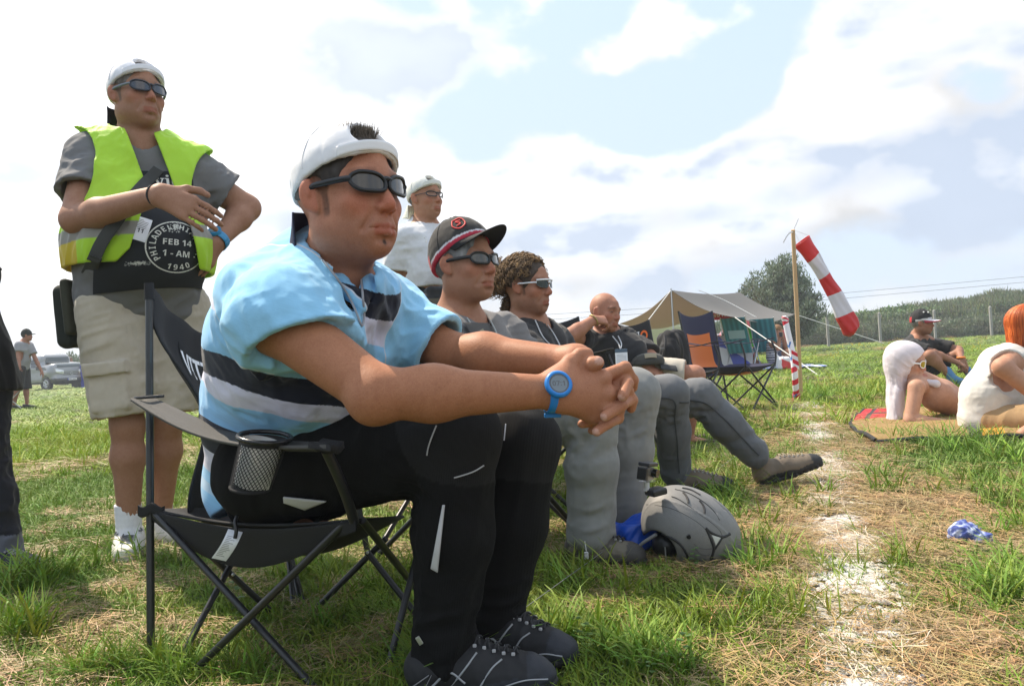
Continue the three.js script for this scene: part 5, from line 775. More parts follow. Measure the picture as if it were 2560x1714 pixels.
// ---------- man in the white polo shirt ----------
{
  const d = 4.45, H = headFrame(P(1062, 498, d), 48, 6, 0, 1.03), fwd = V(.7, 0, .7);
  const J = { pel: P(1075, 740, d), neck: P(1062, 572, d + .03), shR: P(1003, 600, d - .1), shL: P(1124, 600, d + .2), elR: P(985, 720, d - .1), wrR: P(1020, 815, d - .25), elL: P(1150, 715, d + .3), wrL: P(1120, 800, d + .05), hipR: P(1045, 775, d), hipL: P(1105, 775, d + .1), knR: P(1045, 960, d), knL: P(1105, 960, d + .1), anR: V(P(1045, 1100, d).x, .09, -d), anL: V(P(1105, 1100, d).x, .09, -d - .1) };
  J.handR = { dir: V(.5, -.6, .3), back: V(-.5, 0, .8) }; J.handL = { dir: V(-.4, -.7, .3), back: V(.6, 0, .7) };
  const v = figure({ label: 'standing man in a white polo shirt and backward white cap, behind the seated row', cat: 'man', J, H, fwd, b: 1.05, gut: .02, tone: [0.414, 0.212, 0.132], cell: .0065, bodyCell: .0065, seed: 3, face: { mouth: .0002 }, skin: { stubble: .15 }, shirt: { color: [.66, .67, .70], sleeve: .66, loose: .02, vee: .22, neckR: .068, fold: .003, hem: P(1060, 722, d) }, pants: { color: [.025, .028, .035], more: (F) => F.cone(J.pel, J.pel.clone().add(V(0, .12, 0)), .135, .13, .04) } });
  const col = (e) => sheet((u, w) => { const a = e * (.42 + u * 2.65); const c = J.neck.clone().add(V(0, .035, 0)), r = .071 + .034 * w + .02 * Math.max(0, Math.cos(a)); return c.add(V(fwd.x * Math.cos(a) + v.sd.x * Math.sin(a), 0, fwd.z * Math.cos(a) + v.sd.z * Math.sin(a)).multiplyScalar(r)).add(V(0, .012 - .042 * w - .045 * Math.cos(a), 0)); }, 22, 4, .006);
  for (const e of [1, -1]) part('collar', col(e), mat([.68, .69, .72], .9), v.shirt); part('button', merge([P(1061, 594, d - .21), P(1065, 603, d - .22)].map((p) => boxAt(.008, .008, .004, p.x, p.y, p.z, null, .001))), M.white, v.shirt);
  part('hair', hairCoat(H, { r: .0, amp: .001, front: .085, side: -.05, color: [.05, .04, .03], grey: .6, cell: .008 }), M.hair, v.g);
  cap(v.g, H, { turn: Math.PI, crown: [.72, .73, .70], peak: [.66, .66, .58], tilt: -.08, lowF: -.05, lowB: .026, opening: true, band: true, bandArc: 1.7, r: .013, drop: .95, len: .075, cell: .007, high: -.004, width: .076 });
  sunglasses(v.g, H, { frame: [.03, .03, .035], hgt: .013, temple: .0025, name: 'glasses', wrap: .2, lens: new THREE.MeshPhysicalMaterial({ color: 0xffffff, transmission: 1, thickness: 0, roughness: .02, ior: 1.5, side: THREE.DoubleSide }) });
  const F = new Field(); F.box(P(1110, 735, d - .25), [.11, .045, .05], quat(.5), .03, 0); F.box(P(1085, 760, d - .28), [.1, .055, .05], quat(.6), .035, .02); part('waist_pouch', solid(F, .008, (x, y, z) => y < P(1090, 748, d - .25).y ? [.12, .105, .08] : [.02, .02, .022], { disp: folds(V(1, .2, 0), 20, .005, 2), dispMax: .012 }), M.cloth, v.g);
  for (const [a, x] of [[J.anR, 1], [J.anL, 1]]) shoe(v.g, a.clone().add(V(-.06, -.085, -.06)), a.clone().add(V(.16, -.085, .16)), V(0, 1, 0), { cell: .008 });
}
// ---------- folding camp chair, built once per look, facing +z ----------
function campChair(o) {
  const { label, pos, yaw, cloth = M.blackCloth, cloth2, W = .27, seatH = .40, backH = .9, text, group = 'folding camp chairs', lean = .13, arm = .62 } = o;
  const t = thing('camp_chair', label, 'chair', pos.toArray(), group); t.rotation.y = yaw * Math.PI / 180;
  const loc = (g) => { g.userData.local = 1; return g; }, r = .0085, D = .22, fs = [];
  const A = (x, y, z) => V(x, y, z);
  for (const e of [-1, 1]) {
    for (const [a, b] of [[A(e * W, .01, D + .02), A(e * W, seatH, -D)], [A(e * W * 1.02, .01, -D - .02), A(e * W * 1.02, seatH, D)]]) part('leg', loc(rod(a, b, r)), M.black, t);
    for (const z of [D + .012, -D - .012]) part('leg', loc(rod(A(e * W, .01, z * 1.05), A(-e * W, seatH, z + e * .012), r)), M.black, t);
    part('back_post', loc(rod(A(e * W, .02, -D - .03), A(e * (W + .02), backH, -D - .03 - lean), r * 1.1)), M.black, t);
    part('arm_post', loc(tube([A(e * W, seatH - .02, D), A(e * (W + .015), .5, D + .01), A(e * (W + .01), arm - .01, D - .02)], r, 7, 8)), M.black, t);
    part('armrest', loc(sheet((u, v) => A(e * (W + .012) + (v - .5) * .05, arm + .015 - .05 * Math.sin(u * Math.PI) * .7, -D - .11 + u * (2 * D + .11)), 14, 2, .006)), o.armMat || cloth, t);
  }
  const seat = sheet((u, v) => { const s = 4 * u * (1 - u) * 4 * v * (1 - v); return A((u - .5) * 2 * W, seatH - .07 * Math.pow(s, .6) + .012 * Math.pow(Math.abs(u - .5) * 2, 3), -D + v * 2 * D); }, 18, 14, .006), back = sheet((u, v) => { const y = seatH - .08 + v * (backH - seatH + .08), k = (y - .02) / (backH - .02); return A((u - .5) * 2 * (W + .02 * k) * (1 - .06 * Math.sin(Math.PI * v)), y - .05 * 4 * u * (1 - u) * v, -D - .03 - lean * k - .06 * 4 * u * (1 - u) * (1 - .4 * v) + (v < .2 ? (.2 - v) * .4 : 0)); }, 20, 18, .006);
  part('seat', loc(seat), cloth, t); const bk = part('backrest', loc(back), cloth, t);
  const at = (u, v, off) => { const y = seatH - .08 + v * (backH - seatH + .08), k = (y - .02) / (backH - .02); return A((u - .5) * 2 * (W + .02 * k) * (1 - .06 * Math.sin(Math.PI * v)), y - .05 * 4 * u * (1 - u) * v, -D - .03 - lean * k - .06 * 4 * u * (1 - u) * (1 - .4 * v) + (v < .2 ? (.2 - v) * .4 : 0) + off); };
  if (text) part('lettering', loc(sheet((u, v) => at(.1 + .84 * u, .6 + .34 * v, .0075), 16, 8, .001)), text, bk);
  if (cloth2) { part('back_panel', loc(sheet((u, v) => at(.14 + .72 * u, .05 + .64 * v, .0075), 12, 10, .002)), cloth2, bk); part('seat_panel', loc(sheet((u, v) => { u = .2 + .6 * u; v = .12 + .76 * v; const s = 4 * u * (1 - u) * 4 * v * (1 - v); return A((u - .5) * 2 * W, seatH - .07 * Math.pow(s, .6) - .0065, -D + v * 2 * D); }, 12, 10, .002)), cloth2, t); }
  return t;
}
const vitText = mat([1, 1, 1], .85, { map: canvasTex(1024, 400, (x) => { x.fillStyle = '#1a1b1e'; x.fillRect(0, 0, 1024, 400); x.fillStyle = '#e9e9ec'; x.font = 'bold 190px sans-serif'; x.fillText('VITTORAZI', 0, 210, 800); x.fillStyle = '#e0661c'; x.font = 'bold 110px sans-serif'; x.fillText('MOTORS', 380, 345, 420); x.lineWidth = 40; x.strokeStyle = '#e0661c'; x.beginPath(); x.arc(910, 175, 78, 0, 7); x.stroke(); x.beginPath(); x.ellipse(910, 265, 40, 70, 0, 0, 7); x.fill(); x.fillStyle = '#1a1b1e'; x.beginPath(); x.arc(910, 170, 40, 0, 7); x.fill(); }) });
// ---------- man in the black and red cap ----------
{
  const H = headFrame(P(1160, 664, 2.5), 50, 5, 0, 1.04), fwd = V(.9, 0, .42);
  const J = { pel: P(1160, 1065, 2.55), neck: P(1145, 808, 2.55), shR: P(1120, 862, 2.4), shL: P(1262, 838, 2.78), elR: P(1200, 1000, 2.33), wrR: P(1340, 1020, 2.3), elL: P(1345, 960, 2.72), wrL: P(1420, 1010, 2.6), hipR: P(1185, 1075, 2.46), hipL: P(1240, 1065, 2.68), knR: P(1478, 1022, 2.32), knL: P(1588, 985, 2.58), anR: P(1478, 1345, 2.33), anL: P(1560, 1290, 2.62) };
  J.handR = { dir: V(1, -.05, .1), back: V(0, 1, .2) }; J.handL = { dir: V(.9, -.2, .2), back: V(0, 1, 0) };
  const grey = [.235, .238, .232];
  const v = figure({ label: 'seated man in a black and red peaked cap, sunglasses and grey T-shirt', cat: 'man', J, H, fwd, b: 1.06, gut: .03, tone: [0.370, 0.178, 0.106], cell: .006, bodyCell: .0052, seed: 5, face: { fat: .004, nose: 1.1, mouth: .0012 }, skin: { stubble: .25 }, neckW: 1.1, shirt: { color: [.17, .163, .162], sleeve: .7, loose: .018, fold: .006 }, pants: { color: grey, r: [.098, .077, .071, .067], len: 1 } });
  part('hair', hairCoat(H, { r: .004, amp: .003, front: .03, side: -.055, color: [.1, .095, .09], grey: 1, cell: .005 }), M.hair, v.g);
  const c = cap(v.g, H, { crown: [.03, .028, .027], peak: [.012, .012, .013], tilt: -.2, lowF: .022, lowB: -.035, r: .0135, high: .014, cell: .005, len: .088, drop: .12, peakUp: 0, curl: .9, width: .084, paint: (p) => { const e = p.y - (.022 + (p.z - .1) * .285); if (p.z < -.06 && e < .045) return [.42, .025, .05]; if (e < .013) return [.42, .025, .05]; if (e < .019) return [.62, .6, .62]; return [.03, .028, .027]; } });
  const em = []; for (const pts of [[[-.018, .015], [.016, .02], [.02, -.006], [-.002, -.02], [-.02, -.008], [-.018, .015]], [[.01, .01], [-.008, .007], [.006, -.002], [-.008, -.009]]]) em.push(tube(pts.map(([a, b]) => { const ang = -.75 + a / .09, y = .072 + b; const k = Math.sqrt(Math.max(.05, 1 - Math.pow((y - .004) / .119, 2))); return c.at(Math.sin(ang) * .0915 * k, y, Math.cos(ang) * .113 * k); }), .0024, 5, 30)); part('emblem', merge(em), mat([.6, .03, .03], .6), c.mesh);
  sunglasses(v.g, H, { frame: [.006, .007, .008], hgt: .016, rimR: .0038, temple: .0068, rim: true, lens: mat([.012, .018, .014], .05, { clearcoat: 1 }) });
  // neck cord with a white whistle, print on the shirt
  part('shirt_print', decal(v.S, P(1225, 870, 2.4), V(.42, 0, -.9).negate(), V(0, 1, 0), fwd.clone().negate(), .16, .16, 20, 20, .012), mat([1, 1, 1], .9, { map: canvasTex(256, 256, (x) => { x.fillStyle = '#4b4948'; x.fillRect(0, 0, 256, 256); x.fillStyle = '#8a8672'; x.beginPath(); x.moveTo(120, 30); x.lineTo(175, 40); x.lineTo(195, 130); x.lineTo(130, 150); x.fill(); x.fillStyle = '#8f6433'; x.fillRect(60, 130, 90, 126); x.strokeStyle = '#8a7a50'; x.lineWidth = 6; x.beginPath(); x.arc(215, 190, 26, 0, 7); x.stroke(); }) }), v.shirt);
  part('neck_cord', tube([P(1168, 795, 2.42), P(1195, 835, 2.36), P(1228, 875, 2.32), P(1244, 905, 2.31), P(1250, 870, 2.36), P(1240, 830, 2.44), P(1225, 800, 2.5)], .0028, 5, 50), mat([.35, .36, .34], .7), v.g);
  const wF = new Field(); wF.ball(P(1221, 860, 2.3), .017, 0); wF.cone(P(1221, 860, 2.3), P(1228, 885, 2.3), .017, .012, .01); part('whistle', solid(wF, .004, [.75, .72, .72]), mat([1, 1, 1], .4, { vertexColors: true }), v.g);
  for (const [a, heel, toe] of [[J.anR, P(1425, 1400, 2.36), P(1612, 1420, 2.28)], [J.anL, P(1525, 1350, 2.66), P(1660, 1352, 2.6)]]) shoe(v.g, heel.setY(.005), toe.setY(.01), V(0, 1, 0), { color: [.10, .085, .062], toeCap: [.055, .05, .045], laces: [.02, .02, .02], ankle: a.clone().add(V(.015, -.04, 0)), w: .052, high: .09, cell: .005, paint: (t, b, s) => noise(t * 11, b * 60, s * 50) > .1 ? [.15, .13, .095] : [.06, .052, .042] });
  part('cord_lock', merge([rod(P(1462, 1352, 2.24), P(1466, 1378, 2.235), .0015), boxAt(.012, .02, .008, ...P(1466, 1388, 2.235).toArray(), null, .002)]), mat([.5, .5, .5], .5), v.pants);
  campChair({ label: 'black and red camp chair under the man in the black and red cap', pos: V(P(1180, 1000, 2.62).x, 0, -2.62), yaw: 62, cloth2: mat([.3, .015, .02], .85), backH: .82 });
}
// ---------- man with curly hair ----------
{
  const H = headFrame(P(1316, 717, 3.25), 57, 1, 0, 1.0), fwd = V(.9, 0, .42);
  const J = { pel: P(1345, 1015, 3.35), neck: P(1318, 805, 3.3), shR: P(1296, 862, 3.13), shL: P(1386, 852, 3.5), elR: P(1390, 935, 3.0), wrR: P(1500, 945, 3.05), elL: P(1445, 938, 3.45), wrL: P(1540, 950, 3.3), hipR: P(1370, 1020, 3.25), hipL: P(1410, 1010, 3.45), knR: P(1672, 985, 3.2), knL: P(1748, 992, 3.38), anR: P(1690, 1185, 3.35), anL: P(1893, 1140, 3.36) };
  J.handR = { dir: V(1, -.1, .1), back: V(0, 1, .2) }; J.handL = { dir: V(1, -.2, 0), back: V(0, 1, 0) };
  const v = figure({ label: 'seated man with curly tied hair, white rimmed sunglasses, black T-shirt and grey jeans', cat: 'man', J, H, fwd, b: .98, tone: [0.378, 0.187, 0.115], cell: .007, bodyCell: .006, seed: 8, face: { fat: -.003, jaw: 1.0, nose: 1.1 }, skin: { stubble: .45, side: -.032, brow: [.05, .03, .02] }, shirt: { color: [.022, .022, .024], sleeve: .75, loose: .02 }, pants: { name: 'jeans', color: [.085, .09, .095], r: [.1, .078, .075, .066], len: 1, paint: (x, y, z) => { const n = fbm(x * 9, y * 9, z * 9, 3), k = Math.max(Math.exp(-Math.pow(Math.hypot(x - J.knR.x, y - J.knR.y - .05, z - J.knR.z) / .1, 2)), Math.exp(-Math.pow(Math.hypot(x - J.knL.x, y - J.knL.y - .05, z - J.knL.z) / .1, 2))); return mixc([.105, .112, .122], [.23, .235, .24], Math.min(1, Math.max(0, .6 * k + .4 * n))); } } });
  // side seams of the jeans
  for (const [k, a] of [[J.knR, J.anR], [J.knL, J.anL]]) { const ps = [k.clone().lerp(J.pel, .2), k.clone().add(V(0, -.02, 0)), k.clone().lerp(a, .3), k.clone().lerp(a, .65), k.clone().lerp(a, .95)].map((p) => p.add(V(0, 0, .2))); part('seam', strapOn(v.T, ps, .006, V(0, 0, -1), .002, .004), mat([.05, .055, .06], .9), v.pants); }
  // curls: many small coils over the skull, a knot and a tail at the back
  const r = rng(17), cs = [], coil = (p, out, n, R, len) => { const t = unit(out), a = unit(V(-t.z, .3, t.x).cross(t)), b = t.clone().cross(a), pts = []; for (let i = 0; i <= n * 7; i++) { const k = i / (n * 7), w = k * n * 6.283; pts.push(p.clone().addScaledVector(t, k * len).addScaledVector(a, Math.cos(w) * R * (.6 + .4 * k)).addScaledVector(b, Math.sin(w) * R * (.6 + .4 * k)).add(V(0, -k * k * .012, 0))); } const rad = .0009 + .0006 * r(), g = new THREE.TubeGeometry(new THREE.CatmullRomCurve3(pts), n * 6, rad, 3); return g; };
  const tint = (g, c) => { const n = g.attributes.position.count, a = new Float32Array(n * 3); for (let i = 0; i < n; i++) { a[i * 3] = c[0]; a[i * 3 + 1] = c[1]; a[i * 3 + 2] = c[2]; } g.setAttribute('color', new THREE.BufferAttribute(a, 3)); return g; };
  const dark = [.075, .045, .025], gold = [.34, .2, .075];
  for (let i = 0; i < 2000; i++) { const a = r() * 6.283, el = r() * 1.9 - .45, x = Math.sin(a) * Math.cos(el), y = Math.sin(el), z = Math.cos(a) * Math.cos(el); if (z > .7 && y < .62) continue; if (y < .02 && z > .3) continue; if (y < -.2 && z > -.2) continue; const p = H.at(x * .078, .035 + y * .088, -.014 + z * .1); cs.push(tint(coil(p, H.dir(x * .8, y + .15, z * .8 - .3), 2, .006 + .004 * r(), .018 + .02 * r()), mixc(dark, gold, Math.pow(r(), 1.6) * .9))); }
  for (let i = 0; i < 700; i++) { const q = V(r() - .5, r() - .5, r() - .5).normalize(), c = H.at(.0, .068, -.128), p = c.clone().addScaledVector(q, .03 + .028 * r()).add(V(0, .022 * (r() - .4) - .03 * r(), 0)); cs.push(tint(coil(p, q.clone().add(V(0, -.5, 0)), 2, .009, .03), mixc(dark, gold, .35 + .65 * r()))); }
  for (let i = 0; i < 360; i++) { const k = r(), p = H.at((r() - .5) * .06, -.02 - .1 * k, -.085 - .03 * k + (r() - .5) * .035); cs.push(tint(coil(p, V(-.2, -1, r() - .5), 2, .009, .03), mixc(dark, gold, .5 * r() * (.4 + k)))); }
  const hair = part('hair', merge(cs), M.hair, v.g); part('hair_base', hairCoat(H, { r: .006, front: .08, side: -.005, color: [.05, .032, .02], cell: .006, amp: .006 }), M.hair, hair);
  sunglasses(v.g, H, { frame: [.72, .75, .78], hgt: .0165, temple: .0042, topBar: true, rim: false, lens: mat([.006, .016, .008], .16) });
  part('neck_cord', tube([P(1338, 800, 3.18), P(1360, 845, 3.1), P(1395, 880, 3.06), P(1404, 895, 3.05), P(1402, 870, 3.12), P(1385, 835, 3.2), P(1360, 800, 3.3)], .003, 5, 40), mat([.5, .5, .5], .7), v.g);
  for (const [a, heel, toe, up] of [[J.anR, P(1672, 1222, 3.36).setY(.005), P(1838, 1228, 3.3).setY(.01), V(0, 1, 0)], [J.anL, P(1893, 1205, 3.37).setY(.01), P(2062, 1158, 3.36).setY(.09), V(-.25, 1, 0)]]) shoe(v.g, heel, toe, up, { color: [.155, .12, .085], sole: [.02, .02, .022], toeCap: [.022, .023, .026], laces: [.3, .25, .18], ankle: a.clone(), w: .052, cell: .0055 });
  campChair({ label: 'black camp chair carrying the man with curly hair', pos: V(P(1360, 1000, 3.42).x, 0, -3.42), yaw: 62, backH: .72 });
}
// ---------- bald man ----------
{
  const H = headFrame(P(1512, 781, 4.85), 42, -4, -6, 1.02), fwd = V(.85, 0, .5);
  const J = { pel: P(1545, 935, 4.95), neck: P(1520, 838, 4.95), shR: P(1468, 858, 4.8), shL: P(1598, 868, 5.1), elR: P(1428, 838, 4.55), wrR: P(1484, 800, 4.62), elL: P(1640, 905, 4.9), wrL: P(1618, 918, 4.7), hipR: P(1590, 930, 4.85), hipL: P(1600, 930, 5.05), knR: P(1738, 938, 4.75), knL: P(1715, 940, 5.1), anR: P(1722, 1080, 4.9), anL: P(1690, 1070, 5.2), toeR: P(1770, 1105, 4.92), toeL: P(1730, 1095, 5.2) };
  J.handR = { dir: P(1530, 802, 4.68).sub(J.wrR), back: V(-.3, .6, .7), curl: .95, open: .2 }; J.handL = { dir: V(.5, -.3, .3), back: V(0, .9, .4), curl: .4 };
  const v = figure({ label: 'seated bald man in a black polo shirt resting a fist on his cheek', cat: 'man', J, H, fwd, b: 1.05, gut: .03, tone: [0.396, 0.187, 0.119], cell: .009, bodyCell: .0068, seed: 11, bare: true, face: { eyes: true, fat: .004 }, skin: { stubble: .3, eyes: true, brow: [.1, .06, .04] }, shirt: { color: [.018, .018, .02], sleeve: .6, loose: .02, fold: .008 }, pants: { name: 'shorts', color: [.5, .45, .38], len: .42, r: [.1, .09, .07, .07] } });
  part('neck_cord', tube([P(1532, 840, 4.75), P(1548, 862, 4.68), P(1551, 872, 4.66), P(1554, 862, 4.68), P(1546, 840, 4.78)], .004, 5, 24), mat([.5, .52, .55], .7), v.g);
  part('badge', boxAt(.083, .1, .003, ...P(1554, 893, 4.65).toArray(), quat(.4), .001), mat([1, 1, 1], .3, { map: canvasTex(128, 160, (x) => { x.fillStyle = '#e6e9f2'; x.fillRect(0, 0, 128, 160); x.fillStyle = '#4a6076'; x.fillRect(0, 0, 128, 34); x.fillStyle = '#a9aeb9'; for (let i = 0; i < 8; i++) x.fillRect(14, 52 + i * 12, 70 + i * 29 % 30, 4); }) }), v.g);
  part('sandal', merge([J.toeR, J.toeL].map((t, i) => { const a = i ? J.anL : J.anR; return boxAt(.27, .02, .09, (t.x + a.x) / 2 + .01, .02, t.z, quat(-.1), .008); })), mat([.05, .03, .03], .8), v.g);
  part('bracelet', tube([0, 1, 2, 3, 4, 5, 6, 7].map((i) => V(Math.cos(i * .785) * .034, Math.sin(i * .785) * .034, 0).applyQuaternion(new THREE.Quaternion().setFromUnitVectors(V(0, 0, 1), unit(J.wrR.clone().sub(J.elR)))).add(J.wrR)), .005, 6, 32, true), mat([.4, .3, .12], .4, { metalness: .6 }), v.g);
  // cap lying in his lap
  const c = thing('cap', 'dark cap lying in the lap of the bald man', 'cap', P(1622, 912, 4.72).toArray()); const F = new Field(), q = quat(.5, 0, .1), o = P(1620, 905, 4.72); F.egg(o, [.1, .055, .095], q, 0); F.clip(o.clone().add(V(0, -.015, 0)), V(0, -1, 0), .004); part('crown', solid(F, .007, [.05, .048, .042], { disp: folds(V(1, 0, 0), 20, .006, 4), dispMax: .015 }), M.cloth, c); part('peak', sheet((u, w) => o.clone().add(V(.06 + .1 * w, -.012 - .02 * w - .06 * (u - .5) ** 2 * 2, .02 + (u - .5) * .15 * (1 - .3 * w))), 10, 5, .005), mat([.02, .02, .022], .8), c); part('patch', sheet((u, w) => o.clone().add(V(-.03 + u * .07, .028 + .025 * w - .012 * (u - .5) ** 2, .088 - .02 * w)), 6, 3, .003), mat([.3, .25, .17], .8), c);
  campChair({ label: 'black camp chair with a printed back behind the bald man', pos: V(P(1502, 900, 5.15).x, 0, -5.15), yaw: 50, text: vitText, W: .29, backH: .87 });
}
{ // empty chairs farther along the row
  campChair({ label: 'empty black camp chair with a printed back, holding the black backpack', pos: V(P(1690, 900, 6.2).x, 0, -6.2), yaw: 52, text: vitText, W: .28, backH: .85 });
  campChair({ label: 'empty navy camp chair with a bright orange panel', pos: V(P(1842, 900, 6.95).x, 0, -6.95), yaw: 46, cloth: mat([.022, .024, .06], .85), cloth2: mat([.85, .22, .02], .7, { transmission: .4, thickness: 0 }), W: .27, backH: .92 });
  const b = thing('backpack', 'black backpack standing on the empty printed camp chair', 'backpack', P(1680, 905, 5.9).toArray()), F = new Field(); F.box(P(1684, 875, 5.85), [.105, .15, .09], quat(.5, .2), .07, 0); F.egg(P(1672, 885, 5.75), [.08, .1, .06], quat(.5), .04); part('pack', solid(F, .009, [.014, .014, .016], { disp: folds(V(0, 1, .2), 14, .01, 5), dispMax: .025 }), M.cloth, b);
  part('strap', merge([tube([P(1690, 832, 5.72), P(1700, 850, 5.68), P(1706, 880, 5.68), P(1702, 912, 5.72)], .012, 6, 16), tube([P(1662, 838, 5.74), P(1664, 860, 5.7), P(1658, 890, 5.7)], .01, 6, 12)]), mat([.03, .03, .032], .8), b); part('buckle', boxAt(.03, .02, .012, ...P(1657, 872, 5.68).toArray(), null, .004), mat([.1, .1, .1], .4), b);
}
// ---------- the black folding chair in the foreground ----------
{
  const c = thing('camp_chair', 'large black folding camp chair with a mesh cup holder, under the man in stripes', 'chair', [-.6, 0, -1.75]), r = .0079;
  const leg = (a, b, q = r) => part('leg', rod(a, b, q), M.black, c);
  const postT = P(372, 722, 1.86), postF = G(377, 1662).setY(.01);
  part('back_post', tube([postF, postF.clone().lerp(postT, .5), postT], .0088, 10, 6), mat([.02, .022, .022], .3), c);
  const seatRN = P(382, 1275, 1.79), seatFN = P(890, 1300, 1.46), seatRF = P(690, 1265, 2.28), seatFF = P(1010, 1290, 1.92);
  const fFN = G(800, 1735), fA = G(467, 1694), fB = G(443, 1660), fFrN = G(969, 1670), fRF = G(735, 1530), fFF = G(1060, 1560);
  leg(P(388, 1285, 1.78), fFN); leg(P(862, 1308, 1.48), fA); leg(P(640, 1292, 2.0), fB); leg(P(422, 1292, 1.88), G(690, 1540)); leg(P(712, 1300, 2.22), fRF); leg(P(905, 1300, 1.5), G(1080, 1520)); leg(P(1040, 1400, 1.75), fFrN);
  leg(P(965, 1345, 2.0), G(770, 1540)); leg(P(918, 1380, 1.98), fFF); part('back_post', tube([fRF.clone().add(V(.02, 0, -.02)), P(705, 1300, 2.26), P(672, 820, 2.36)], .0105, 8, 6), M.black, c);
  for (const [x, y, d] of [[613, 1550, 1.66], [918, 1381, 1.97], [582, 1436, 1.96]]) part('rivet', new THREE.SphereGeometry(.004, 10, 8).translate(...P(x, y, d - .012).toArray()), M.steel, c);
  // seat: a sling that sags under him, and the back panel
  const mid = (a, b, t) => a.clone().lerp(b, t);
  const sling = (u, v) => { const a = mid(seatRN, seatFN, u), b = mid(seatRF, seatFF, u), p = mid(a, b, v); const s = Math.pow(Math.sin(Math.PI * u), .8) * (.2 + .6 * Math.sin(Math.PI * (.1 + .9 * v * .9))); p.y -= .02 * Math.sin(Math.PI * u) + .095 * s * sstep(0, .35, v); return p; };
  part('seat', sheet(sling, 30, 24, .006), M.blackCloth, c);
  part('seat_edge', sheet((u, v) => { const p = mid(seatRN, seatFN, u); p.y -= .028 * Math.sin(Math.PI * u) + v * (.02 + .075 * Math.pow(Math.sin(Math.PI * Math.pow(u, .8)), 1.2)); p.z += .004 - .05 * v * Math.sin(Math.PI * u); return p; }, 34, 6, .004), M.blackCloth, c);
  const bTop = [postT.clone().add(V(.0, .01, .0)), P(672, 850, 2.34)], bBot = [P(415, 1290, 1.82), P(690, 1265, 2.26)];
  const bk = part('backrest', sheet((u, v) => { const a = mid(bTop[0], bBot[0], v), b = mid(bTop[1], bBot[1], v), p = mid(a, b, u); const pull = sstep(.14, .6, v) * (1 - .5 * sstep(.62, 1, v)) * (1 - u); p.add(V(.075 * pull, 0, -.07 * pull)); const sag = 4 * u * (1 - u); p.add(V(-.06 * sag * (.6 + .4 * v), .0 - .05 * sag * (1 - v), -.02 * sag)); p.x += .006 * Math.sin(u * 26 + v * 3) * (1 - v) * (1 - u); return p; }, 34, 28, .006), M.blackCloth, c);
  part('post_cap', new THREE.CylinderGeometry(.011, .012, .04, 14).translate(...postT.clone().add(V(0, -.006, 0)).toArray()), M.blackCloth, bk);
  part('lettering', sheet((u, v) => { u = .25 + .62 * u; v = .33 - .2 * v; const a = mid(bTop[0], bBot[0], v), b = mid(bTop[1], bBot[1], v), p = mid(a, b, u); const pull = sstep(.14, .6, v) * (1 - .5 * sstep(.62, 1, v)) * (1 - u); p.add(V(.075 * pull, 0, -.07 * pull)); const sag = 4 * u * (1 - u); p.add(V(-.06 * sag * (.6 + .4 * v), .0 - .05 * sag * (1 - v), -.02 * sag)); p.x += .006 * Math.sin(u * 26 + v * 3) * (1 - v) * (1 - u); return p.add(V(.0035, 0, .0075)); }, 24, 8, .001), mat([1, 1, 1], .85, { map: canvasTex(1024, 256, (x) => { x.fillStyle = '#1d1e21'; x.fillRect(0, 0, 1024, 256); x.fillStyle = '#e4e4e8'; x.font = 'bold 220px sans-serif'; x.fillText('VITTORAZI', 10, 210, 1000); }) }), bk);
  // armrest with cup holder
  const a0 = P(352, 1000, 1.76), a1 = P(832, 1118, 1.36), dirA = a1.clone().sub(a0), sideA = V(.35, 0, -.94).multiplyScalar(.075);
  const armPt = (u, v) => { const p = a0.clone().addScaledVector(dirA, u).addScaledVector(sideA, (v - .5) * (.55 + .55 * Math.sin(Math.PI * Math.min(1, u * .9 + .12)))); p.y -= .035 * Math.sin(Math.PI * u) - .004 * Math.cos(v * 6.28); return p; };
  const ag = mat([.075, .072, .068], .8, { bumpMap: rep(T.cloth, 3), bumpScale: .001 });
  part('armrest', sheet(armPt, 36, 8, .007), ag, c); part('armrest_end', sheet((u, v) => armPt(.93 + .09 * u, v).add(V(0, .004 - .006 * u, 0)), 6, 8, .012), M.blackCloth, c);
  part('arm_clip', sheet((u, v) => { const a = u * 6.2832; return P(372, 992, 1.775).add(V(Math.cos(a) * .03, (v - .5) * .006, Math.sin(a) * .02)); }, 20, 1, .006), M.black, c);
  part('arm_post', tube([P(815, 1125, 1.37), P(845, 1190, 1.40), P(872, 1260, 1.44), P(885, 1305, 1.47)], .01, 8, 16), M.black, c);
  part('seat_corner', sheet((u, v) => P(345 + 65 * u, 1262 + 26 * v + 6 * Math.sin(u * 9), 1.775), 8, 4, .006), M.blackCloth, c);
  const cup = P(662, 1098, 1.43), lean = new THREE.Quaternion().setFromEuler(new THREE.Euler(.1, 0, -.16));
  const ring = new THREE.TorusGeometry(.0465, .0045, 10, 40); ring.rotateX(Math.PI / 2); ring.applyQuaternion(lean); ring.translate(cup.x, cup.y + .004, cup.z); part('cup_ring', ring, mat([.015, .015, .017], .25), c);
  const netTex = canvasTex(512, 256, (x) => { x.clearRect(0, 0, 512, 256); x.strokeStyle = '#2a2b2e'; x.lineWidth = 3.2; for (let i = -20; i < 60; i++) { x.beginPath(); x.moveTo(i * 16, 0); x.lineTo(i * 16 + 160, 256); x.stroke(); x.beginPath(); x.moveTo(i * 16, 0); x.lineTo(i * 16 - 160, 256); x.stroke(); } x.fillStyle = '#1a1a1c'; x.fillRect(0, 0, 512, 14); x.fillRect(0, 232, 512, 24); });
  const netG = sheet((u, v) => { const a = u * 6.2832, q = .041 - .006 * v; return V(Math.cos(a) * q - .02 * v, -.092 * v, Math.sin(a) * q).applyQuaternion(lean).add(cup); }, 40, 8, .0008);
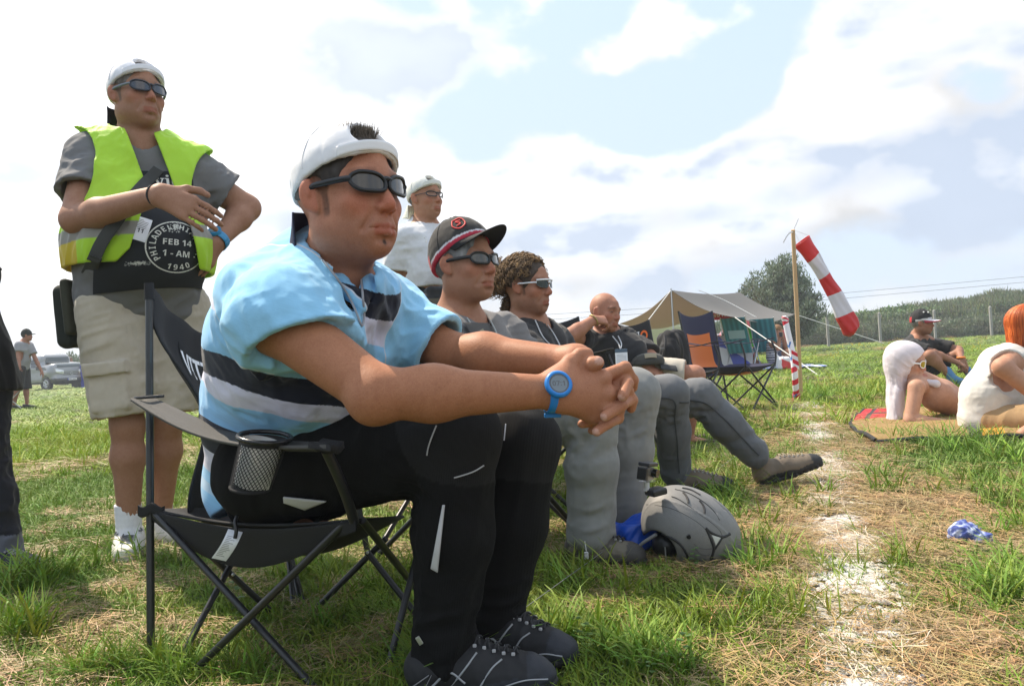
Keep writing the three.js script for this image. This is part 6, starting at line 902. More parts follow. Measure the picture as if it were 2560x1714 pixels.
  part('cup_net', netG, mat([1, 1, 1], .8, { map: netTex, alphaTest: .5 }), c);
  part('net_edge', merge([tube(Array.from({ length: 16 }, (_, i) => { const a = i / 16 * 6.2832; return V(Math.cos(a) * .035 - .02, -.092, Math.sin(a) * .035).applyQuaternion(lean).add(cup); }), .003, 6, 40, true), tube([0, .5, 1].map((v) => V(-.041 + .006 * v - .02 * v, -.092 * v, .004).applyQuaternion(lean).add(cup)), .003, 6, 10), tube([0, .5, 1].map((v) => V(.041 - .006 * v - .02 * v, -.092 * v, .004).applyQuaternion(lean).add(cup)), .003, 6, 10)]), M.blackCloth, c);
  const pc = thing('paper_cup', 'white paper cup standing in the mesh holder of the black chair', 'cup', cup.toArray()); const lg = new THREE.LatheGeometry([[.0, -.084], [.033, -.084], [.038, -.002], [.037, -.002], [.032, -.082], [0, -.082]].map((a) => new THREE.Vector2(...a)), 32); lg.applyQuaternion(new THREE.Quaternion().setFromEuler(new THREE.Euler(.1, 0, -.34))); lg.translate(cup.x - .002, cup.y - .003, cup.z); part('cup_wall', lg, mat([.84, .84, .82], .6, { transmission: .3, thickness: 0 }), pc);
  // care tag hanging below the seat
  const tt = thing('hang_tag', 'small white printed tag hanging below the seat of the black chair', 'tag', P(562, 1360, 1.6).toArray());
  part('card', sheet((u, v) => P(570 + 36 * u - 42 * v + 4 * Math.sin(v * 3), 1322 + 8 * u + 72 * v, 1.6 - .012 * Math.sin(v * 4)), 6, 10, .0012), mat([1, 1, 1], .6, { map: canvasTex(128, 256, (x) => { x.fillStyle = '#d9dbe2'; x.fillRect(0, 0, 128, 256); x.fillStyle = '#70747c'; const r = rng(2); for (let i = 0; i < 13; i++) x.fillRect(16, 30 + i * 14, 30 + r() * 60, 4); }) }), tt);
  part('cord', tube([P(592, 1290, 1.6), P(587, 1305, 1.59), P(590, 1325, 1.585), P(587, 1345, 1.585)], .004, 6, 16), M.black, tt);
}
// ---------- grey paramotor helmet with its camera ----------
{
  const o = P(1733, 1318, 2.33), t = thing('helmet', 'scuffed grey flying helmet lying on its side in the grass', 'helmet', o.clone().setY(0).toArray());
  const q = new THREE.Quaternion().setFromEuler(new THREE.Euler(.25, -.35, -.62, 'YXZ')), at = (x, y, z) => V(x, y, z).applyQuaternion(q).add(o), F = new Field();
  F.egg(o, [.152, .108, .112], q, 0); F.egg(at(-.03, -.03, 0), [.11, .1, .105], q, .04);
  F.egg(at(-.035, -.09, .0), [.092, .1, .088], q, .006, { op: 'sub' }); F.egg(at(-.06, -.075, .09), [.055, .06, .06], q, .012, { op: 'sub' });
  for (const [x, z, a] of [[.0, .028, .2], [.045, .034, .1], [.02, -.02, .1], [.065, -.012, .1]]) F.cone(at(x - .012, .108 - x * x * 2, z), at(x + .022, .104 - x * x * 2.2, z + .012), .004, .006, .003, { op: 'sub' });
  F.cone(at(.075, -.005, .088), at(.13, -.02, .045), .006, .008, .006, { op: 'sub' });
  const qi = q.clone().invert();
  const shell = part('shell', solid(F, .0035, (x, y, z) => { const p = V(x - o.x, y - o.y, z - o.z).applyQuaternion(qi); const n = noise(x * 300, y * 300, z * 300), m = fbm(x * 25, y * 25, z * 25, 3); if (p.y < -.02 && Math.hypot((p.x + .035) / .1, (p.y + .09) / .108, p.z / .098) < 1) return [.012, .012, .013]; const c = .175 + .012 * n + .02 * m; return [c, c * .985, c * .955]; }, { disp: (x, y, z) => { const p = V(x - o.x, y - o.y, z - o.z).applyQuaternion(qi); const e = Math.abs(Math.abs(p.z) - .062 - .12 * Math.max(0, p.y - .02) + .25 * p.x * p.x * 4); return -.0022 * Math.exp(-Math.pow(e / .0028, 2)) + .0012 * sstep(.006, -.006, Math.abs(p.z) - .062 - .12 * Math.max(0, p.y - .02) + p.x * p.x); }, dispMax: .006 }), mat([1, 1, 1], .55, { vertexColors: true, bumpMap: rep(T.skin, 20), bumpScale: .0006 }), t);
  const onH = (cx, cy, lift = 0) => { const dr = dirOf(1400 + .2041 * cx, 1120 + .2041 * cy), p = camera.position.clone().addScaledVector(dr, 2); for (let i = 0; i < 120; i++) { const e = evalList(F.p, p.x, p.y, p.z); if (e < .0006) break; p.addScaledVector(dr, Math.max(.0006, e * .6)); if (p.z < -2.6) break; } return p.addScaledVector(unit(dr), -lift); };
  const rub = mat([.02, .02, .021], .6), groove = mat([.1, .1, .098], .8), lineOn = (pts, r, m, name, lift = 0) => part(name, tube(pts.map(([a, b2]) => onH(a, b2, lift)), r, 6, pts.length * 8), m, shell);
  lineOn([[1370, 590], [1430, 610], [1560, 690], [1700, 800], [1850, 905], [1960, 1010], [1990, 1070]], .0014, groove, 'seam', -.0008); lineOn([[1060, 690], [1200, 700], [1400, 750], [1600, 850], [1760, 970], [1840, 1110], [1858, 1240]], .0011, groove, 'seam', -.0006); lineOn([[1410, 500], [1560, 540], [1740, 640], [1880, 760], [1960, 880]], .0011, groove, 'seam', -.0006); lineOn([[1640, 1170], [1700, 1215], [1790, 1235], [1850, 1230]], .001, groove, 'seam', -.0005); lineOn([[1660, 1230], [1720, 1290], [1790, 1310], [1840, 1300]], .001, groove, 'seam', -.0005);
  for (const v4 of [[[1512, 540], [1545, 580], [1568, 630], [1575, 675]], [[1712, 645], [1750, 690], [1772, 750], [1772, 800]]]) lineOn(v4, .0034, rub, 'vent', -.002); lineOn([[1500, 488], [1600, 510], [1720, 575]], .0032, rub, 'decal', -.0035);
  lineOn([[1785, 975], [1850, 1030], [1990, 1085], [2085, 1050]], .0042, rub, 'trim', -.001); lineOn([[1800, 1000], [1850, 1110], [1885, 1230], [1860, 1330], [1830, 1420]], .0042, rub, 'trim', -.001); lineOn([[1990, 1085], [1945, 1160], [1895, 1235]], .0038, rub, 'trim', -.001); lineOn([[1190, 1062], [1330, 1082], [1470, 1170], [1550, 1290], [1585, 1420]], .004, rub, 'rim', -.001);
  part('reflector', sheet((u, v) => { const x = 1862 + 110 * u * (1 - v) + 50 * v, y = 1062 + 35 * u * (1 - v) + 130 * v; return onH(x, y, .002); }, 6, 6, .001), mat([.5, .51, .48], .35), shell);
  part('ear_cup', new THREE.SphereGeometry(.04, 20, 14).applyQuaternion(q).translate(...at(-.045, -.07, .05).toArray()), mat([.014, .014, .015], .35), t);
  part('bolt', new THREE.CylinderGeometry(.006, .006, .006, 14).rotateX(Math.PI / 2).applyQuaternion(q).translate(...onH(1580, 1085, .001).toArray()), M.black, shell);
  part('chin_strap', merge([tube([at(-.09, -.03, .1), at(-.11, -.09, .1), at(-.1, -.13, .08)], .005, 6, 16), tube([at(-.05, -.05, .1), at(-.02, -.085, .11), at(.02, -.09, .1)], .0022, 5, 16)]), mat([.2, .2, .2], .7), t);
  // action camera on an arm
  const cam = thing('action_camera', 'small action camera in a clear case mounted on the grey helmet', 'camera', P(1617, 1180, 2.27).toArray()), cc = P(1619, 1182, 2.27), cq = quat(.95, -.12, -.12), cat = (x, y, z) => V(x, y, z).applyQuaternion(cq).add(cc);
  part('camera_body', boxAt(.05, .036, .021, ...cat(0, -.002, 0).toArray(), cq, .003), mat([.11, .10, .09], .4), cam); part('case', boxAt(.058, .046, .032, ...cat(0, -.002, 0).toArray(), cq, .004), mat([.95, .96, .97], .05, { transmission: 1, thickness: 0, opacity: 1 }), cam); part('latch', boxAt(.062, .011, .036, ...cat(0, .026, 0).toArray(), cq, .003), mat([.03, .03, .035], .4), cam);
  const lg = new THREE.CylinderGeometry(.0125, .0125, .014, 20); lg.rotateX(Math.PI / 2); lg.applyQuaternion(cq); { const p = cat(.012, .002, .02); lg.translate(p.x, p.y, p.z); } part('lens', lg, M.lens, cam);
  part('side_block', boxAt(.012, .036, .03, ...cat(-.033, .0, .0).toArray(), cq, .003), M.black, cam);
  part('mount_arm', merge([rod(cat(0, -.026, 0), cat(.004, -.048, .002), .008), boxAt(.02, .016, .012, ...cat(.006, -.046, 0).toArray(), cq, .004)]), mat([.55, .55, .56], .4), cam); part('mount_base', merge([rod(cat(.006, -.046, 0), P(1630, 1232, 2.27), .009, .011), boxAt(.05, .02, .05, ...P(1640, 1228, 2.27).toArray(), quat(.4, 0, .1), .006)]), M.black, cam);
  // blue stuff sack behind it
  const b = thing('stuff_sack', 'crumpled bright blue bag behind the grey helmet', 'bag', P(1590, 1350, 2.42).setY(0).toArray()), B = new Field(); B.box(P(1598, 1330, 2.42), [.075, .045, .05], quat(.3, 0, .25), .02, 0); B.egg(P(1570, 1355, 2.42), [.06, .035, .05], null, .03); part('sack', solid(B, .005, [.006, .075, .5], { disp: folds(V(.5, .6, .2), 24, .009, 31), dispMax: .02 }), mat([1, 1, 1], .35, { vertexColors: true }), b);
}
function q4v(q, x, y, z) { return V(x, y, z).normalize().applyQuaternion(q); }
{ // crumpled cloth by the path
  const g = G(2424, 1362), t = thing('crumpled_cloth', 'crumpled blue and white cloth lying on the dry grass beside the chalk line', 'cloth', g.toArray()), F = new Field(); F.egg(g.clone().add(V(-.012, .035, 0)), [.045, .036, .038], null, 0); F.egg(g.clone().add(V(.022, .022, .012)), [.045, .022, .03], null, .02); F.egg(g.clone().add(V(.055, .01, .0)), [.022, .008, .012], null, .01);
  part('cloth', solid(F, .0035, (x, y, z) => { const n = fbm(x * 70, y * 70, z * 70, 3); return n > .08 ? [.5, .55, .72] : n > -.05 ? [.2, .26, .5] : [.07, .1, .33]; }, { disp: both(folds(V(.3, .5, .4), 38, .008, 41), folds(V(-.5, .4, .2), 60, .004, 44)), dispMax: .02 }), M.cloth, t);
}
// ---------- windsock on its stake, taped post ----------
{
  const base = G(2003, 992), st = thing('stake', 'tall bare wooden stake holding the windsock', 'stake', base.toArray()), top = P(1983, 574, 7.75);
  part('pole', rod(base.clone().add(V(0, -.05, 0)), top, .022, .019, 10), mat([.62, .42, .24], .75, { map: rep(T.mottle, 3) }), st);
  part('streamer', merge([sheet((u, v) => P(1984 - 26 * u + 2 * v, 578 + 28 * u + 3 * v - 9 * Math.sin(u * 3), 7.74), 8, 1, .003), sheet((u, v) => P(1983 + 13 * u + 2 * v, 576 - 30 * u, 7.76), 8, 1, .003)]), mat([.8, .8, .82], .5), st);
  const ws = thing('windsock', 'red and white striped windsock hanging limp from the wooden stake', 'windsock', top.toArray());
  const pr = [[1988, 617, 2023, 589], [2004, 637, 2034, 609], [2020, 657, 2047, 630], [2035, 678, 2060, 655], [2050, 699, 2074, 680], [2060, 720, 2089, 703], [2071, 740, 2104, 726], [2080, 767, 2118, 751], [2090, 795, 2131, 777], [2099, 818, 2142, 795], [2112, 838, 2147, 815], [2124, 842, 2140, 828]], nC = pr.length - 1;
  const cc = new THREE.CatmullRomCurve3(pr.map(([a, b, c, d]) => P((a + c) / 2, (b + d) / 2, 7.85))), rad = pr.map(([a, b, c, d]) => Math.hypot(c - a, d - b) / 2 / FPX * 7.85);
  const ringP = (s, a) => { const k = Math.min(nC - .001, s * nC), i = Math.floor(k), f = k - i, R = rad[i] + (rad[i + 1] - rad[i]) * f, p = cc.getPoint(s), [x0, y0, x1, y1] = pr[i].map((w, n) => w + (pr[Math.min(nC, i + 1)][n] - w) * f), ac = unit(P(x1, y1, 7.85).sub(P(x0, y0, 7.85))), z = unit(new THREE.Vector3().crossVectors(cc.getTangent(s), ac)); const w = 1 + .08 * Math.sin(a * 3 + s * 9) * sstep(.05, .2, s) + .055 * Math.sin(a * 7 + s * 21) * sstep(.05, .2, s) - .07 * Math.pow(Math.sin(s * nC / 2 * Math.PI), 2) * (Math.cos(a) < 0 ? 1 : .3); return p.addScaledVector(ac, Math.cos(a) * R * w).addScaledVector(z, Math.sin(a) * R * .8 * w); };
  const cloth = (c) => mat(c, .42, { transmission: .3, thickness: 0, bumpMap: rep(T.mottle, 3), bumpScale: .004 });
  [0, 2, 4, 6, 8].forEach((i, n) => { const s0 = i / nC, s1 = (n === 4 ? nC : i + 2) / nC; part('stripe', sheet((u, v) => ringP(s0 + (s1 - s0) * v, u * 6.2832), 40, 12, .002), cloth(n % 2 ? [.78, .76, .82] : [.72, .02, .025]), ws); });
  part('hoop', new THREE.TubeGeometry(new THREE.CatmullRomCurve3(Array.from({ length: 20 }, (_, k) => ringP(0, k / 20 * 6.2832)), true), 40, .004, 6, true), mat([.6, .03, .03], .5), ws); part('line', merge([0, 2.1, 4.2].map((a) => rod(top, ringP(0, a), .0015, .0015, 4))), mat([.5, .5, .5], .6), ws);
  const pb = G(1992, 1003), tp = thing('taped_post', 'leaning post wrapped in red and white tape beside the wooden stake', 'post', pb.toArray()), pts = [pb.clone().add(V(0, -.03, 0)), P(1988, 940, 7.6), P(1982, 885, 7.62), P(1971, 835, 7.64), P(1964, 802, 7.65)];
  const tape = canvasTex(256, 1024, (x) => { x.fillStyle = '#e9e6ee'; x.fillRect(0, 0, 256, 1024); x.fillStyle = '#cf1f38'; for (const [y, h] of [[10, 45], [560, 60], [700, 62], [840, 50], [900, 70]]) { x.save(); x.transform(1, .28, 0, 1, 0, 0); x.fillRect(0, y - 40, 256, h); x.restore(); } x.strokeStyle = '#2a6fc0'; x.lineWidth = 20; for (const y of [250, 400, 860]) { x.beginPath(); x.moveTo(70, y); x.lineTo(110, y + 60); x.lineTo(140, y + 10); x.lineTo(190, y + 80); x.stroke(); } });
  const pg = new THREE.TubeGeometry(new THREE.CatmullRomCurve3(pts), 30, .029, 14); { const u = pg.attributes.uv; for (let i = 0; i < u.count; i++) { const a = u.getX(i), b = u.getY(i); u.setXY(i, b, a); } } part('post', pg, mat([1, 1, 1], .4, { map: tape }), tp);
  const kF = new Field(); kF.egg(P(1964, 800, 7.65), [.032, .035, .032], null, 0); kF.egg(P(1961, 793, 7.64), [.026, .02, .026], null, .01); part('tape_knot', solid(kF, .006, (x, y, z) => Math.sin(y * 130 + x * 60) > .2 ? [.62, .03, .06] : [.76, .74, .76], { disp: folds(V(1, .3, 0), 40, .004, 3), dispMax: .01 }), mat([1, 1, 1], .45, { vertexColors: true }), tp);
  part('tape_flap', sheet((u, v) => P(1978 + 16 * u + 5 * v, 868 + 42 * v + 14 * u, 7.58 - .04 * u), 6, 8, .002), mat([1, 1, 1], .45, { map: canvasTex(64, 128, (x) => { x.fillStyle = '#e9e6ee'; x.fillRect(0, 0, 64, 128); x.fillStyle = '#cf1f38'; x.transform(1, .3, 0, 1, 0, 0); x.fillRect(0, 10, 64, 34); x.fillRect(0, 78, 64, 30); }) }), tp);
  part('tape_end', merge([sheet((u, v) => pb.clone().add(V(-.06 + .09 * u, .012 + .02 * v, .05 - .02 * v)), 4, 2, .003), sheet((u, v) => { const a = u * 6.28; return pb.clone().add(V(Math.cos(a) * .035, .03 + .05 * v, Math.sin(a) * .035)); }, 16, 2, .004)]), mat([.6, .1, .13], .5), tp);
}
// ---------- tarp with poles and ropes ----------
{
  const t = thing('tarp_shelter', 'grey and beige tarp pitched on thin poles with white ropes', 'tarp', [3.4, 0, -15.5]);
  const A = P(1678, 725, 15), B = P(1850, 731, 18.6), F = P(1838, 793, 14.4), C = P(1987, 785, 17.6), D = P(1549, 809, 14.8), D2 = P(1715, 803, 18.4), lerp = (a, b, k) => a.clone().lerp(b, k);
  const panel = (a, b, c, d) => sheet((u, v) => { const p = lerp(lerp(a, b, u), lerp(c, d, u), v); p.y -= .16 * Math.sin(Math.PI * u) * (.35 + .5 * v) + .1 * Math.sin(Math.PI * v); return p; }, 16, 12, .006);
  const cl = (c, tr) => mat(c, .92, { transmission: tr, thickness: 0, specularIntensity: .3 });
  part('tarp_panel', panel(A, B, F, C), cl([.15, .148, .145], .1), t); part('tarp_panel', panel(A, B, D, D2), cl([.44, .365, .295], .5), t);
  part('pole', rod(V(A.x, 0, A.z), A.clone().add(V(0, .03, 0)), .018), M.steel, t); part('pole', rod(V(B.x, 0, B.z), B.clone(), .018), M.steel, t);
  for (const [a, b] of [[F, G(2050, 940)], [C, P(2210, 858, 17)], [A, P(1612, 812, 14.2)], [lerp(A, B, .02), lerp(A, B, .98)]].slice(0, 3)) part('rope', rod(a, b, .008, .008, 6), mat([.72, .72, .7], .8), t);
  part('rope', tube([lerp(A, B, .35).add(V(0, .02, 0)), lerp(lerp(A, F, .35), lerp(B, C, .35), .4).add(V(0, .0, .02)), lerp(lerp(A, F, .9), lerp(B, C, .9), .4).add(V(0, -.08, .03))], .009, 5, 20), mat([.72, .72, .7], .8), t); part('rope', rod(P(1712, 803, 14.6), P(1700, 815, 14.4), .007), mat([.72, .72, .7], .8), t);
}
const tealDraw = (pale) => (x) => { x.fillStyle = '#2c7f88'; x.fillRect(0, 0, 128, 256); for (let i = 0; i < 9; i++) { x.fillStyle = i % 2 ? '#24707c' : '#3c919a'; x.fillRect(i * 14, 0, 9, 256); } if (pale) { x.fillStyle = '#a9c6cc'; x.fillRect(14, 90, 90, 60); } };
const TEAL = canvasTex(128, 256, tealDraw(1)), TEAL2 = canvasTex(128, 256, tealDraw(0));
// ---------- people on the grass to the right ----------
{ // man in the black and white cap
  const d = 8.6, H = headFrame(P(2305, 808, d), 50, 0, 0, 1.05), fwd = V(.85, 0, .5);
  const J = { pel: P(2262, 938, d + .2).setY(.12), neck: P(2298, 838, d + .1), shR: P(2283, 868, d - .12), shL: P(2345, 862, d + .25), elR: P(2334, 882, d - .25), wrR: P(2392, 905, d - .3), elL: P(2398, 874, d + .1), wrL: P(2404, 898, d - .1), hipR: P(2285, 940, d).setY(.12), hipL: P(2300, 938, d + .2).setY(.12), knR: P(2325, 888, d - .3), knL: P(2390, 886, d + .1), anR: P(2374, 938, d - .3), anL: P(2424, 936, d + .1) };
  J.handR = { dir: V(.6, -.4, .3), back: V(.3, .8, .4), curl: .6 }; J.handL = { dir: V(.1, -.9, .3), back: V(.5, .2, .7), curl: .7 };
  const v = figure({ label: 'man in a black cap with white peak sitting on the grass', cat: 'man', J, H, fwd, b: 1, tone: [0.352, 0.170, 0.106], cell: .0085, bodyCell: .009, seed: 13, face: { mouth: .002 }, skin: { stubble: .3 }, shirt: { color: [.022, .022, .024], sleeve: .72, loose: .02 }, pants: { name: 'shorts', color: [.014, .014, .016], len: .38 } });
  part('hair', hairCoat(H, { r: .006, front: .03, side: -.05, color: [.16, .14, .12], grey: .8, cell: .009 }), M.hair, v.g);
  const c = cap(v.g, H, { crown: [.02, .02, .022], tilt: .1, lowF: .012, lowB: -.035, r: .011, high: .016, cell: .008, len: .09, drop: .1, width: .08, peak: [.75, .72, .74], peakName: 'peak', paint: (p) => p.z < -.07 && p.y < .03 ? [.5, .03, .04] : p.y < .012 + (p.z - .1) * .24 + .02 && p.z > -.03 ? [.72, .7, .72] : [.02, .02, .022] });
  part('emblem', merge([-.5, .1].map((a) => new THREE.SphereGeometry(.009, 8, 6).translate(...c.at(Math.sin(a - .6) * .07, .085, Math.cos(a - .6) * .085).toArray()))), M.white, c.mesh); part('peak_lining', sheet((u, w) => { const a = (u - .5) * 2; return c.at(a * .08, .0105 - .006 * w - .4 * (a * .08) ** 2 / .08 * (.4 + .6 * w), Math.sqrt(Math.max(0, 1 - (a * .92) ** 2)) * .1 + .006 + .09 * Math.sqrt(Math.max(0, 1 - a * a * .96)) * w - .0); }, 14, 5, .003), mat([.3, .02, .03], .8), c.mesh);
  for (const a of [J.anR, J.anL]) { const K = new Field(); K.cone(a.clone().add(V(-.02, .05, 0)), a.clone().add(V(.03, -.05, .02)), .045, .042, .02); K.cone(a.clone().add(V(.03, -.05, .02)), a.clone().setY(.04).add(V(.17, 0, .08)), .042, .036, .03); part('sock', solid(K, .009, [.10, .24, .46], { disp: folds(V(1, .2, 0), 40, .003, 3), dispMax: .01 }), M.cloth, v.g); }
  part('wristband', merge([tube([0, 1, 2, 3, 4, 5, 6, 7].map((i) => V(Math.cos(i * .785) * .036, 0, Math.sin(i * .785) * .036).add(J.wrL).add(V(0, .02, 0))), .011, 6, 24, true)]), mat([.72, .2, .02], .6), v.g);
}
{ // blanket under the two women
  const q = [G(2148, 1066), G(2192, 1118), G(2680, 1104), G(2640, 1012), G(2172, 1022)], t = thing('picnic_blanket', 'brown picnic blanket with a dark border under the two sunbathers', 'blanket', q[0].toArray());
  const pt = (u, v) => { const a = q[1].clone().lerp(q[2], u), b = (u < .0 ? q[0] : q[0].clone().lerp(q[4], .5)).clone().lerp(q[3], u), p = a.lerp(b, v); if (u < .25) p.x -= .12 * Math.sin(Math.PI * v) * (1 - u * 4); return V(p.x, .045 + .022 * fbm(p.x * 6, p.z * 6, 3, 3) + .03 * sstep(.02, .0, v) * 0, p.z); };
  const br = canvasTex(512, 256, (x) => { x.fillStyle = '#8a7045'; x.fillRect(0, 0, 512, 256); const r = rng(9); for (let i = 0; i < 9000; i++) { x.fillStyle = ['#9a8052', '#7a623a', '#927848'][i % 3]; x.fillRect(r() * 512, r() * 256, 2, 2); } x.fillStyle = '#a8242f'; x.fillRect(0, 0, 90, 90); x.fillStyle = '#3a3236'; x.fillRect(26, 0, 10, 90); x.fillRect(0, 40, 90, 8); x.fillStyle = '#3a3632'; x.fillRect(250, 196, 36, 60); x.fillStyle = '#b88428'; x.fillRect(286, 196, 60, 60); });
  part('cloth', sheet(pt, 60, 26, .014), mat([1, 1, 1], .95, { map: br, bumpMap: rep(T.cloth, 4), bumpScale: .002 }), t);
  part('border', merge([tube(Array.from({ length: 20 }, (_, i) => pt(i / 19, 0).add(V(0, -.008, .004))), .012, 5, 60), tube(Array.from({ length: 12 }, (_, i) => pt(0, i / 11)), .014, 5, 40)]), mat([.02, .02, .022], .9), t);
}
{ // sunbather with a cloth over her head
  const d = 5.3, H = headFrame(P(2270, 905, d), 56, -10, 4, .98), fwd = V(.85, 0, -.5);
  const J = { pel: P(2455, 1030, d + .15), neck: P(2290, 950, d + .03), shR: P(2292, 968, d - .17), shL: P(2330, 955, d + .2), elR: P(2276, 1052, d - .22), wrR: P(2372, 1058, d - .3), elL: P(2340, 1040, d + .3), wrL: P(2400, 1048, d + .1), hipR: P(2470, 1040, d), hipL: P(2480, 1035, d + .3), knR: P(2650, 1030, d - .1), knL: P(2660, 1020, d + .3), anR: P(2800, 1050, d), anL: P(2800, 1040, d + .3), chest: P(2345, 985, d + .05), waist: P(2402, 1015, d + .1) };
  J.handR = { dir: V(1, 0, .05), back: V(0, 1, 0), curl: .25 }; J.handL = { dir: V(1, 0, 0), back: V(0, 1, 0), curl: .25 };
  const v = figure({ label: 'sunbather lying on one elbow with a white cloth tied over the head', cat: 'person', J, H, fwd, b: .95, tone: [0.458, 0.255, 0.170], cell: .008, bodyCell: .007, seed: 19, face: {}, skin: {} });
  const S = new Field(), at = H.at; S.egg(at(0, .04, -.02), [.098, .105, .125], H.q, 0); S.egg(at(0, -.03, -.05), [.088, .09, .09], H.q, .04); S.cone(at(0, .0, -.06), P(2240, 1000, d + .02), .1, .07, .06, { flat: [V(.8, 0, .3), 1.3] }); S.cone(P(2240, 990, d), P(2236, 1062, d - .02), .07, .085, .05, { flat: [V(.7, 0, .2), 1.6] });
  S.egg(at(0, -.02, .1), [.085, .1, .085], H.q, .008, { op: 'sub' }); S.clip(P(2236, 1056, d), V(.1, -1, 0), .004); S.cone(at(.0, -.1, .075), at(-.02, -.115, .12), .03, .014, .02); S.cone(at(-.02, -.115, .12), at(-.02, -.12, .19), .016, .026, .01);
  part('head_cloth', solid(S, .005, [.66, .62, .67], { disp: both(near(P(2238, 1010, d), .2, folds(V(.1, -1, .05), 24, .011, 7)), near(at(0, -.06, .03), .15, folds(H.dir(0, -.5, 1), 34, .007, 9))), dispMax: .02 }), mat([1, 1, 1], .9, { vertexColors: true, bumpMap: rep(T.cloth, 5), bumpScale: .001, transmission: .12, thickness: 0 }), v.g);
  sunglasses(v.g, H, { frame: [.8, .8, .8], hgt: .024, temple: .007, lens: mat([.5, .36, .03], .08, { clearcoat: 1, metalness: .5 }) });
}
{ // woman with orange hair
  const d = 4.75, H = headFrame(P(2575, 818, d), 75, -3, 0, 1), fwd = V(.9, 0, -.2);
  const J = { pel: P(2462, 1045, d), neck: P(2552, 880, d + .05), shR: P(2508, 918, d - .22), shL: P(2585, 905, d + .25), elR: P(2625, 1010, d - .3), wrR: P(2690, 1060, d - .2), elL: P(2660, 1000, d + .2), wrL: P(2700, 1050, d), hipR: P(2490, 1055, d - .12), hipL: P(2500, 1045, d + .15), knR: P(2650, 1045, d - .35), knL: P(2680, 1040, d + .25), anR: P(2560, 1085, d - .5), anL: P(2600, 1075, d + .3), waist: P(2475, 985, d), chest: P(2518, 915, d + .02) };
  J.handR = { dir: V(1, -.2, 0), back: V(0, 1, 0) }; J.handL = { dir: V(1, -.2, 0), back: V(0, 1, 0) };
  const v = figure({ label: 'woman with orange hair in a white vest sitting at the right edge, seen from behind', cat: 'woman', J, H, fwd, b: 1.05, gut: .02, belly: 1.1, tone: [0.493, 0.255, 0.162], cell: .0075, bodyCell: .0068, seed: 23, face: {}, skin: {}, shirt: { name: 'vest_top', color: [.68, .65, .60], sleeve: 0, ease: .01, neckR: .095, fold: .0035, hole: .03, cut: (S) => S.egg(P(2545, 915, 4.5), [.135, .135, .16], null, .004, { op: 'sub' }) }, pants: { name: 'shorts', color: [.4, .26, .13], len: .42 } });
  const hs = [], r = rng(41); for (let i = 0; i < 1900; i++) { const a = r() * 6.283, sx = Math.sin(a), cz = Math.cos(a); if (cz > .72) continue; const k = .95 + .14 * r(), pts = []; for (const th of [.06 + .2 * r(), .55, 1.0, 1.45]) pts.push(H.at(sx * Math.sin(th) * .089 * k, .033 + Math.cos(th) * .1 * k, -.016 + cz * Math.sin(th) * .11 * k)); const lo = -.07 - .06 * r(), w = 1 + .12 * r(); pts.push(H.at(sx * .086 * w, -.03, -.014 + cz * .1 * w), H.at(sx * .078 * w + (r() - .5) * .02, lo, -.014 + cz * .088 * w + (r() - .5) * .02)); const g = new THREE.TubeGeometry(new THREE.CatmullRomCurve3(pts), 10, .0016 + .0008 * r(), 3), c = mixc([.40, .065, .01], [.72, .19, .035], r()), n = g.attributes.position.count, A = new Float32Array(n * 3); for (let k2 = 0; k2 < n; k2++) A.set(c, k2 * 3); g.setAttribute('color', new THREE.BufferAttribute(A, 3)); hs.push(g); }
  const hr = part('hair', merge(hs), mat([1, 1, 1], .42, { vertexColors: true }), v.g); part('hair_base', hairCoat(H, { r: .004, front: .08, side: -.07, color: [.4, .08, .015], cell: .007 }), M.hair, hr);
  sunglasses(v.g, H, { frame: [.75, .75, .75], hgt: .02, temple: .005 });
}
// ---------- camp behind the row ----------
{ // olive estate van
  const o = P(1690, 850, 29).setY(0), t = thing('estate_van', 'pale olive estate van parked behind the tarp', 'van', o.toArray()), q = quat(1.12), at = (x, y, z) => V(x, y, z).applyQuaternion(q).add(o), F = new Field();
  const pnt = [.40, .40, .2];
  F.box(at(.9, .78, 0), [2.1, .5, .86], q, .16, 0); F.box(at(.55, 1.42, 0), [1.65, .42, .78], q, .24, .1); F.egg(at(-.35, .32, .84), [.36, .36, .16], q, .02, { op: 'sub' }); F.egg(at(2.1, .32, .84), [.36, .36, .16], q, .02, { op: 'sub' });
  part('body', solid(F, .05, pnt), mat([1, 1, 1], .35, { vertexColors: true, clearcoat: .6 }), t);
  const glass = mat([.03, .035, .04], .06, { clearcoat: 1 }), win = (x0, x1, y0, y1, z, bow = 0) => sheet((u, v) => at(x0 + (x1 - x0) * u, y0 + (y1 - y0) * v, z - .12 * v), 6, 4, .02);
  for (const [a, b] of [[-.75, .05], [.15, .95], [1.05, 1.85]]) part('window', win(a, b, 1.22, 1.66, .835), glass, t);
  part('rear_window', sheet((u, v) => at(-1.13 + .1 * v, 1.15 + .5 * v, (u - .5) * 1.2), 6, 4, .02), glass, t); for (const e of [-1, 1]) part('tail_lamp', boxAt(.1, .5, .16, ...at(-1.1, 1.05, e * .74).toArray(), q, .03), mat([.55, .03, .03], .2), t); for (const x of [-.35, 2.1]) part('wheel', new THREE.CylinderGeometry(.31, .31, .2, 24).rotateX(Math.PI / 2).applyQuaternion(q).translate(...at(x, .31, .76).toArray()), M.black, t);
}
